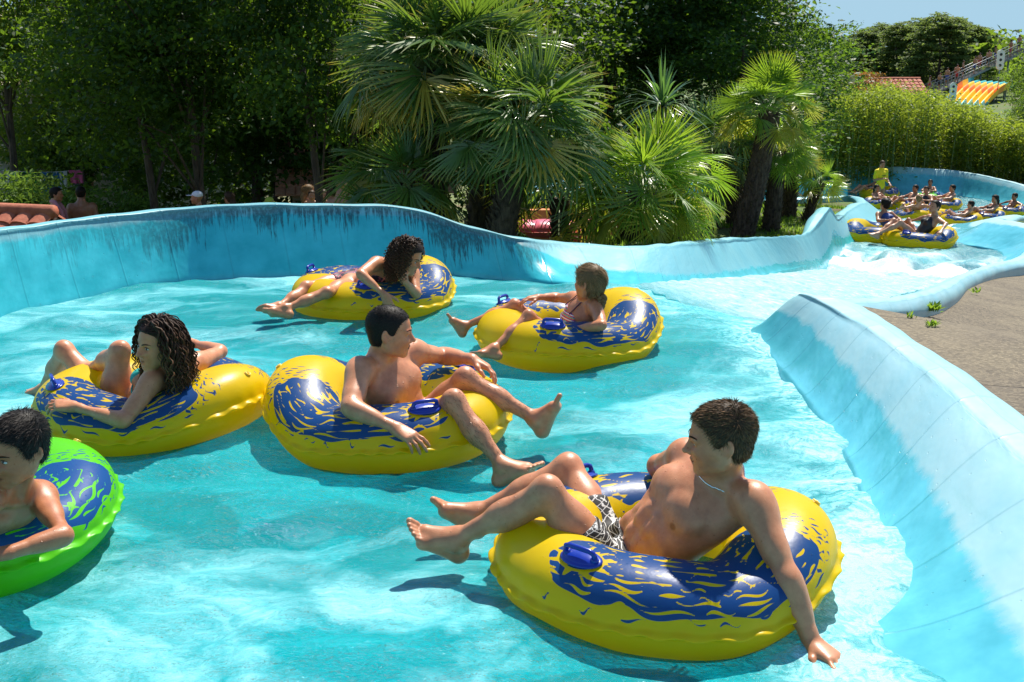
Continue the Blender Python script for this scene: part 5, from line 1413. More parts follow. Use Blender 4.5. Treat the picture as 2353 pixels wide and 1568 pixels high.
palm(foot(930, 12.6), crown_at(925, 430, 12.6), .10, 28, .50, .42, 'low fan palm at the left foot of the palm clump above the stained wall', 24, 'palm', GP, elev=(-.3, 1.3))
palm(foot(1290, 13.2), crown_at(1285, 455, 13.2), .10, 18, .5, .55, 'drooping young fan palm in front of the orange wall', 25, 'palm', GP, elev=(-.5, 1.2), droop=.42)
palm(foot(1440, 12.4), crown_at(1475, 450, 12.5), .14, 48, .45, .46, 'wide bright green bushy palm beside the grass bank of the chute', 26, 'palm_lime', GP, elev=(-.45, 1.4), n=28)
palm(foot(1540, 13.4), crown_at(1540, 420, 13.4), .12, 24, .44, .42, 'second bright bushy palm right behind the widest low one', 27, 'palm_lime', GP, elev=(-.4, 1.4))
palm(foot(1700, 21.0), crown_at(1768, 262, 21.0), .19, 38, .52, .58, 'tall palm with a leaning dark trunk standing alone on the lawn', 28, 'palm_lime', GP, bend=.10, elev=(-.25, 1.45), n=30, droop=.2)
palm(foot(1690, 22.6), crown_at(1690, 340, 22.6), .16, 22, .6, .6, 'half hidden palm behind the leaning trunk on the lawn', 29, 'palm', GP, elev=(-.2, 1.2))
palm(foot(1770, 21.8), crown_at(1790, 352, 21.8), .15, 26, .44, .44, 'shorter palm with yellowing leaves right of the leaning trunk', 30, 'palm_lime', GP, elev=(-.35, 1.1), dead=.3)
palm(foot(1812, 23.6), crown_at(1820, 372, 23.6), .14, 20, .42, .42, 'palm with a thick straight trunk, third from the leaning one', 31, 'palm', GP, elev=(-.25, 1.2))
palm(foot(1850, 23.0), crown_at(1884, 428, 23.0), .09, 16, .34, .30, 'small young palm with a slanting trunk at the far end of the lawn', 32, 'palm_lime', GP, bend=-.04, elev=(-.35, 1.35))
palm(foot(1640, 22.0), crown_at(1632, 350, 22.0), .12, 20, .66, .66, 'feathery grey-green palm left of the tall leaning one', 33, 'palm_blue', GP, elev=(-.3, 1.35), spread=2.6)
# a sword-leaved dracaena
def sword_plant(base, top, n, L, label, seed):
    g = np.random.default_rng(seed); base = np.asarray(base, float); top = np.asarray(top, float)
    root = empty('yucca', base); tag(root, label, 'yucca')
    o = palm_trunk([base, (base + top) / 2, top], .09, g, False).build('trunk', M['bark']); o.parent = root; o.location = tuple(-base)
    V = []; F = []; var = []; tip = []
    for i in range(n):
        az = i * 2.39996; el = 1.5 - 2.0 * (i / n) ** .9 + g.normal() * .1; l = L * (.8 + .35 * g.random()); d = np.array([math.cos(az) * math.cos(el), math.sin(az) * math.cos(el), math.sin(el)]); sd = nrm(np.cross(d, [0, 0, 1.0]) + 1e-3); n0 = len(V); vv = g.random()
        for k in range(7):
            a = k / 6; p = d * l * a + np.array([0, 0, -.42 * l * a ** 2.4 * math.cos(el) ** .5 if math.cos(el) > 0 else 0]); w_ = .022 * (.5 + 1.4 * a if a < .35 else 1.0) * (1 - a ** 3)
            V += [p - sd * w_, p + sd * w_]; var += [vv] * 2; tip += [0, 0]
        F += [(n0 + 2*k, n0 + 2*k + 1, n0 + 2*k + 3, n0 + 2*k + 2) for k in range(6)]
    o = link('crown', mesh('crown', V, F, dict(var=var, tip=tip)), M['palm_blue'], None, False); o.parent = root; o.location = tuple(top - base)
sword_plant(foot(1522, 17.5), crown_at(1522, 245, 17.5), 90, .85, 'yucca with long sword leaves rising above the low palms', 41)

# ---- broadleaf trees, pines, shrubs
def leaf_cloud(g, blobs, n, size, flat=.0, aspect=.55, upbias=.4, clump=None, down=0.0):
    """leaf quads scattered in clumps through a set of ellipsoids (centre, radii, weight)"""
    wts = np.array([b[2] for b in blobs], float); wts /= wts.sum()
    ncl = clump or max(20, n // 64)
    bi = g.choice(len(blobs), ncl, p=wts); C_ = np.array([blobs[i][0] for i in bi], float); Rr = np.array([blobs[i][1] for i in bi], float)
    u = g.standard_normal((ncl, 3)); u /= np.linalg.norm(u, axis=1)[:, None]; rad = g.random((ncl, 1)) ** .38
    cc = C_ + u * Rr * rad; cs = (.16 + .14 * g.random((ncl, 1))) * Rr.mean(1)[:, None]
    ci = g.integers(0, ncl, n); off = g.standard_normal((n, 3)) * cs[ci] * np.array([1.15, 1.15, .38])
    P = cc[ci] + off; P[:, 2] -= down * np.abs(off[:, 0])
    N = g.standard_normal((n, 3)); N[:, 2] = np.abs(N[:, 2]) * 1.0 + upbias; N /= np.linalg.norm(N, axis=1)[:, None]
    A = np.cross(N, g.standard_normal((n, 3))); A /= np.linalg.norm(A, axis=1)[:, None]; B = np.cross(N, A)
    s = size * (.6 + .8 * g.random((n, 1)))
    V = np.stack([P - A * s, P - B * s * aspect + N * s * .12, P + A * s, P + B * s * aspect + N * s * .12], 1).reshape(-1, 3)
    F = np.arange(4 * n).reshape(n, 4)
    cv = np.clip(.5 + .28 * g.standard_normal(ncl), 0, 1); var = np.repeat(np.clip(cv[ci] + .18 * g.standard_normal(n), 0, 1), 4)
    return V, F, var
def limb_mesh(g, h, r, blobs, k=9, th=.9):
    m = MB(); top = np.array([g.normal() * .05 * h, g.normal() * .05 * h, h * th]); n = 9
    P = [np.array([math.sin(a * 3 + h) * .03 * h * a, math.cos(a * 2.3) * .03 * h * a, 0]) + top * a for a in np.linspace(0, 1, n)]
    m.tube(P, [r * (1.25 if i == 0 else 1) * (1 - .8 * i / (n - 1)) + .01 for i in range(n)], 8)
    for j in range(k):
        b = blobs[j % len(blobs)]; i = int(g.integers(2, n - 2)); s_ = P[i]; e = np.asarray(b[0]) + g.standard_normal(3) * np.asarray(b[1]) * .4; mid = s_ * .5 + e * .5 + np.array([0, 0, .06 * h])
        m.tube([s_, mid, e], [r * .34, r * .2, .012], 5, False)
    return m
def tree_meshes(seed, h, spread, n, size, base=.25, blobs_n=9, r=.16, kind='broad'):
    g = np.random.default_rng(seed); blobs = []
    for i in range(blobs_n):
        a = i * 2.39996 + g.random(); q = (i + .5) / blobs_n
        if kind == 'pine':
            zz = h * (base + (1 - base) * q); rr = spread * (1.05 - .75 * q ** 1.6) * (.5 + .4 * g.random())
            blobs.append(((math.cos(a) * rr, math.sin(a) * rr, zz), (spread * .42, spread * .42, h * .085), 1.0))
        else:
            zz = h * (base + (1 - base) * (.08 + .86 * q)); rr = spread * (.62 * math.sin(math.pi * (.15 + .8 * q))) * (.6 + .6 * g.random())
            s_ = spread * (.36 + .22 * g.random()); blobs.append(((math.cos(a) * rr, math.sin(a) * rr, zz), (s_, s_, s_ * .8), 1.0))
    V, F, var = leaf_cloud(g, blobs, n, size)
    return mesh('crown', V, F, dict(var=var)), limb_mesh(g, h, r, blobs, 10 if kind != 'pine' else 14)
TREE_SETS = {}
def tree(key_, loc, rz, sc, label, group, mat, name='broadleaf_tree', cat='tree', **k):
    key = (key_, mat)
    if key not in TREE_SETS:
        cm, lm = tree_meshes(**k); tm = mesh('trunk', lm.v, lm.f); TREE_SETS[key] = (cm, tm)
        cm.materials.append(M[mat]); tm.materials.append(M['bark'])
    cm, tm = TREE_SETS[key]
    root = empty(name, loc, rz); tag(root, label, cat, group); root.scale = sc if hasattr(sc, '__len__') else (sc,) * 3
    for nm, me in (('trunk', tm), ('crown', cm)):
        o = bpy.data.objects.new(nm, me); COL.objects.link(o); o.parent = root
    return root
KA = dict(seed=51, h=8.0, spread=2.5, n=24000, size=.062, base=.36, blobs_n=18, r=.09)
KB = dict(seed=52, h=8.5, spread=2.9, n=26000, size=.062, base=.40, blobs_n=17, r=.10)
KC = dict(seed=53, h=7.0, spread=2.8, n=22000, size=.068, base=.05, blobs_n=15, r=.12)
GT = 'dark broadleaf trees behind the wave pool'
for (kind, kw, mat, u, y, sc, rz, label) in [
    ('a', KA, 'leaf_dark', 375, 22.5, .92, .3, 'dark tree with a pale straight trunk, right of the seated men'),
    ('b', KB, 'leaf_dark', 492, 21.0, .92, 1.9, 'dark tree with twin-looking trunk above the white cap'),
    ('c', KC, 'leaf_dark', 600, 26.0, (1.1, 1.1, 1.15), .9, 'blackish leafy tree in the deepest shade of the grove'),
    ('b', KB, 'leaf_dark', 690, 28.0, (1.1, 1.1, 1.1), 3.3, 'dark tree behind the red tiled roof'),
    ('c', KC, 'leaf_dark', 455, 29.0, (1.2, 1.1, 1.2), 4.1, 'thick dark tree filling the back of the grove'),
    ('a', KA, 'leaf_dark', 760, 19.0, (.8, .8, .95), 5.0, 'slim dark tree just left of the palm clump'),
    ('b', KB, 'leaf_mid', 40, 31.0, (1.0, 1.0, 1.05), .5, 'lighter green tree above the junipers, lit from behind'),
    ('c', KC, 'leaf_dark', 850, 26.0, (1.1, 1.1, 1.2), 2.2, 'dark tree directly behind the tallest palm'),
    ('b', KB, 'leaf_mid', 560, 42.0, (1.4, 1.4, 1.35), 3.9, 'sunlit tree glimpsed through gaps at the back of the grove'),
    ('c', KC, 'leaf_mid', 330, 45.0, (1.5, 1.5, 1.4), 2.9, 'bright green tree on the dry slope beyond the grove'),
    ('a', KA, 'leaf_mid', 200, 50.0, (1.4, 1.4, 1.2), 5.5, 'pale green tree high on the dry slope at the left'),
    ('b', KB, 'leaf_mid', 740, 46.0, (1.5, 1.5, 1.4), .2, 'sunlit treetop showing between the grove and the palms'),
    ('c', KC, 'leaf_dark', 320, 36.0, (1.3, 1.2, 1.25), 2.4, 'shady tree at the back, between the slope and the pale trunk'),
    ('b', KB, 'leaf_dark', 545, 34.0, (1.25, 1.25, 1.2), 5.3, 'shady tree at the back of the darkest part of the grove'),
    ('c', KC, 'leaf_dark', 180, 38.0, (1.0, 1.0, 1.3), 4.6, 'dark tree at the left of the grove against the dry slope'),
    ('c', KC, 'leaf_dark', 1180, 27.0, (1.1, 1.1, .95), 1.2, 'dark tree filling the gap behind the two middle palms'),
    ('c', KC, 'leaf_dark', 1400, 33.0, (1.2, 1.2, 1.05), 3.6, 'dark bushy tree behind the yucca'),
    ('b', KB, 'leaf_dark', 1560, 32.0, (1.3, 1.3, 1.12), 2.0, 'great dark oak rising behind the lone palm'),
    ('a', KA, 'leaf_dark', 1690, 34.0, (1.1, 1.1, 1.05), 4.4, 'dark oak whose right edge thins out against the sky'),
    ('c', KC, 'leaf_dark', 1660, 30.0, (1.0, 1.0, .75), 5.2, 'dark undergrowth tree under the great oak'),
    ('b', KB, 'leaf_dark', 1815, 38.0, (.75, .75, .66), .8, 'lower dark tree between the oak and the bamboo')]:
    p = foot(u, y); tree(kind, p, rz, sc, label, GT, mat, **kw)
KP = dict(seed=61, h=10.0, spread=3.0, n=22000, size=.15, base=.14, blobs_n=34, r=.18, kind='pine')
for (u, y, sc, rz, label, vt) in [(1288, 72, 1.0, .3, 'pine seen through the gap above the middle palms', 20), (1985, 84, .80, 1.2, 'thin pine left of the pine wood on the hill', 70), (2065, 80, .95, 2.2, 'pine with a flat top in the left half of the hill', 58), (2150, 76, 1.08, 3.1, 'largest round-crowned pine on the hill', 38), (2215, 82, .95, 4.0, 'pine just right of the largest one', 62), (2262, 90, .9, 5.1, 'pine at the right end of the wood on the hill', 85), (1940, 78, .7, 5.9, 'short pine at the left end of the hill', 95), (2110, 95, 1.0, .9, 'pine behind the two big ones on the hill', 75), (2018, 86, .95, 3.4, 'narrow pine between the flat-topped one and the left end', 60), (2185, 88, 1.0, 5.6, 'pine whose crown leans on the largest one from the right', 48), (2098, 84, .9, 4.7, 'darker pine in the middle of the hill', 50), (2240, 84, .9, 1.9, 'tall pine above the lower white board', 70), (2310, 96, .85, 2.7, 'distant pine above the stairs of the slide', 100)]:
    y *= 1.6; sc *= 1.6; p = foot(u, y); top = atY(u, vt, y)[2]
    hh = max(top - p[2], 4) / 10.2
    tree('pine', p, rz, (sc * .66, sc * .66, hh), label, 'pines on the hill', 'pine', 'pine_tree', 'pine tree', **KP)
for (u, y, vt, sx, mat, label, rz) in [(2395, 52, 150, .55, 'leaf_mid', 'leafy green tree cut by the right edge beside the slide', .4), (2385, 75, 85, .8, 'leaf_mid', 'bright treetop above the slide stairs at the right edge', 1.7), (2352, 47, 215, .36, 'leaf_dark', 'dark shrubby tree under the coloured slide', 2.4), (2262, 118, 150, .8, 'leaf_mid', 'green tree between the stairs and the pines', 3.8)]:
    p = foot(u, y); hh = (atY(u, vt, y)[2] - p[2]) / 7.2
    tree('c', p, rz, (sx, sx, hh), label, 'trees round the coloured slide', mat, **KC)
p = foot(1972, 56); tree('rust', p, .5, (.75, .75, (atY(1972, 160, 56)[2] - p[2]) / 7.2), 'rust-brown leaved tree behind the bamboo', None, 'rust', **KC)
# juniper mounds
g = np.random.default_rng(71)
def mound(name, u, v, y, rx, rz_, n, label, cat, mat, size, group=None):
    c = atY(u, v, y); base = np.array([c[0], y, gz(c[0], y)]); root = None
    blobs = [((g.normal() * rx * .45, g.normal() * rx * .3, (c[2] - base[2]) * (.35 + .5 * g.random())), (rx * .5, rx * .45, rz_ * .6), 1) for _ in range(9)]
    V, F, var = leaf_cloud(g, blobs, n, size, aspect=.28, upbias=.1)
    o = link(name, mesh(name, V, F, dict(var=var)), M[mat], None, False); o.location = tuple(base); tag(o, label, cat, group)
mound('juniper_bush', 62, 425, 23.0, 1.5, 1.25, 11000, 'broad sunlit juniper bush above the tiled roof', 'bush', 'juniper', .075)
mound('juniper_bush', 225, 448, 24, 1.05, .85, 6500, 'juniper bush right of the two men, sloping down to a low kerb', 'bush', 'juniper', .07)
mound('shrub', 60, 290, 40.0, 1.6, 1.6, 4500, 'yellow-green shrub on the slope at the far left', 'bush', 'leaf_mid', .12)
mound('shrub', 150, 330, 36.0, 1.2, 1.2, 3500, 'small bright shrub in front of the pale terrace', 'bush', 'leaf_mid', .10)
# ---- bamboo thicket: one mass nobody could count
def bamboo():
    m = MB(); xs = []; n = 460
    for i in range(n):
        a = i / n; u = 1872 + (2400 - 1872) * a + g.normal() * 5; y = 44.4 + 7.5 * g.random() ** 1.3 + (1 - a) * -1.5; 
        p = foot(u, y); top = atY(u, np.interp(u, [1872, 1920, 2010, 2100, 2200, 2290, 2353, 2420], [290, 205, 190, 212, 240, 268, 282, 290]) + abs(g.normal()) * 22 - 14 * math.sin(u * .045) * math.sin(u * .021 + 1), y)
        lean = np.array([g.normal() * .35, g.normal() * .3, 0]); h = top[2] - p[2]
        P = [p + np.array([0, 0, h * q]) + lean * q * q for q in np.linspace(0, 1, 5)]; m.tube(P, [.016, .016, .014, .010, .004], 4, False, 0); xs.append((P, h))
    nv = m.n; var = [.2] * nv; V = []; LF = []
    N = 110000; idx = g.integers(0, n, N); a = .06 + .96 * g.random(N) ** .75
    PP = np.array([x[0] for x in xs]); k = np.clip((a * 4).astype(int), 0, 3); f = a * 4 - k
    C_ = PP[idx, k] * (1 - f)[:, None] + PP[idx, k + 1] * f[:, None] + g.standard_normal((N, 3)) * np.array([.24, .24, .12])
    d = g.standard_normal((N, 3)); d[:, 2] = -.35 + .5 * d[:, 2]; d /= np.linalg.norm(d, axis=1)[:, None]; s = np.cross(d, g.standard_normal((N, 3))); s /= np.linalg.norm(s, axis=1)[:, None]
    L = (.10 + .09 * g.random((N, 1))); Wd = L * .16
    LV = np.stack([C_, C_ + d * L * .5 - s * Wd, C_ + d * L, C_ + d * L * .5 + s * Wd], 1).reshape(-1, 3); LF = np.arange(4 * N).reshape(N, 4) + nv
    vv = np.repeat(np.clip(.30 + .75 * (a - .5) + .22 * g.standard_normal(N), 0, 1), 4)  # leaf tone darkens towards the base: shade of the lower half painted in
    F = m.f + [tuple(int(q) for q in f_) for f_ in LF]
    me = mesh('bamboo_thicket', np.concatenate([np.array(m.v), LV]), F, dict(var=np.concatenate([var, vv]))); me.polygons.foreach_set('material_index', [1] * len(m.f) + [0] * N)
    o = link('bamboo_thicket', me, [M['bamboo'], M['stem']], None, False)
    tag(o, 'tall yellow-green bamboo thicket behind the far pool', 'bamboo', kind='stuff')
bamboo()
# ---- lawn
def grass(n, area, hgt, label):
    x = g.uniform(area[0], area[1], n * 3); y = g.uniform(area[2], area[3], n * 3)
    keep = ~inside(grow(POLY, .16), x, y) & (flow_t(x, y) > 0) & (x < np.interp(y, np.maximum.accumulate(crestL[:, 1]), crestL[:, 0]) + .0) ; x, y = x[keep][:n], y[keep][:n]; n = len(x)
    mott = fbm(x, y, .9, 3, 123); k = mott > -.75; x, y = x[k], y[k]; n = len(x)
    z = terrain(x, y); d = g.standard_normal((n, 3)) * .45; d[:, 2] = 1; d /= np.linalg.norm(d, axis=1)[:, None]; L = hgt * (.5 + g.random((n, 1))); s = np.stack([-d[:, 1], d[:, 0], 0 * x], 1); s /= np.maximum(np.linalg.norm(s, axis=1), 1e-3)[:, None]
    P = np.stack([x, y, z - .01], 1); w_ = .006 + .004 * g.random((n, 1)) + .0004 * y[:, None]
    V = np.stack([P - s * w_, P + s * w_, P + d * L * .6 + s * w_ * .7, P + d * L], 1).reshape(-1, 3)
    V = np.stack([P - s * w_, P + s * w_, P + d * L], 1).reshape(-1, 3)
    o = link('lawn_grass', mesh('lawn_grass', V, np.arange(3 * n).reshape(n, 3), dict(var=np.repeat(np.clip(.5 + .35 * mott[k] + .2 * g.standard_normal(n), 0, 1), 3))), M['grass'], None, False)
    tag(o, label, 'grass', kind='stuff')
grass(60000, (-.5, 11.5, 10.2, 34.0), .085, 'short sunlit lawn along the left side of the chute')
def weed(u, v, n, sc, label):
    p = atZ(u, v, .23); 
    for _ in range(6): p = atZ(u, v, gz(p[0], p[1]))
    V = []; F = []; var = []
    for i in range(n):
        az = g.random() * 6.28; el = .5 + .8 * g.random(); d = np.array([math.cos(az) * math.cos(el), math.sin(az) * math.cos(el), math.sin(el)]); s_ = nrm(np.cross(d, [0, 0, 1.])); L = sc * (.5 + .7 * g.random()); b_ = np.array([g.normal() * sc * .25, g.normal() * sc * .2, 0]); n0 = len(V)
        V += [b_, b_ + d * L * .55 - s_ * L * .14, b_ + d * L - [0, 0, L * .15], b_ + d * L * .55 + s_ * L * .14]; F.append((n0, n0 + 1, n0 + 2, n0 + 3)); var += [g.random()] * 4
    o = link('weed', mesh('weed', V, F, dict(var=var)), M['grass'], None, False); o.location = tuple(p); tag(o, label, 'weed')
weed(2140, 716, 44, .10, 'largest leafy weed growing between the chute rim and the concrete')
weed(2242, 674, 20, .085, 'weed beside the rim farther down the chute')
weed(2140, 752, 20, .06, 'tiny weed growing in a crack of the concrete')
weed(2090, 732, 12, .06, 'yellowish weed tuft at the foot of the rim')
# ---- far-off woodland that closes the horizon: reads as one mass
g = np.random.default_rng(91); bl = []
for i in range(150):
    a = g.uniform(.05, 1.25); r_ = g.uniform(135, 165); x_, y_ = math.sin(a) * r_, math.cos(a) * r_; s_ = g.uniform(2.2, 3.4)
    bl.append(((x_, y_, gz(x_, y_) + g.uniform(1.5, 3.6)), (s_ * 1.4, s_ * 1.4, s_), 1))
for i in range(60):
    a = g.uniform(-1.2, -.52); r_ = g.uniform(75, 100); x_, y_ = math.sin(a) * r_, math.cos(a) * r_; s_ = g.uniform(2.2, 3.4)
    bl.append(((x_, y_, gz(x_, y_) + g.uniform(1.5, 4)), (s_ * 1.4, s_ * 1.4, s_ * 1.2), 1))
for i in range(46):
    y_ = g.uniform(26, 60); x_ = .5 * y_ + 3 + g.uniform(0, 12); s_ = g.uniform(.9, 1.6)
    bl.append(((x_, y_, gz(x_, y_) + g.uniform(.8, 2.4)), (s_ * 1.3, s_ * 1.3, s_), 1))
Vw, Fw, vw = leaf_cloud(g, bl, 80000, .34, clump=2600)
o = link('woodland', mesh('woodland', Vw, Fw, dict(var=vw)), M['leaf_mid'], None, False); tag(o, 'far-off green woodland closing the horizon', 'woodland', kind='stuff')
# ================================================================ THE FAR POOLS AND WHAT STANDS ROUND THE GROUNDS
FAR_ME, FAR_P = ring_mesh('ring_body', nt=150, npf=70, seed=23, lift=.05, sag=.02)
GF = 'swim rings crowded in the far pool'
def seat_pose(arms='rest', lean=.55, spread=.0):
    """reclining in a ring, facing +Y, ring centre at the origin, water at z = 0"""
    J = dict(pel=(0, .0, .08), sn=(0, -.30, .44), shR=(.17, -.30, .44), shL=(-.17, -.30, .44), head=(0, -.30, .66), hipR=(.09, .06, .08), hipL=(-.09, .06, .08),
             knR=(.13 + spread, .42, .38), knL=(-.13 - spread, .40, .38), anR=(.10 + spread, .76, .17), anL=(-.10 - spread, .74, .17))
    if arms == 'rest': J.update(elR=(.42, -.18, .34), elL=(-.42, -.18, .34), wrR=(.46, .08, .33), wrL=(-.46, .08, .33))
    elif arms == 'wide': J.update(elR=(.46, -.34, .40), elL=(-.46, -.34, .40), wrR=(.66, -.16, .30), wrL=(-.66, -.16, .30))
    elif arms == 'lap': J.update(elR=(.30, -.12, .32), elL=(-.30, -.12, .32), wrR=(.10, .10, .36), wrL=(-.10, .10, .36))
    elif arms == 'front': J.update(elR=(.30, -.08, .34), elL=(-.30, -.08, .34), wrR=(.28, .2, .34), wrL=(-.28, .2, .34))
    return {k: np.array(v, float) for k, v in J.items()}
def stand_pose(arm=0.0):
    J = dict(pel=(0, 0, .95), sn=(0, -.01, 1.45), shR=(.18, -.01, 1.42), shL=(-.18, -.01, 1.42), head=(0, .01, 1.66), hipR=(.09, 0, .92), hipL=(-.09, 0, .92), knR=(.10, .02, .50), knL=(-.10, .02, .50), anR=(.10, 0, .08), anL=(-.10, 0, .08),
             elR=(.27, -.03, 1.14), elL=(-.27, -.03, 1.14), wrR=(.24, .12, .92), wrL=(-.24, .12, .92))
    if arm: J.update(wrR=(.14, .24, 1.10 + arm * .1), wrL=(-.20, .22, 1.0))
    return {k: np.array(v, float) for k, v in J.items()}
def place(J, loc, rz, s):
    c, n = math.cos(rz), math.sin(rz); R = np.array([[c, -n, 0], [n, c, 0], [0, 0, 1.0]])
    return {k: R @ (v * s) + np.asarray(loc, float) for k, v in J.items()}, R
DARK = (.014, .010, .008); BROWN = (.05, .028, .015); BLOND = (.20, .12, .055)
def figure(J, rz, s, label, skin, group, hair=DARK, look=None, fem=False, child=False, h=.014, style='short', fit=.4, wear=None, hup=(0, 0, 1), feet_dir=True, headsize=None):
    c, n = math.cos(rz), math.sin(rz); R = np.array([[c, -n, 0], [n, c, 0], [0, 0, 1.0]])
    look = R @ np.array(look if look is not None else (0, 1, -.05))
    hd = {q: dict(nrm_=R @ np.array((0, 0, 1.0)) + 1e-3) for q in 'RL' if 'wr' + q in J}
    ft = {q: dict(dir=R @ np.array((0, .8, .35))) for q in 'RL' if 'an' + q in J}
    b = Body(J, s, 1.0 if not (fem or child) else .93, fem=fem, child=child, fit=fit, hf=look, hu=hup, hands=hd, feet=ft, headsize=headsize)
    o = person(b, label, skin, group, h=h, eye=False)
    m = MB(); HV = []
    for sd in (1, -1):
        e = MB(); e.ball(b.hp(sd * .0325, .080, .001), (.012 * b.hs, .009 * b.hs, .007 * b.hs), 8, 6, Matrix(b.HR.tolist())); e.build('eye', M['iris'], o)
    if style == 'short': short_hair(b, o, hair, tuple(q * 2.4 for q in hair), h=.009, length=.022, count=700, thick=.010, stick=.2)
    elif style in ('long', 'bun', 'tail'):
        line = [-.10, -.10, -.095, -.08, -.05, -.01, .005, .035, .06, .076, .085]
        short_hair(b, o, hair, tuple(q * 2.2 for q in hair), h=.009, length=.05, count=900, thick=.014, line=line, stick=.05, mess=.1)
        e = MB()
        if style == 'bun': e.ball(b.hp(0, -.115, .055), (.042 * b.hs, .038 * b.hs, .042 * b.hs), 10, 8)
        else:
            P = [b.hp(0, -.09, .0), b.hp(.01, -.125, -.06), b.hp(.015, -.12, -.16), b.hp(.01, -.10, -.25)] if style == 'tail' else [b.hp(0, -.06, .0), b.hp(0, -.085, -.08), b.hp(0, -.08, -.18), b.hp(0, -.07, -.26)]
            e.tube(P, [.03 * b.hs, .04 * b.hs, .034 * b.hs, .008] if style == 'tail' else [.06 * b.hs, .068 * b.hs, .055 * b.hs, .01], 10)
        me = mesh('hair_tail', e.v, e.f, dict(tone=hair_colors(len(e.v), hair, .3))); link('hair_tail', me, M['hair'], o)
    up = b.R[:, 2]
    if wear:
        kind, mat = wear
        if kind == 'trunks':
            garment(b, 'swim_shorts', o, M[mat], [('c', J['pel'] - up * .12, J['pel'] + up * .05, .24, .20)] + [('c', J['hip' + q], J['hip' + q] + nrm(J['kn' + q] - J['hip' + q]) * .16 * s, .13, .13) for q in 'RL'], off=.012, h=h, invert=[('e', J['pel'] + up * .30 * s, b.R, (.4, .4, .19 * s))])
        elif kind == 'suit':
            garment(b, 'swimsuit', o, M[mat], [('c', J['pel'] - up * .05, J['sn'] - up * .17 * s, .22 * s, .17 * s), ('c', J['sn'] - up * .12 * s + b.R[:, 0] * .07, J['sn'] - up * .02 + b.R[:, 0] * .08, .05, .035), ('c', J['sn'] - up * .12 * s - b.R[:, 0] * .07, J['sn'] - up * .02 - b.R[:, 0] * .08, .05, .035)], use=('torso',), off=.010, h=h)
        elif kind == 'bikini':
            bikini(b, o, M[mat], M[mat], .006, bottoms=False)
    return b, o
M['black_cloth'] = plain('black_swim_cloth', (.010, .010, .012), .5)
M['blue_cloth'] = plain('blue_swim_cloth', (.02, .05, .22), .6)
M['red_cloth'] = plain('red_cloth', (.45, .03, .03), .7)
S1 = (.42, .215, .125); S2 = (.48, .265, .165); S3 = (.32, .155, .085)
def far_seat(u, v, z, face, label, ringlabel, skin=S1, s=.95, arms='rest', ring_sc=.97, rider=True, look=None, pgroup='swimmers in the far pool', off=(0, 0), **k):
    """face: bearing the rider's legs point to, degrees from +X"""
    c = atZ(u, v, z + .12); rz = R_(face) - math.pi / 2
    swim_ring((c[0], c[1], z + .105), R_(face) + math.pi, ringlabel, GF, me=FAR_ME, P=FAR_P, scale=ring_sc)
    if not rider: return c
    J, R = place(seat_pose(arms), (c[0] + off[0], c[1] + off[1], z + .02), rz, s)
    return figure(J, rz, s, label, skin, pgroup, look=look, **k)
ZM, ZF = -1.72, -3.3
# the two women riding down the middle basin
c = atZ(2020, 534, ZM + .12)
swim_ring((c[0], c[1], ZM + .105), R_(140), 'ring with the dark-haired girl, joined behind the woman in black', GF, me=FAR_ME, P=FAR_P, scale=1.06)
J, R = place(seat_pose('lap'), (c[0] + .22, c[1] - .05, ZM + .08), R_(200), .84)
figure(J, R_(200), .84, 'girl with a dark bun turned sideways, behind the reclining woman in black', S1, 'swimmers in the middle basin', fem=True, style='bun', look=(.2, -1, 0), wear=('suit', 'blue_cloth'), h=.011)
c = atZ(2110, 547, ZM + .12)
swim_ring((c[0], c[1], ZM + .105), R_(-5), 'ring under the reclining woman in a black swimsuit at the chute basin', GF, me=FAR_ME, P=FAR_P, scale=1.08)
J, R = place(seat_pose('wide'), (c[0] - .02, c[1] + .02, ZM + .05), R_(95), .98)
J['anR'], J['anL'] = R @ np.array((-.05, .80, .20)) + J['pel'] * [1, 1, 0] + [0, 0, ZM], R @ np.array((-.16, .84, .22)) + J['pel'] * [1, 1, 0] + [0, 0, ZM]
figure(J, R_(95), .98, 'woman with short black hair in a black swimsuit reclining with her legs over a ring', S2, 'swimmers in the middle basin', fem=True, look=(-.3, .9, .2), wear=('suit', 'black_cloth'), h=.011, style='short')
# the far pool
far_seat(2097, 494, ZF, 100, 'woman with pinned fair hair seen from behind, both arms stretched over her ring', 'ring at the front left of the far pool, under outstretched arms', arms='wide', fem=True, hair=BLOND, style='bun', wear=('bikini', 'black_cloth'))
far_seat(2207, 504, ZF, 150, 'boy with black hair seen from behind at the front right of the far pool', 'foremost ring of the far pool, lower right of the group', s=.85, skin=S1, child=True, arms='rest')
far_seat(2262, 497, ZF, 185, 'woman with a dark ponytail in the second ring from the right', 'second ring from the right end of the far pool', fem=True, arms='front', style='tail', wear=('bikini', 'black_cloth'))
far_seat(2312, 484, ZF, 190, 'dark-haired boy in the ring farthest right in the far pool', 'ring farthest right in the far pool', s=.82, child=True, arms='wide', skin=S3)
far_seat(2150, 494, ZF, 60, None, 'empty yellow ring wedged in the middle of the far group', rider=False)
far_seat(2084, 471, ZF, 200, 'dark-haired man leaning forward over the left ring of the group', 'ring at the left of the group, plain yellow end showing', arms='front', skin=S1, wear=('trunks', 'navy_cloth'))
far_seat(2118, 476, ZF, 230, 'woman with dark hair up in a black suit, in the middle of the group', 'ring half hidden in the middle of the far group', fem=True, style='bun', arms='lap', skin=S2, wear=('suit', 'black_cloth'))
far_seat(2166, 470, ZF, 185, 'man with dark hair looking left, at the back of the far group', 'rearmost ring of the far group under a dark-haired man', arms='front', skin=S2)
cc = atZ(2132, 452, ZF + .12)
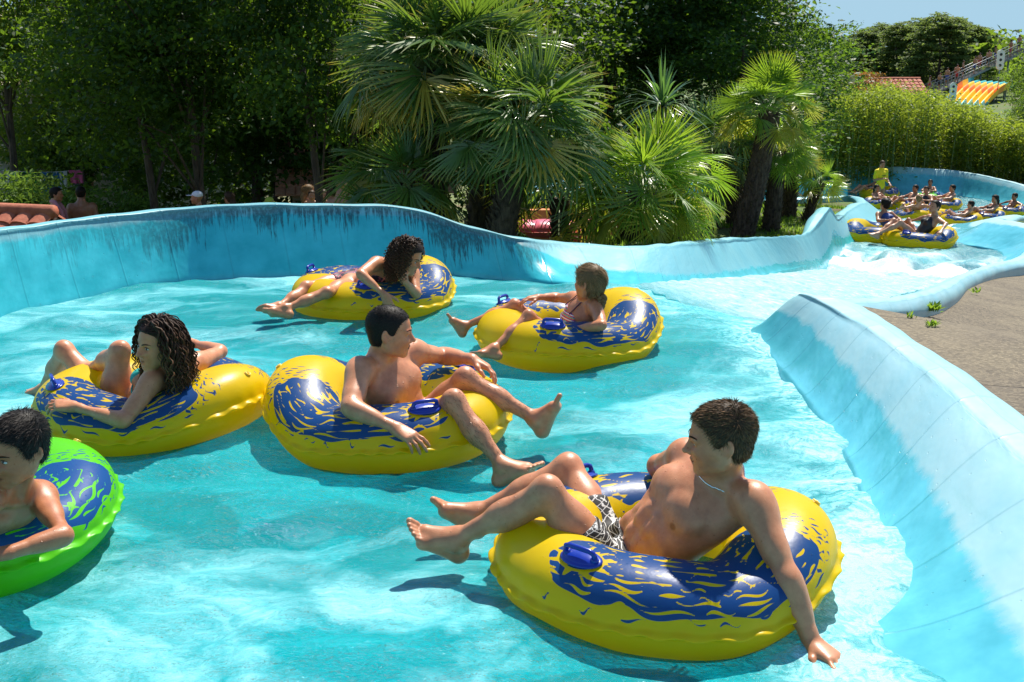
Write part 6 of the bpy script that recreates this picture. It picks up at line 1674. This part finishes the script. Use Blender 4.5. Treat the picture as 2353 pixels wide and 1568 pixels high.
swim_ring((cc[0], cc[1], ZF + .105), R_(60), 'lime green ring at the back of the far group', GF, mat='ring_green', nt=150, npf=70, seed=29)
J, R = place(seat_pose('lap'), (cc[0], cc[1], ZF + .05), R_(150), .8)
figure(J, R_(150), .8, 'small boy with cropped hair sitting in the green ring of the far pool', S1, 'swimmers in the far pool', child=True)
far_seat(2026, 468, ZF, -60, 'girl with long dark hair facing the camera below the man in the yellow shirt', 'ring right in front of the man in the yellow shirt', fem=True, style='long', arms='lap', skin=S1, s=.88)
far_seat(2020, 444, ZF, 200, 'dark-haired man seated behind the man in the yellow shirt', 'large ring behind the man in the yellow shirt', ring_sc=1.1, arms='front', skin=S1, wear=('trunks', 'black_cloth'), off=(-.3, 0))
# the attendant in the yellow shirt, standing waist deep
q = atZ(2033, 468, ZF); J, R = place(stand_pose(1), (q[0], q[1] + .6, ZF - .42), R_(205), 1.02)
b, o = figure(J, R_(205), 1.02, 'standing man in a yellow printed shirt, waist deep among the far rings', S1, None, hair=BROWN, look=(.3, .8, -.2))
M['yellow_shirt'] = plain('yellow_shirt', (.80, .66, .01), .8)
up, rt, fw = b.R[:, 2], b.R[:, 0], b.R[:, 1]
V_, F_ = grow_mesh([(b.torso, .05), (b.arms, .05)], .013, cut_by([('c', J['pel'] - up * .10, J['sn'] - up * .12, .24, .22), ('c', J['shR'] - up * .03, J['shR'] * .45 + J['elR'] * .55, .13, .11), ('c', J['shL'] - up * .03, J['shL'] * .45 + J['elL'] * .55, .13, .11), ('c', J['shL'] - fw * .02, J['shR'] - fw * .02, .085, .085)]), .016)
sh_ = link('shirt', mesh('shirt', V_, F_), M['yellow_shirt'], o)
m = MB(); M['print'] = plain('dark_print', (.07, .05, .01), .8)
def dots(rows, w_, z0):
    for i, (n_, hh) in enumerate(rows):
        for j in range(n_):
            x = (j - (n_ - 1) / 2) * w_; p = J['sn'] - up * (z0 + i * .055) + rt * x + fw * (.118 + .018 * (z0 < .3)) * 1.02; yield p, hh
m = MB()
for p, hh in list(dots([(7, .030), (9, .014)], .026, .16)): m.box(p + fw * .02, (.017, .006, hh), M=Matrix(b.R.tolist()))
m.build('shirt_print', M['print'], o)
q = atZ(1850, 466, ZF); J, R = place(seat_pose('rest'), (q[0], q[1], ZF), R_(100), .9)
figure(J, R_(100), .9, 'swimmer with black hair drifting in the channel behind the small palm', S1, 'swimmers in the far pool')
# ---- onlookers behind the stained wall
GO = 'bystanders behind the stained wall'
def onlooker(u, vtop, y, rz, s, label, **k):
    g_ = foot(u, y); top = atY(u, vtop, y)
    s_top = 1.78 * s; zz = top[2] - s_top
    J, R = place(stand_pose(k.pop('arm', 0)), (top[0], y, zz), R_(rz), s)
    return figure(J, R_(rz), s, label, k.pop('skin', S1), GO, **k), zz
(b, o), zz = onlooker(127, 431, 20.5, -85, 1.0, 'young man with a pink towel round his neck, behind the wall at the left', arm=1, skin=S1, h=.012, wear=('trunks', 'navy_cloth'))
m = MB(); J = b.J; up, rt, fw = b.R[:, 2], b.R[:, 0], b.R[:, 1]; t = NT('pink_towel'); wv = t.n('TexWave', {'Vector': t.pos(), 'Scale': 30.0}); M['towel_pink'] = t.done(t.bsdf(Base_Color=t.mix(wv.outputs['Fac'], (.42, .11, .16), (.55, .30, .34)), Roughness=.9))
nk = J['sn'] * .6 + J['head'] * .4
m.tube([J['sn'] - up * .38 + rt * .09 + fw * .14, J['sn'] - up * .08 + rt * .09 + fw * .10, nk + rt * .085 - fw * .01, nk - fw * .085, nk - rt * .085 - fw * .01, J['sn'] - up * .08 - rt * .09 + fw * .10, J['sn'] - up * .30 - rt * .09 + fw * .13], [.035, .042, .04, .04, .04, .042, .035], 10)
o2 = m.build('towel', M['towel_pink'], None); tag(o2, 'pink striped towel hanging round a young man\'s neck', 'towel')
onlooker(184, 429, 21.0, 15, 1.0, 'tanned man seen from behind, next to the one with the pink towel', skin=S3, h=.012, wear=('trunks', 'black_cloth'))
(b, o), zz = onlooker(452, 443, 18.6, 100, .72, 'child in a white cap peeking over the stained wall', child=True, h=.012, style='none', look=(0, 1, 0))
m = MB(); m.ball(b.hp(0, -.018, .062), (.088 * b.hs, .105 * b.hs, .075 * b.hs), 16, 10, Matrix(b.HR.tolist())); m.ball(b.hp(0, .12, .055), (.062 * b.hs, .075 * b.hs, .008 * b.hs), 12, 6, Matrix(b.HR.tolist()))
M['white_cloth'] = plain('white_cloth', (.72, .74, .80), .8)
m.build('cap', M['white_cloth'], o)
onlooker(527, 445, 18.6, 60, .66, 'little girl with brown hair, right of the white cap', child=True, h=.012, hair=BROWN, style='long')
(b, o), zz = onlooker(618, 457, 18.8, 60, .62, 'child whose yellow-green hat just clears the wall', child=True, h=.013, style='none')
m = MB(); m.ball(b.hp(0, -.018, .055), (.09 * b.hs, .107 * b.hs, .08 * b.hs), 14, 8); m.ball(b.hp(0, -.01, .03), (.13 * b.hs, .145 * b.hs, .01 * b.hs), 14, 6); M['hat'] = plain('lime_hat', (.35, .42, .05), .8); m.build('hat', M['hat'], o)
onlooker(707, 426, 21, -60, .97, 'fair-haired woman in a teal swimsuit holding two toddlers', fem=True, hair=BLOND, style='long', skin=S2, wear=('suit', 'teal_cloth'), h=.012)
onlooker(716, 441, 20.6, 190, .55, 'toddler in front of the fair-haired woman', child=True, h=.010, hair=BROWN, skin=S2)
onlooker(743, 439, 20.7, 180, .58, 'toddler with a dummy beside the fair-haired woman', child=True, h=.010, hair=BROWN, skin=S2)
onlooker(784, 408, 18.0, -30, 1.03, 'broad bald man seen from behind, at the left edge of the palms', style='none', skin=S3, h=.012, wear=('trunks', 'navy_cloth'))
onlooker(928, 442, 20.0, 40, .9, 'person in a white shirt mostly hidden by palm trunks', skin=S1, wear=('suit', 'white_cloth'))

# ---- roofs and walls
def tile_mat(name, a, b_):
    t = NT(name); p = t.pos(); nz = t.noise(p, 9, 5, .6)
    return t.done(t.bsdf(Base_Color=t.mix(t.ramp(nz.outputs['Fac'], [(.3, 0.0), (.7, 1.0)]), a, b_), Roughness=.8, Normal=t.bump(nz.outputs['Fac'], .4, .02)))
M['tile'] = tile_mat('clay_roof_tile', (.28, .065, .03), (.46, .14, .07)); M['tile_pale'] = tile_mat('bleached_roof_tile', (.42, .20, .14), (.58, .34, .25))
M['render_wall'] = tile_mat('ochre_render', (.40, .30, .20), (.50, .40, .28)); M['orange_wall'] = tile_mat('orange_render', (.55, .16, .045), (.66, .23, .08)); M['wood'] = plain('dark_timber', (.06, .04, .028), .8)
def tiled_slope(a, b_, c, d, nx, ny, r=.06):
    """rows of half-round tiles over the quad a-b (eave) to d-c (ridge)"""
    m = MB(); a, b_, c, d = [np.asarray(q, float) for q in (a, b_, c, d)]
    nn = nrm(np.cross(b_ - a, d - a))
    if nn[2] < 0: nn = -nn
    for i in range(nx):
        for j in range(ny):
            def pt(s_, t_): return (a * (1 - s_) + b_ * s_) * (1 - t_) + (d * (1 - s_) + c * s_) * t_
            V = []; k = 6
            for e, tt, lift in ((0, j / ny - .02, .03), (1, (j + 1) / ny, .0)):
                for q in range(k + 1):
                    an = math.pi * q / k; s_ = (i + .5 - .5 * math.cos(an)) / nx
                    V.append(pt(s_, tt) + nn * (r * math.sin(an) + lift))
            m.add(V, [(q, q + 1, k + 2 + q, k + 1 + q) for q in range(k)])
            m.add([V[q] for q in range(k + 1)] , [tuple(range(k + 1))])
    return m
def hut(name, base, rz, w_, d_, h_, rh, label, tile='tile', wall='render_wall', nx=16, ny=7):
    root = empty(name, base, rz); tag(root, label, 'building')
    wl = MB(); wl.box((0, 0, h_ / 2), (w_, d_, h_)); wl.add([(-w_/2, -d_/2, h_), (-w_/2, d_/2, h_), (-w_/2, 0, h_ + rh), (w_/2, -d_/2, h_), (w_/2, d_/2, h_), (w_/2, 0, h_ + rh)], [(0, 1, 2), (3, 5, 4)])
    e = wl.build('wall', M[wall], None, False); e.parent = root
    o_ = .35; k = rh / (d_ / 2)
    r0 = tiled_slope((-w_/2 - o_, -d_/2 - o_, h_ - o_ * k), (w_/2 + o_, -d_/2 - o_, h_ - o_ * k), (w_/2 + o_, 0, h_ + rh), (-w_/2 - o_, 0, h_ + rh), nx, ny)
    r1 = tiled_slope((-w_/2 - o_, d_/2 + o_, h_ - o_ * k), (w_/2 + o_, d_/2 + o_, h_ - o_ * k), (w_/2 + o_, 0, h_ + rh), (-w_/2 - o_, 0, h_ + rh), nx, ny)
    e = r0.build('roof_slope', M[tile], None, False); e.parent = root
    e = r1.build('roof_slope', M[tile], None, False); e.parent = root
    rg = MB(); rg.tube([(-w_/2 - o_, 0, h_ + rh + .02), (w_/2 + o_, 0, h_ + rh + .02)], .09, 10); e = rg.build('ridge', M[tile], None); e.parent = root
    for sx in (-1, 1):
        ff = MB(); ff.tube([(sx * (w_/2 + o_), -(d_/2 + o_), h_ - o_ * k - .08), (sx * (w_/2 + o_), 0, h_ + rh - .08), (sx * (w_/2 + o_), d_/2 + o_, h_ - o_ * k - .08)], .05, 4)
        e = ff.build('barge_board', M['wood'], None, False); e.parent = root
    return root
q = atY(-20, 470, 14.5); gq = gz(q[0], 14.5)
hut('tiled_hut', (q[0] - 1.05, 14.9, gq), R_(-16), 3.2, 1.7, q[2] - gq - .72, .62, 'low hut with a red tiled roof at the left edge behind the wall')
q = atY(795, 312, 26); hut('tiled_pavilion', (q[0] + .2, 27.4, gz(q[0], 26)), R_(8), 3.2, 3.0, q[2] - gz(q[0], 26) - 1.0, 1.0, 'dim pavilion with a faded tile roof between the grove and the palms', 'tile_pale', nx=18)
q = atY(2050, 184, 64); hut('tiled_house', (q[0], 65.5, gz(q[0], 65)), R_(4), 3.4, 3.4, q[2] - gz(q[0], 65) - .9, .9, 'distant house whose red tile roof shows above the bamboo')
# low orange wall and step, pink air mattress, pole
q0, q1 = foot(1100, 17.0), foot(1420, 17.6)
m = MB(); m.box(((q0 + q1) / 2 + [0, .4, .42]), (float(np.linalg.norm(q1 - q0)), .18, 1.0), R_(4))
root = m.build('low_wall', M['orange_wall'], None, False); tag(root, 'low orange rendered wall behind the palms', 'wall')
m = MB(); m.box(((q0 + q1) / 2 + [0, -.1, .06]), (float(np.linalg.norm(q1 - q0)), .62, .20), R_(4)); m.build('step', M['tile_pale'], root, False)
def air_mattress(u, v, y):
    c = atY(u, v, y); m = MB(); n, k = 40, 14; V = []; w_, l_ = .22, .46
    for i in range(n + 1):
        a = i / n; x = (a - .5) * 2 * l_; e = (1 - abs(2 * a - 1) ** 5) ** .4 * (1 - .10 * abs(math.sin(a * math.pi * 4)) ** 8)
        for j in range(k): an = 2 * math.pi * j / k; V.append((x, math.cos(an) * w_ * (.6 + .4 * e), math.sin(an) * .13 * e + .0))
    m.add(V, [(i*k + j, i*k + (j+1) % k, (i+1)*k + (j+1) % k, (i+1)*k + j) for i in range(n) for j in range(k)])
    m.add([(l_ + .02 * q, math.sin(q * 2.1) * .05, .04 * math.cos(q * 1.7)) for q in range(8)], [(0, 1, 2), (2, 3, 4), (4, 5, 6)])
    o = m.build('air_mattress', M['pink_vinyl']); o.location = tuple(c); o.rotation_euler = (0, 0, R_(4)); tag(o, 'pink inflated air mattress lying on the grass behind the wall', 'air mattress')
    e = MB(); e.tube([(-l_ * 1.0, -w_ * .99, 0), (0, -w_ * 1.03, .0), (l_ * 1.0, -w_ * .99, 0)], .008, 6); e.build('seam', M['coral'], None).parent = o
M['pink_vinyl'] = plain('pink_vinyl', (.75, .13, .22), .3)
air_mattress(1248, 529, 14.0)
a_, b2 = foot(1310, 13.6), foot(1390, 15.0); m = MB(); m.tube([a_ + [0, 0, .05], b2 + [0, 0, .05]], .025, 8); M['white_paint'] = plain('white_paint', (.72, .72, .70), .5); o = m.build('pole', M['white_paint']); tag(o, 'white pole lying on the grass beside the air mattress', 'pole')
m = MB(); p_ = foot(1332, 16.4); m.ball(p_ + [0, 0, .22], (.26, .16, .20)); m.ball(p_ + [.1, 0, .38], (.14, .10, .08)); o = m.build('beach_bag', M['red_cloth']); tag(o, 'red beach bag against the orange wall', 'bag')
# low kerb and rail behind the wall at the left
a_, b2 = foot(165, 20.0), foot(262, 22.0); m = MB(); m.tube([a_ + [0, 0, .55], b2 + [0, 0, .55]], .035, 8)
for q in np.linspace(0, 1, 4): p_ = a_ * (1 - q) + b2 * q; m.tube([p_, p_ + [0, 0, .55]], .03, 6)
o = m.build('handrail', M['white_paint'], None); tag(o, 'pale handrail sloping along the path behind the wall', 'railing')
# the terrace wall, clothes line and towels, sunbathers
q0, q1 = foot(-60, 44.0), foot(255, 47.0); m = MB(); L_ = float(np.linalg.norm(q1 - q0)); m.box((q0 + q1) / 2 + [0, 0, .75], (L_, .3, 1.5), math.atan2(q1[1] - q0[1], q1[0] - q0[0])); m.box((q0 + q1) / 2 + [0, 0, 1.54], (L_ + .1, .42, .08), math.atan2(q1[1] - q0[1], q1[0] - q0[0]))
M['stone'] = tile_mat('pale_stone', (.30, .25, .19), (.46, .40, .31)); o = m.build('terrace_wall', M['stone'], None, False); tag(o, 'long pale stone terrace wall behind the clothes line', 'wall')
pA, pB = foot(12, 28.0), foot(205, 29.0); hA = atY(12, 391, 28.0)[2]; hB = atY(205, 390, 29.0)[2]
root = empty('clothes_line', pA); tag(root, 'clothes line strung between two posts above the junipers', 'clothes line')
for p_, hz in ((pA, hA), (pB, hB)): m = MB(); m.tube([p_, [p_[0], p_[1], hz + .05]], .03, 8); m.build('post', M['wood'], root)
m = MB(); A3 = np.array([pA[0], pA[1], hA]); B3 = np.array([pB[0], pB[1], hB]); m.tube([A3 * (1 - q) + B3 * q - [0, 0, .06 * math.sin(q * 3.14)] for q in np.linspace(0, 1, 12)], .006, 4); m.build('line', M['white_paint'], root)
def cloth_on_line(q, w_, h_, mat, name, label, cat):
    c = A3 * (1 - q) + B3 * q - np.array([0, 0, .06 * math.sin(q * 3.14)]); d = nrm(B3 - A3); nn = np.array([-d[1], d[0], 0]); V = []; n, k = 10, 8
    for i in range(n + 1):
        for j in range(k + 1):
            a = i / n - .5; f = j / k; V.append(c + d * a * w_ * (1 - .15 * f) + nn * (.03 * math.sin(i * 1.3) * f + .012) - np.array([0, 0, h_ * f * (1 + .05 * math.sin(i * 2.1))]))
    m = MB(); V2 = [v - nn * .02 for v in V]; s_ = k + 1
    m.add(V, [(i*s_+j, (i+1)*s_+j, (i+1)*s_+j+1, i*s_+j+1) for i in range(n) for j in range(k)]); m.add(V2, [(i*s_+j+1, (i+1)*s_+j+1, (i+1)*s_+j, i*s_+j) for i in range(n) for j in range(k)])
    o = m.build(name, M[mat]); tag(o, label, cat)
t = NT('green_towel'); nz = t.noise(t.pos(), 3, 3, .5); r = t.ramp(nz.outputs['Fac'], [(0, (.05, .40, .06)), (.5, (.015, .05, .02)), (.58, (.06, .45, .08))]); r.color_ramp.interpolation = 'CONSTANT'; M['towel_green'] = t.done(t.bsdf(Base_Color=r, Roughness=.9))
M['towel_blue'] = plain('blue_towel', (.02, .12, .28), .9); M['towel_white'] = plain('white_towel', (.6, .58, .56), .9); M['pink_cloth'] = plain('pink_cloth', (.70, .12, .28), .8)
cloth_on_line(.16, .28, .45, 'towel_white', 'towel', 'small pale cloth, leftmost on the clothes line', 'towel')
cloth_on_line(.33, .62, .85, 'towel_green', 'towel', 'green and black patterned towel on the clothes line', 'towel')
cloth_on_line(.60, .62, .80, 'towel_blue', 'towel', 'dark blue towel on the clothes line', 'towel')
cloth_on_line(.74, .26, .55, 'towel_white', 'towel', 'narrow pale towel right of the blue one', 'towel')
cloth_on_line(.92, .36, .32, 'pink_cloth', 'bikini', 'pink bikini drying at the right end of the clothes line', 'swimwear')
for i, (u, v, y, sk, rz, wr, lb) in enumerate([(188, 402, 30, S2, 20, 'red_cloth', 'bather in red trunks standing left among the far sunbathers'), (200, 408, 29, S1, 100, 'blue_cloth', 'bather in blue trunks in the middle of the far sunbathers'), (226, 396, 30, S2, 200, 'red_cloth', 'tall bather in red trunks under the tree branches'), (246, 404, 31, S1, -60, 'navy_cloth', 'bather in dark trunks at the right of the sunbathers'), (212, 412, 27.5, S2, 300, 'black_cloth', 'bather in black trunks nearest to the junipers')]):
    y *= 1.35; J, R = place(stand_pose(i % 2), foot(u, y), R_(rz), .98); figure(J, R_(rz), .98, lb, sk, 'sunbathers under the trees', h=.018, wear=('trunks', wr))
for i, (u, y, mat, lb) in enumerate([(172, 28, 'towel_white', 'white folding lounger among the sunbathers'), (205, 30.5, 'towel_blue', 'blue folding lounger behind the sunbathers'), (272, 30, 'blue_cloth', 'blue folding chair right of the sunbathers')]):
    p_ = foot(u, y * 1.3); root = empty('deck_lounger', p_, R_(20 * i)); tag(root, lb, 'lounger')
    m = MB(); m.box((0, 0, .34), (.6, 1.2, .05)); m.build('seat', M[mat], None, False).parent = root
    m = MB(); m.box((0, .78, .58), (.6, .05, .62), M=Matrix.Rotation(R_(-30), 3, 'X')); m.build('backrest', M[mat], None, False).parent = root
    for sx in (-1, 1):
        for sy in (-.5, .5): m = MB(); m.tube([(sx * .27, sy, 0), (sx * .27, sy, .32)], .018, 6); m.build('leg', M['white_paint'], None).parent = root
# ---- the coloured multi-lane slide on the hill, its stairs, lane boards and climbers
def paint(name, c): M[name] = plain(name, c, .4, .5, .06)
paint('slide_turquoise', (.05, .42, .44)); paint('slide_yellow', (.90, .52, .01)); paint('slide_orange', (.80, .20, .012)); paint('steel', (.20, .21, .21)); paint('board_white', (.74, .74, .72)); paint('board_hole', (.02, .02, .02))
YS = 104.0
tl, tr, bl, br = atY(2236, 196, YS + 12), atY(2338, 203, YS + 9), atY(2166, 250, YS), atY(2262, 258, YS - 1.5)
root = empty('water_slide', bl); tag(root, 'wide multi-lane slide in turquoise, yellow and orange bands on the hill', 'water slide')
bands = [(0, .14, 'slide_turquoise'), (.14, .40, 'slide_yellow'), (.40, .58, 'slide_orange'), (.58, .78, 'slide_yellow'), (.78, 1.0, 'slide_turquoise')]
nl = 7
for a, b3, mt in bands:
    V = []; F = []; n = 8; K = nl * 8
    for i in range(n + 1):
        q = a + (b3 - a) * i / n; l_ = bl * (1 - q) + tl * q; r_ = br * (1 - q) + tr * q
        bump_ = .5 * math.sin(q * 3.14)
        for j in range(K + 1): f = j / K; V.append(l_ * (1 - f) + r_ * f + np.array([0, 0, bump_ + .55 * (abs(math.cos(f * nl * math.pi)) ** 4) + (.5 * max(0, abs(2 * f - 1) - .96) * 10)]))
    F = [(i*(K+1)+j, i*(K+1)+j+1, (i+1)*(K+1)+j+1, (i+1)*(K+1)+j) for i in range(n) for j in range(K)]
    link('lane_band', mesh('lane_band', V, F), M[mt], root)
for f in np.linspace(0, 1, 5):
    for q in (.25, .6, .95):
        p_ = (bl * (1 - q) + tl * q) * (1 - f) + (br * (1 - q) + tr * q) * f; g0 = gz(p_[0], p_[1])
        if p_[2] - g0 > .3: m = MB(); m.tube([[p_[0], p_[1], g0 - .2], p_ - [0, 0, .05]], .08, 6); m.build('post', M['steel'], root)
# stairs
s0, s1 = atY(2128, 222, YS + 6), atY(2390, 98, YS + 22)
root = empty('slide_stairs', s0); tag(root, 'long metal stairway with railings climbing the hill to the slide top', 'stairs')
m = MB(); nst = 70
for i in range(nst): p_ = s0 + (s1 - s0) * (i / nst); m.box(p_, (.38, 1.5, .10), .0)
m.build('steps', M['steel'], root, False)
for dy in (-.75, .75):
    m = MB(); m.tube([s0 + [0, dy, 1.0], s1 + [0, dy, 1.0]], .035, 6); m.tube([s0 + [0, dy, .5], s1 + [0, dy, .5]], .03, 6); m.tube([s0 + [0, dy, -.1], s1 + [0, dy, -.1]], .07, 6)
    for i in range(0, nst + 1, 2): p_ = s0 + (s1 - s0) * (i / nst); m.tube([p_ + [0, dy, 0], p_ + [0, dy, 1.0]], .03, 5)
    m.build('railing', M['steel'], root)
for f in (.2, .45, .7, .92):
    p_ = s0 + (s1 - s0) * f; m = MB(); m.tube([[p_[0], p_[1], gz(p_[0], p_[1]) - .3], p_], .10, 6); m.build('post', M['steel'], root)
def lane_board(u, v, y, hgt, label):
    c = atY(u, v, y); root = empty('lane_board', (c[0], c[1], gz(c[0], c[1]))); tag(root, label, 'sign')
    m = MB(); w_ = hgt * .40; n = 16; V = []
    for side in (-.04, .04):
        for i in range(2 * n): an = 2 * math.pi * i / (2 * n); V.append(c + np.array([math.cos(an) * w_ / 2, side, math.sin(an) * w_ / 2 + (hgt / 2 - w_ / 2) * (1 if math.sin(an) >= 0 else -1)]))
    m.add(V, [tuple(range(2 * n))[::-1], tuple(range(2 * n, 4 * n))] + [(i, (i + 1) % (2*n), 2*n + (i + 1) % (2*n), 2*n + i) for i in range(2 * n)])
    for q in (.3, 0, -.3): m.ball(c + np.array([0, -.045, q * hgt * .9]), (hgt * .075, .015, hgt * .075), 12, 6, mi=1)
    m.build('board', [M['board_white'], M['board_hole']], root, False)
    m = MB(); m.tube([[c[0], c[1], gz(c[0], c[1])], c - [0, 0, hgt * .45]], .04, 6); m.build('post', M['steel'], root)
lane_board(2299, 138, YS + 4, 1.75, 'white rounded board with three dark round lights, high beside the stairs')
lane_board(2190, 211, YS + 1, 1.6, 'white rounded board with three dark round lights, low at the foot of the stairs')
for i, f in enumerate((.03, .09, .17, .23, .30, .38, .44, .50, .58, .70, .80)):
    p_ = s0 + (s1 - s0) * f + [0, .3 * (-1) ** i, .02]; J, R = place(stand_pose(i % 2), p_, R_(-100 + 25 * (i % 4)), .95)
    figure(J, R_(-100), .95, ['climber in red shorts on the slide stairs, at their lower end', 'second climber from the foot of the slide stairs, dark shorts', 'climber in the lower third of the slide stairs, blue shorts', 'climber in red trunks a third of the way up the stairs', 'climber in dark trunks below the middle of the slide stairs', 'climber in blue shorts near the middle of the slide stairs', 'climber in red shorts just past the middle of the stairs', 'climber in black shorts under the higher white board', 'climber in blue trunks beside the higher white board', 'climber in red shorts above the higher white board', 'topmost climber in view on the slide stairs'][i], S1, 'people climbing the slide stairs', h=.035, wear=('trunks', ['red_cloth', 'navy_cloth', 'blue_cloth', 'red_cloth', 'navy_cloth', 'blue_cloth', 'red_cloth', 'black_cloth', 'blue_cloth', 'red_cloth', 'navy_cloth'][i]))
# turquoise flume wall seen between the palm trunks
pa, pb, pc = atZ(1735, 420, -2.4), atY(1870, 415, 40.5), atY(1955, 430, 40.5)
m = MB(); V = []
P_ = [atY(1560, 420, 38), atY(1740, 414, 39.0), atY(1800, 410, 40), atY(1870, 418, 40.4), atY(1948, 429, 40.0)]
for i in range(41):
    q = i / 40 * 4; k = min(int(q), 3); p_ = P_[k] * (1 - (q - k)) + P_[k + 1] * (q - k)
    for (dy, dz) in ((-.35, -1.9), (-.22, -1.2), (-.1, -.5), (0, -.08), (.1, 0), (.24, -.04), (.30, -.4), (.34, -1.9)): V.append(p_ + [0, dy, dz])
m.add(V, [(i*8+j, (i+1)*8+j, (i+1)*8+j+1, i*8+j+1) for i in range(40) for j in range(7)])
M['flume'] = plain('turquoise_vinyl', (.05, .42, .52), .35)
o = m.build('flume_wall', M['flume']); tag(o, 'turquoise flume wall glimpsed between the palm trunks', 'pool wall')
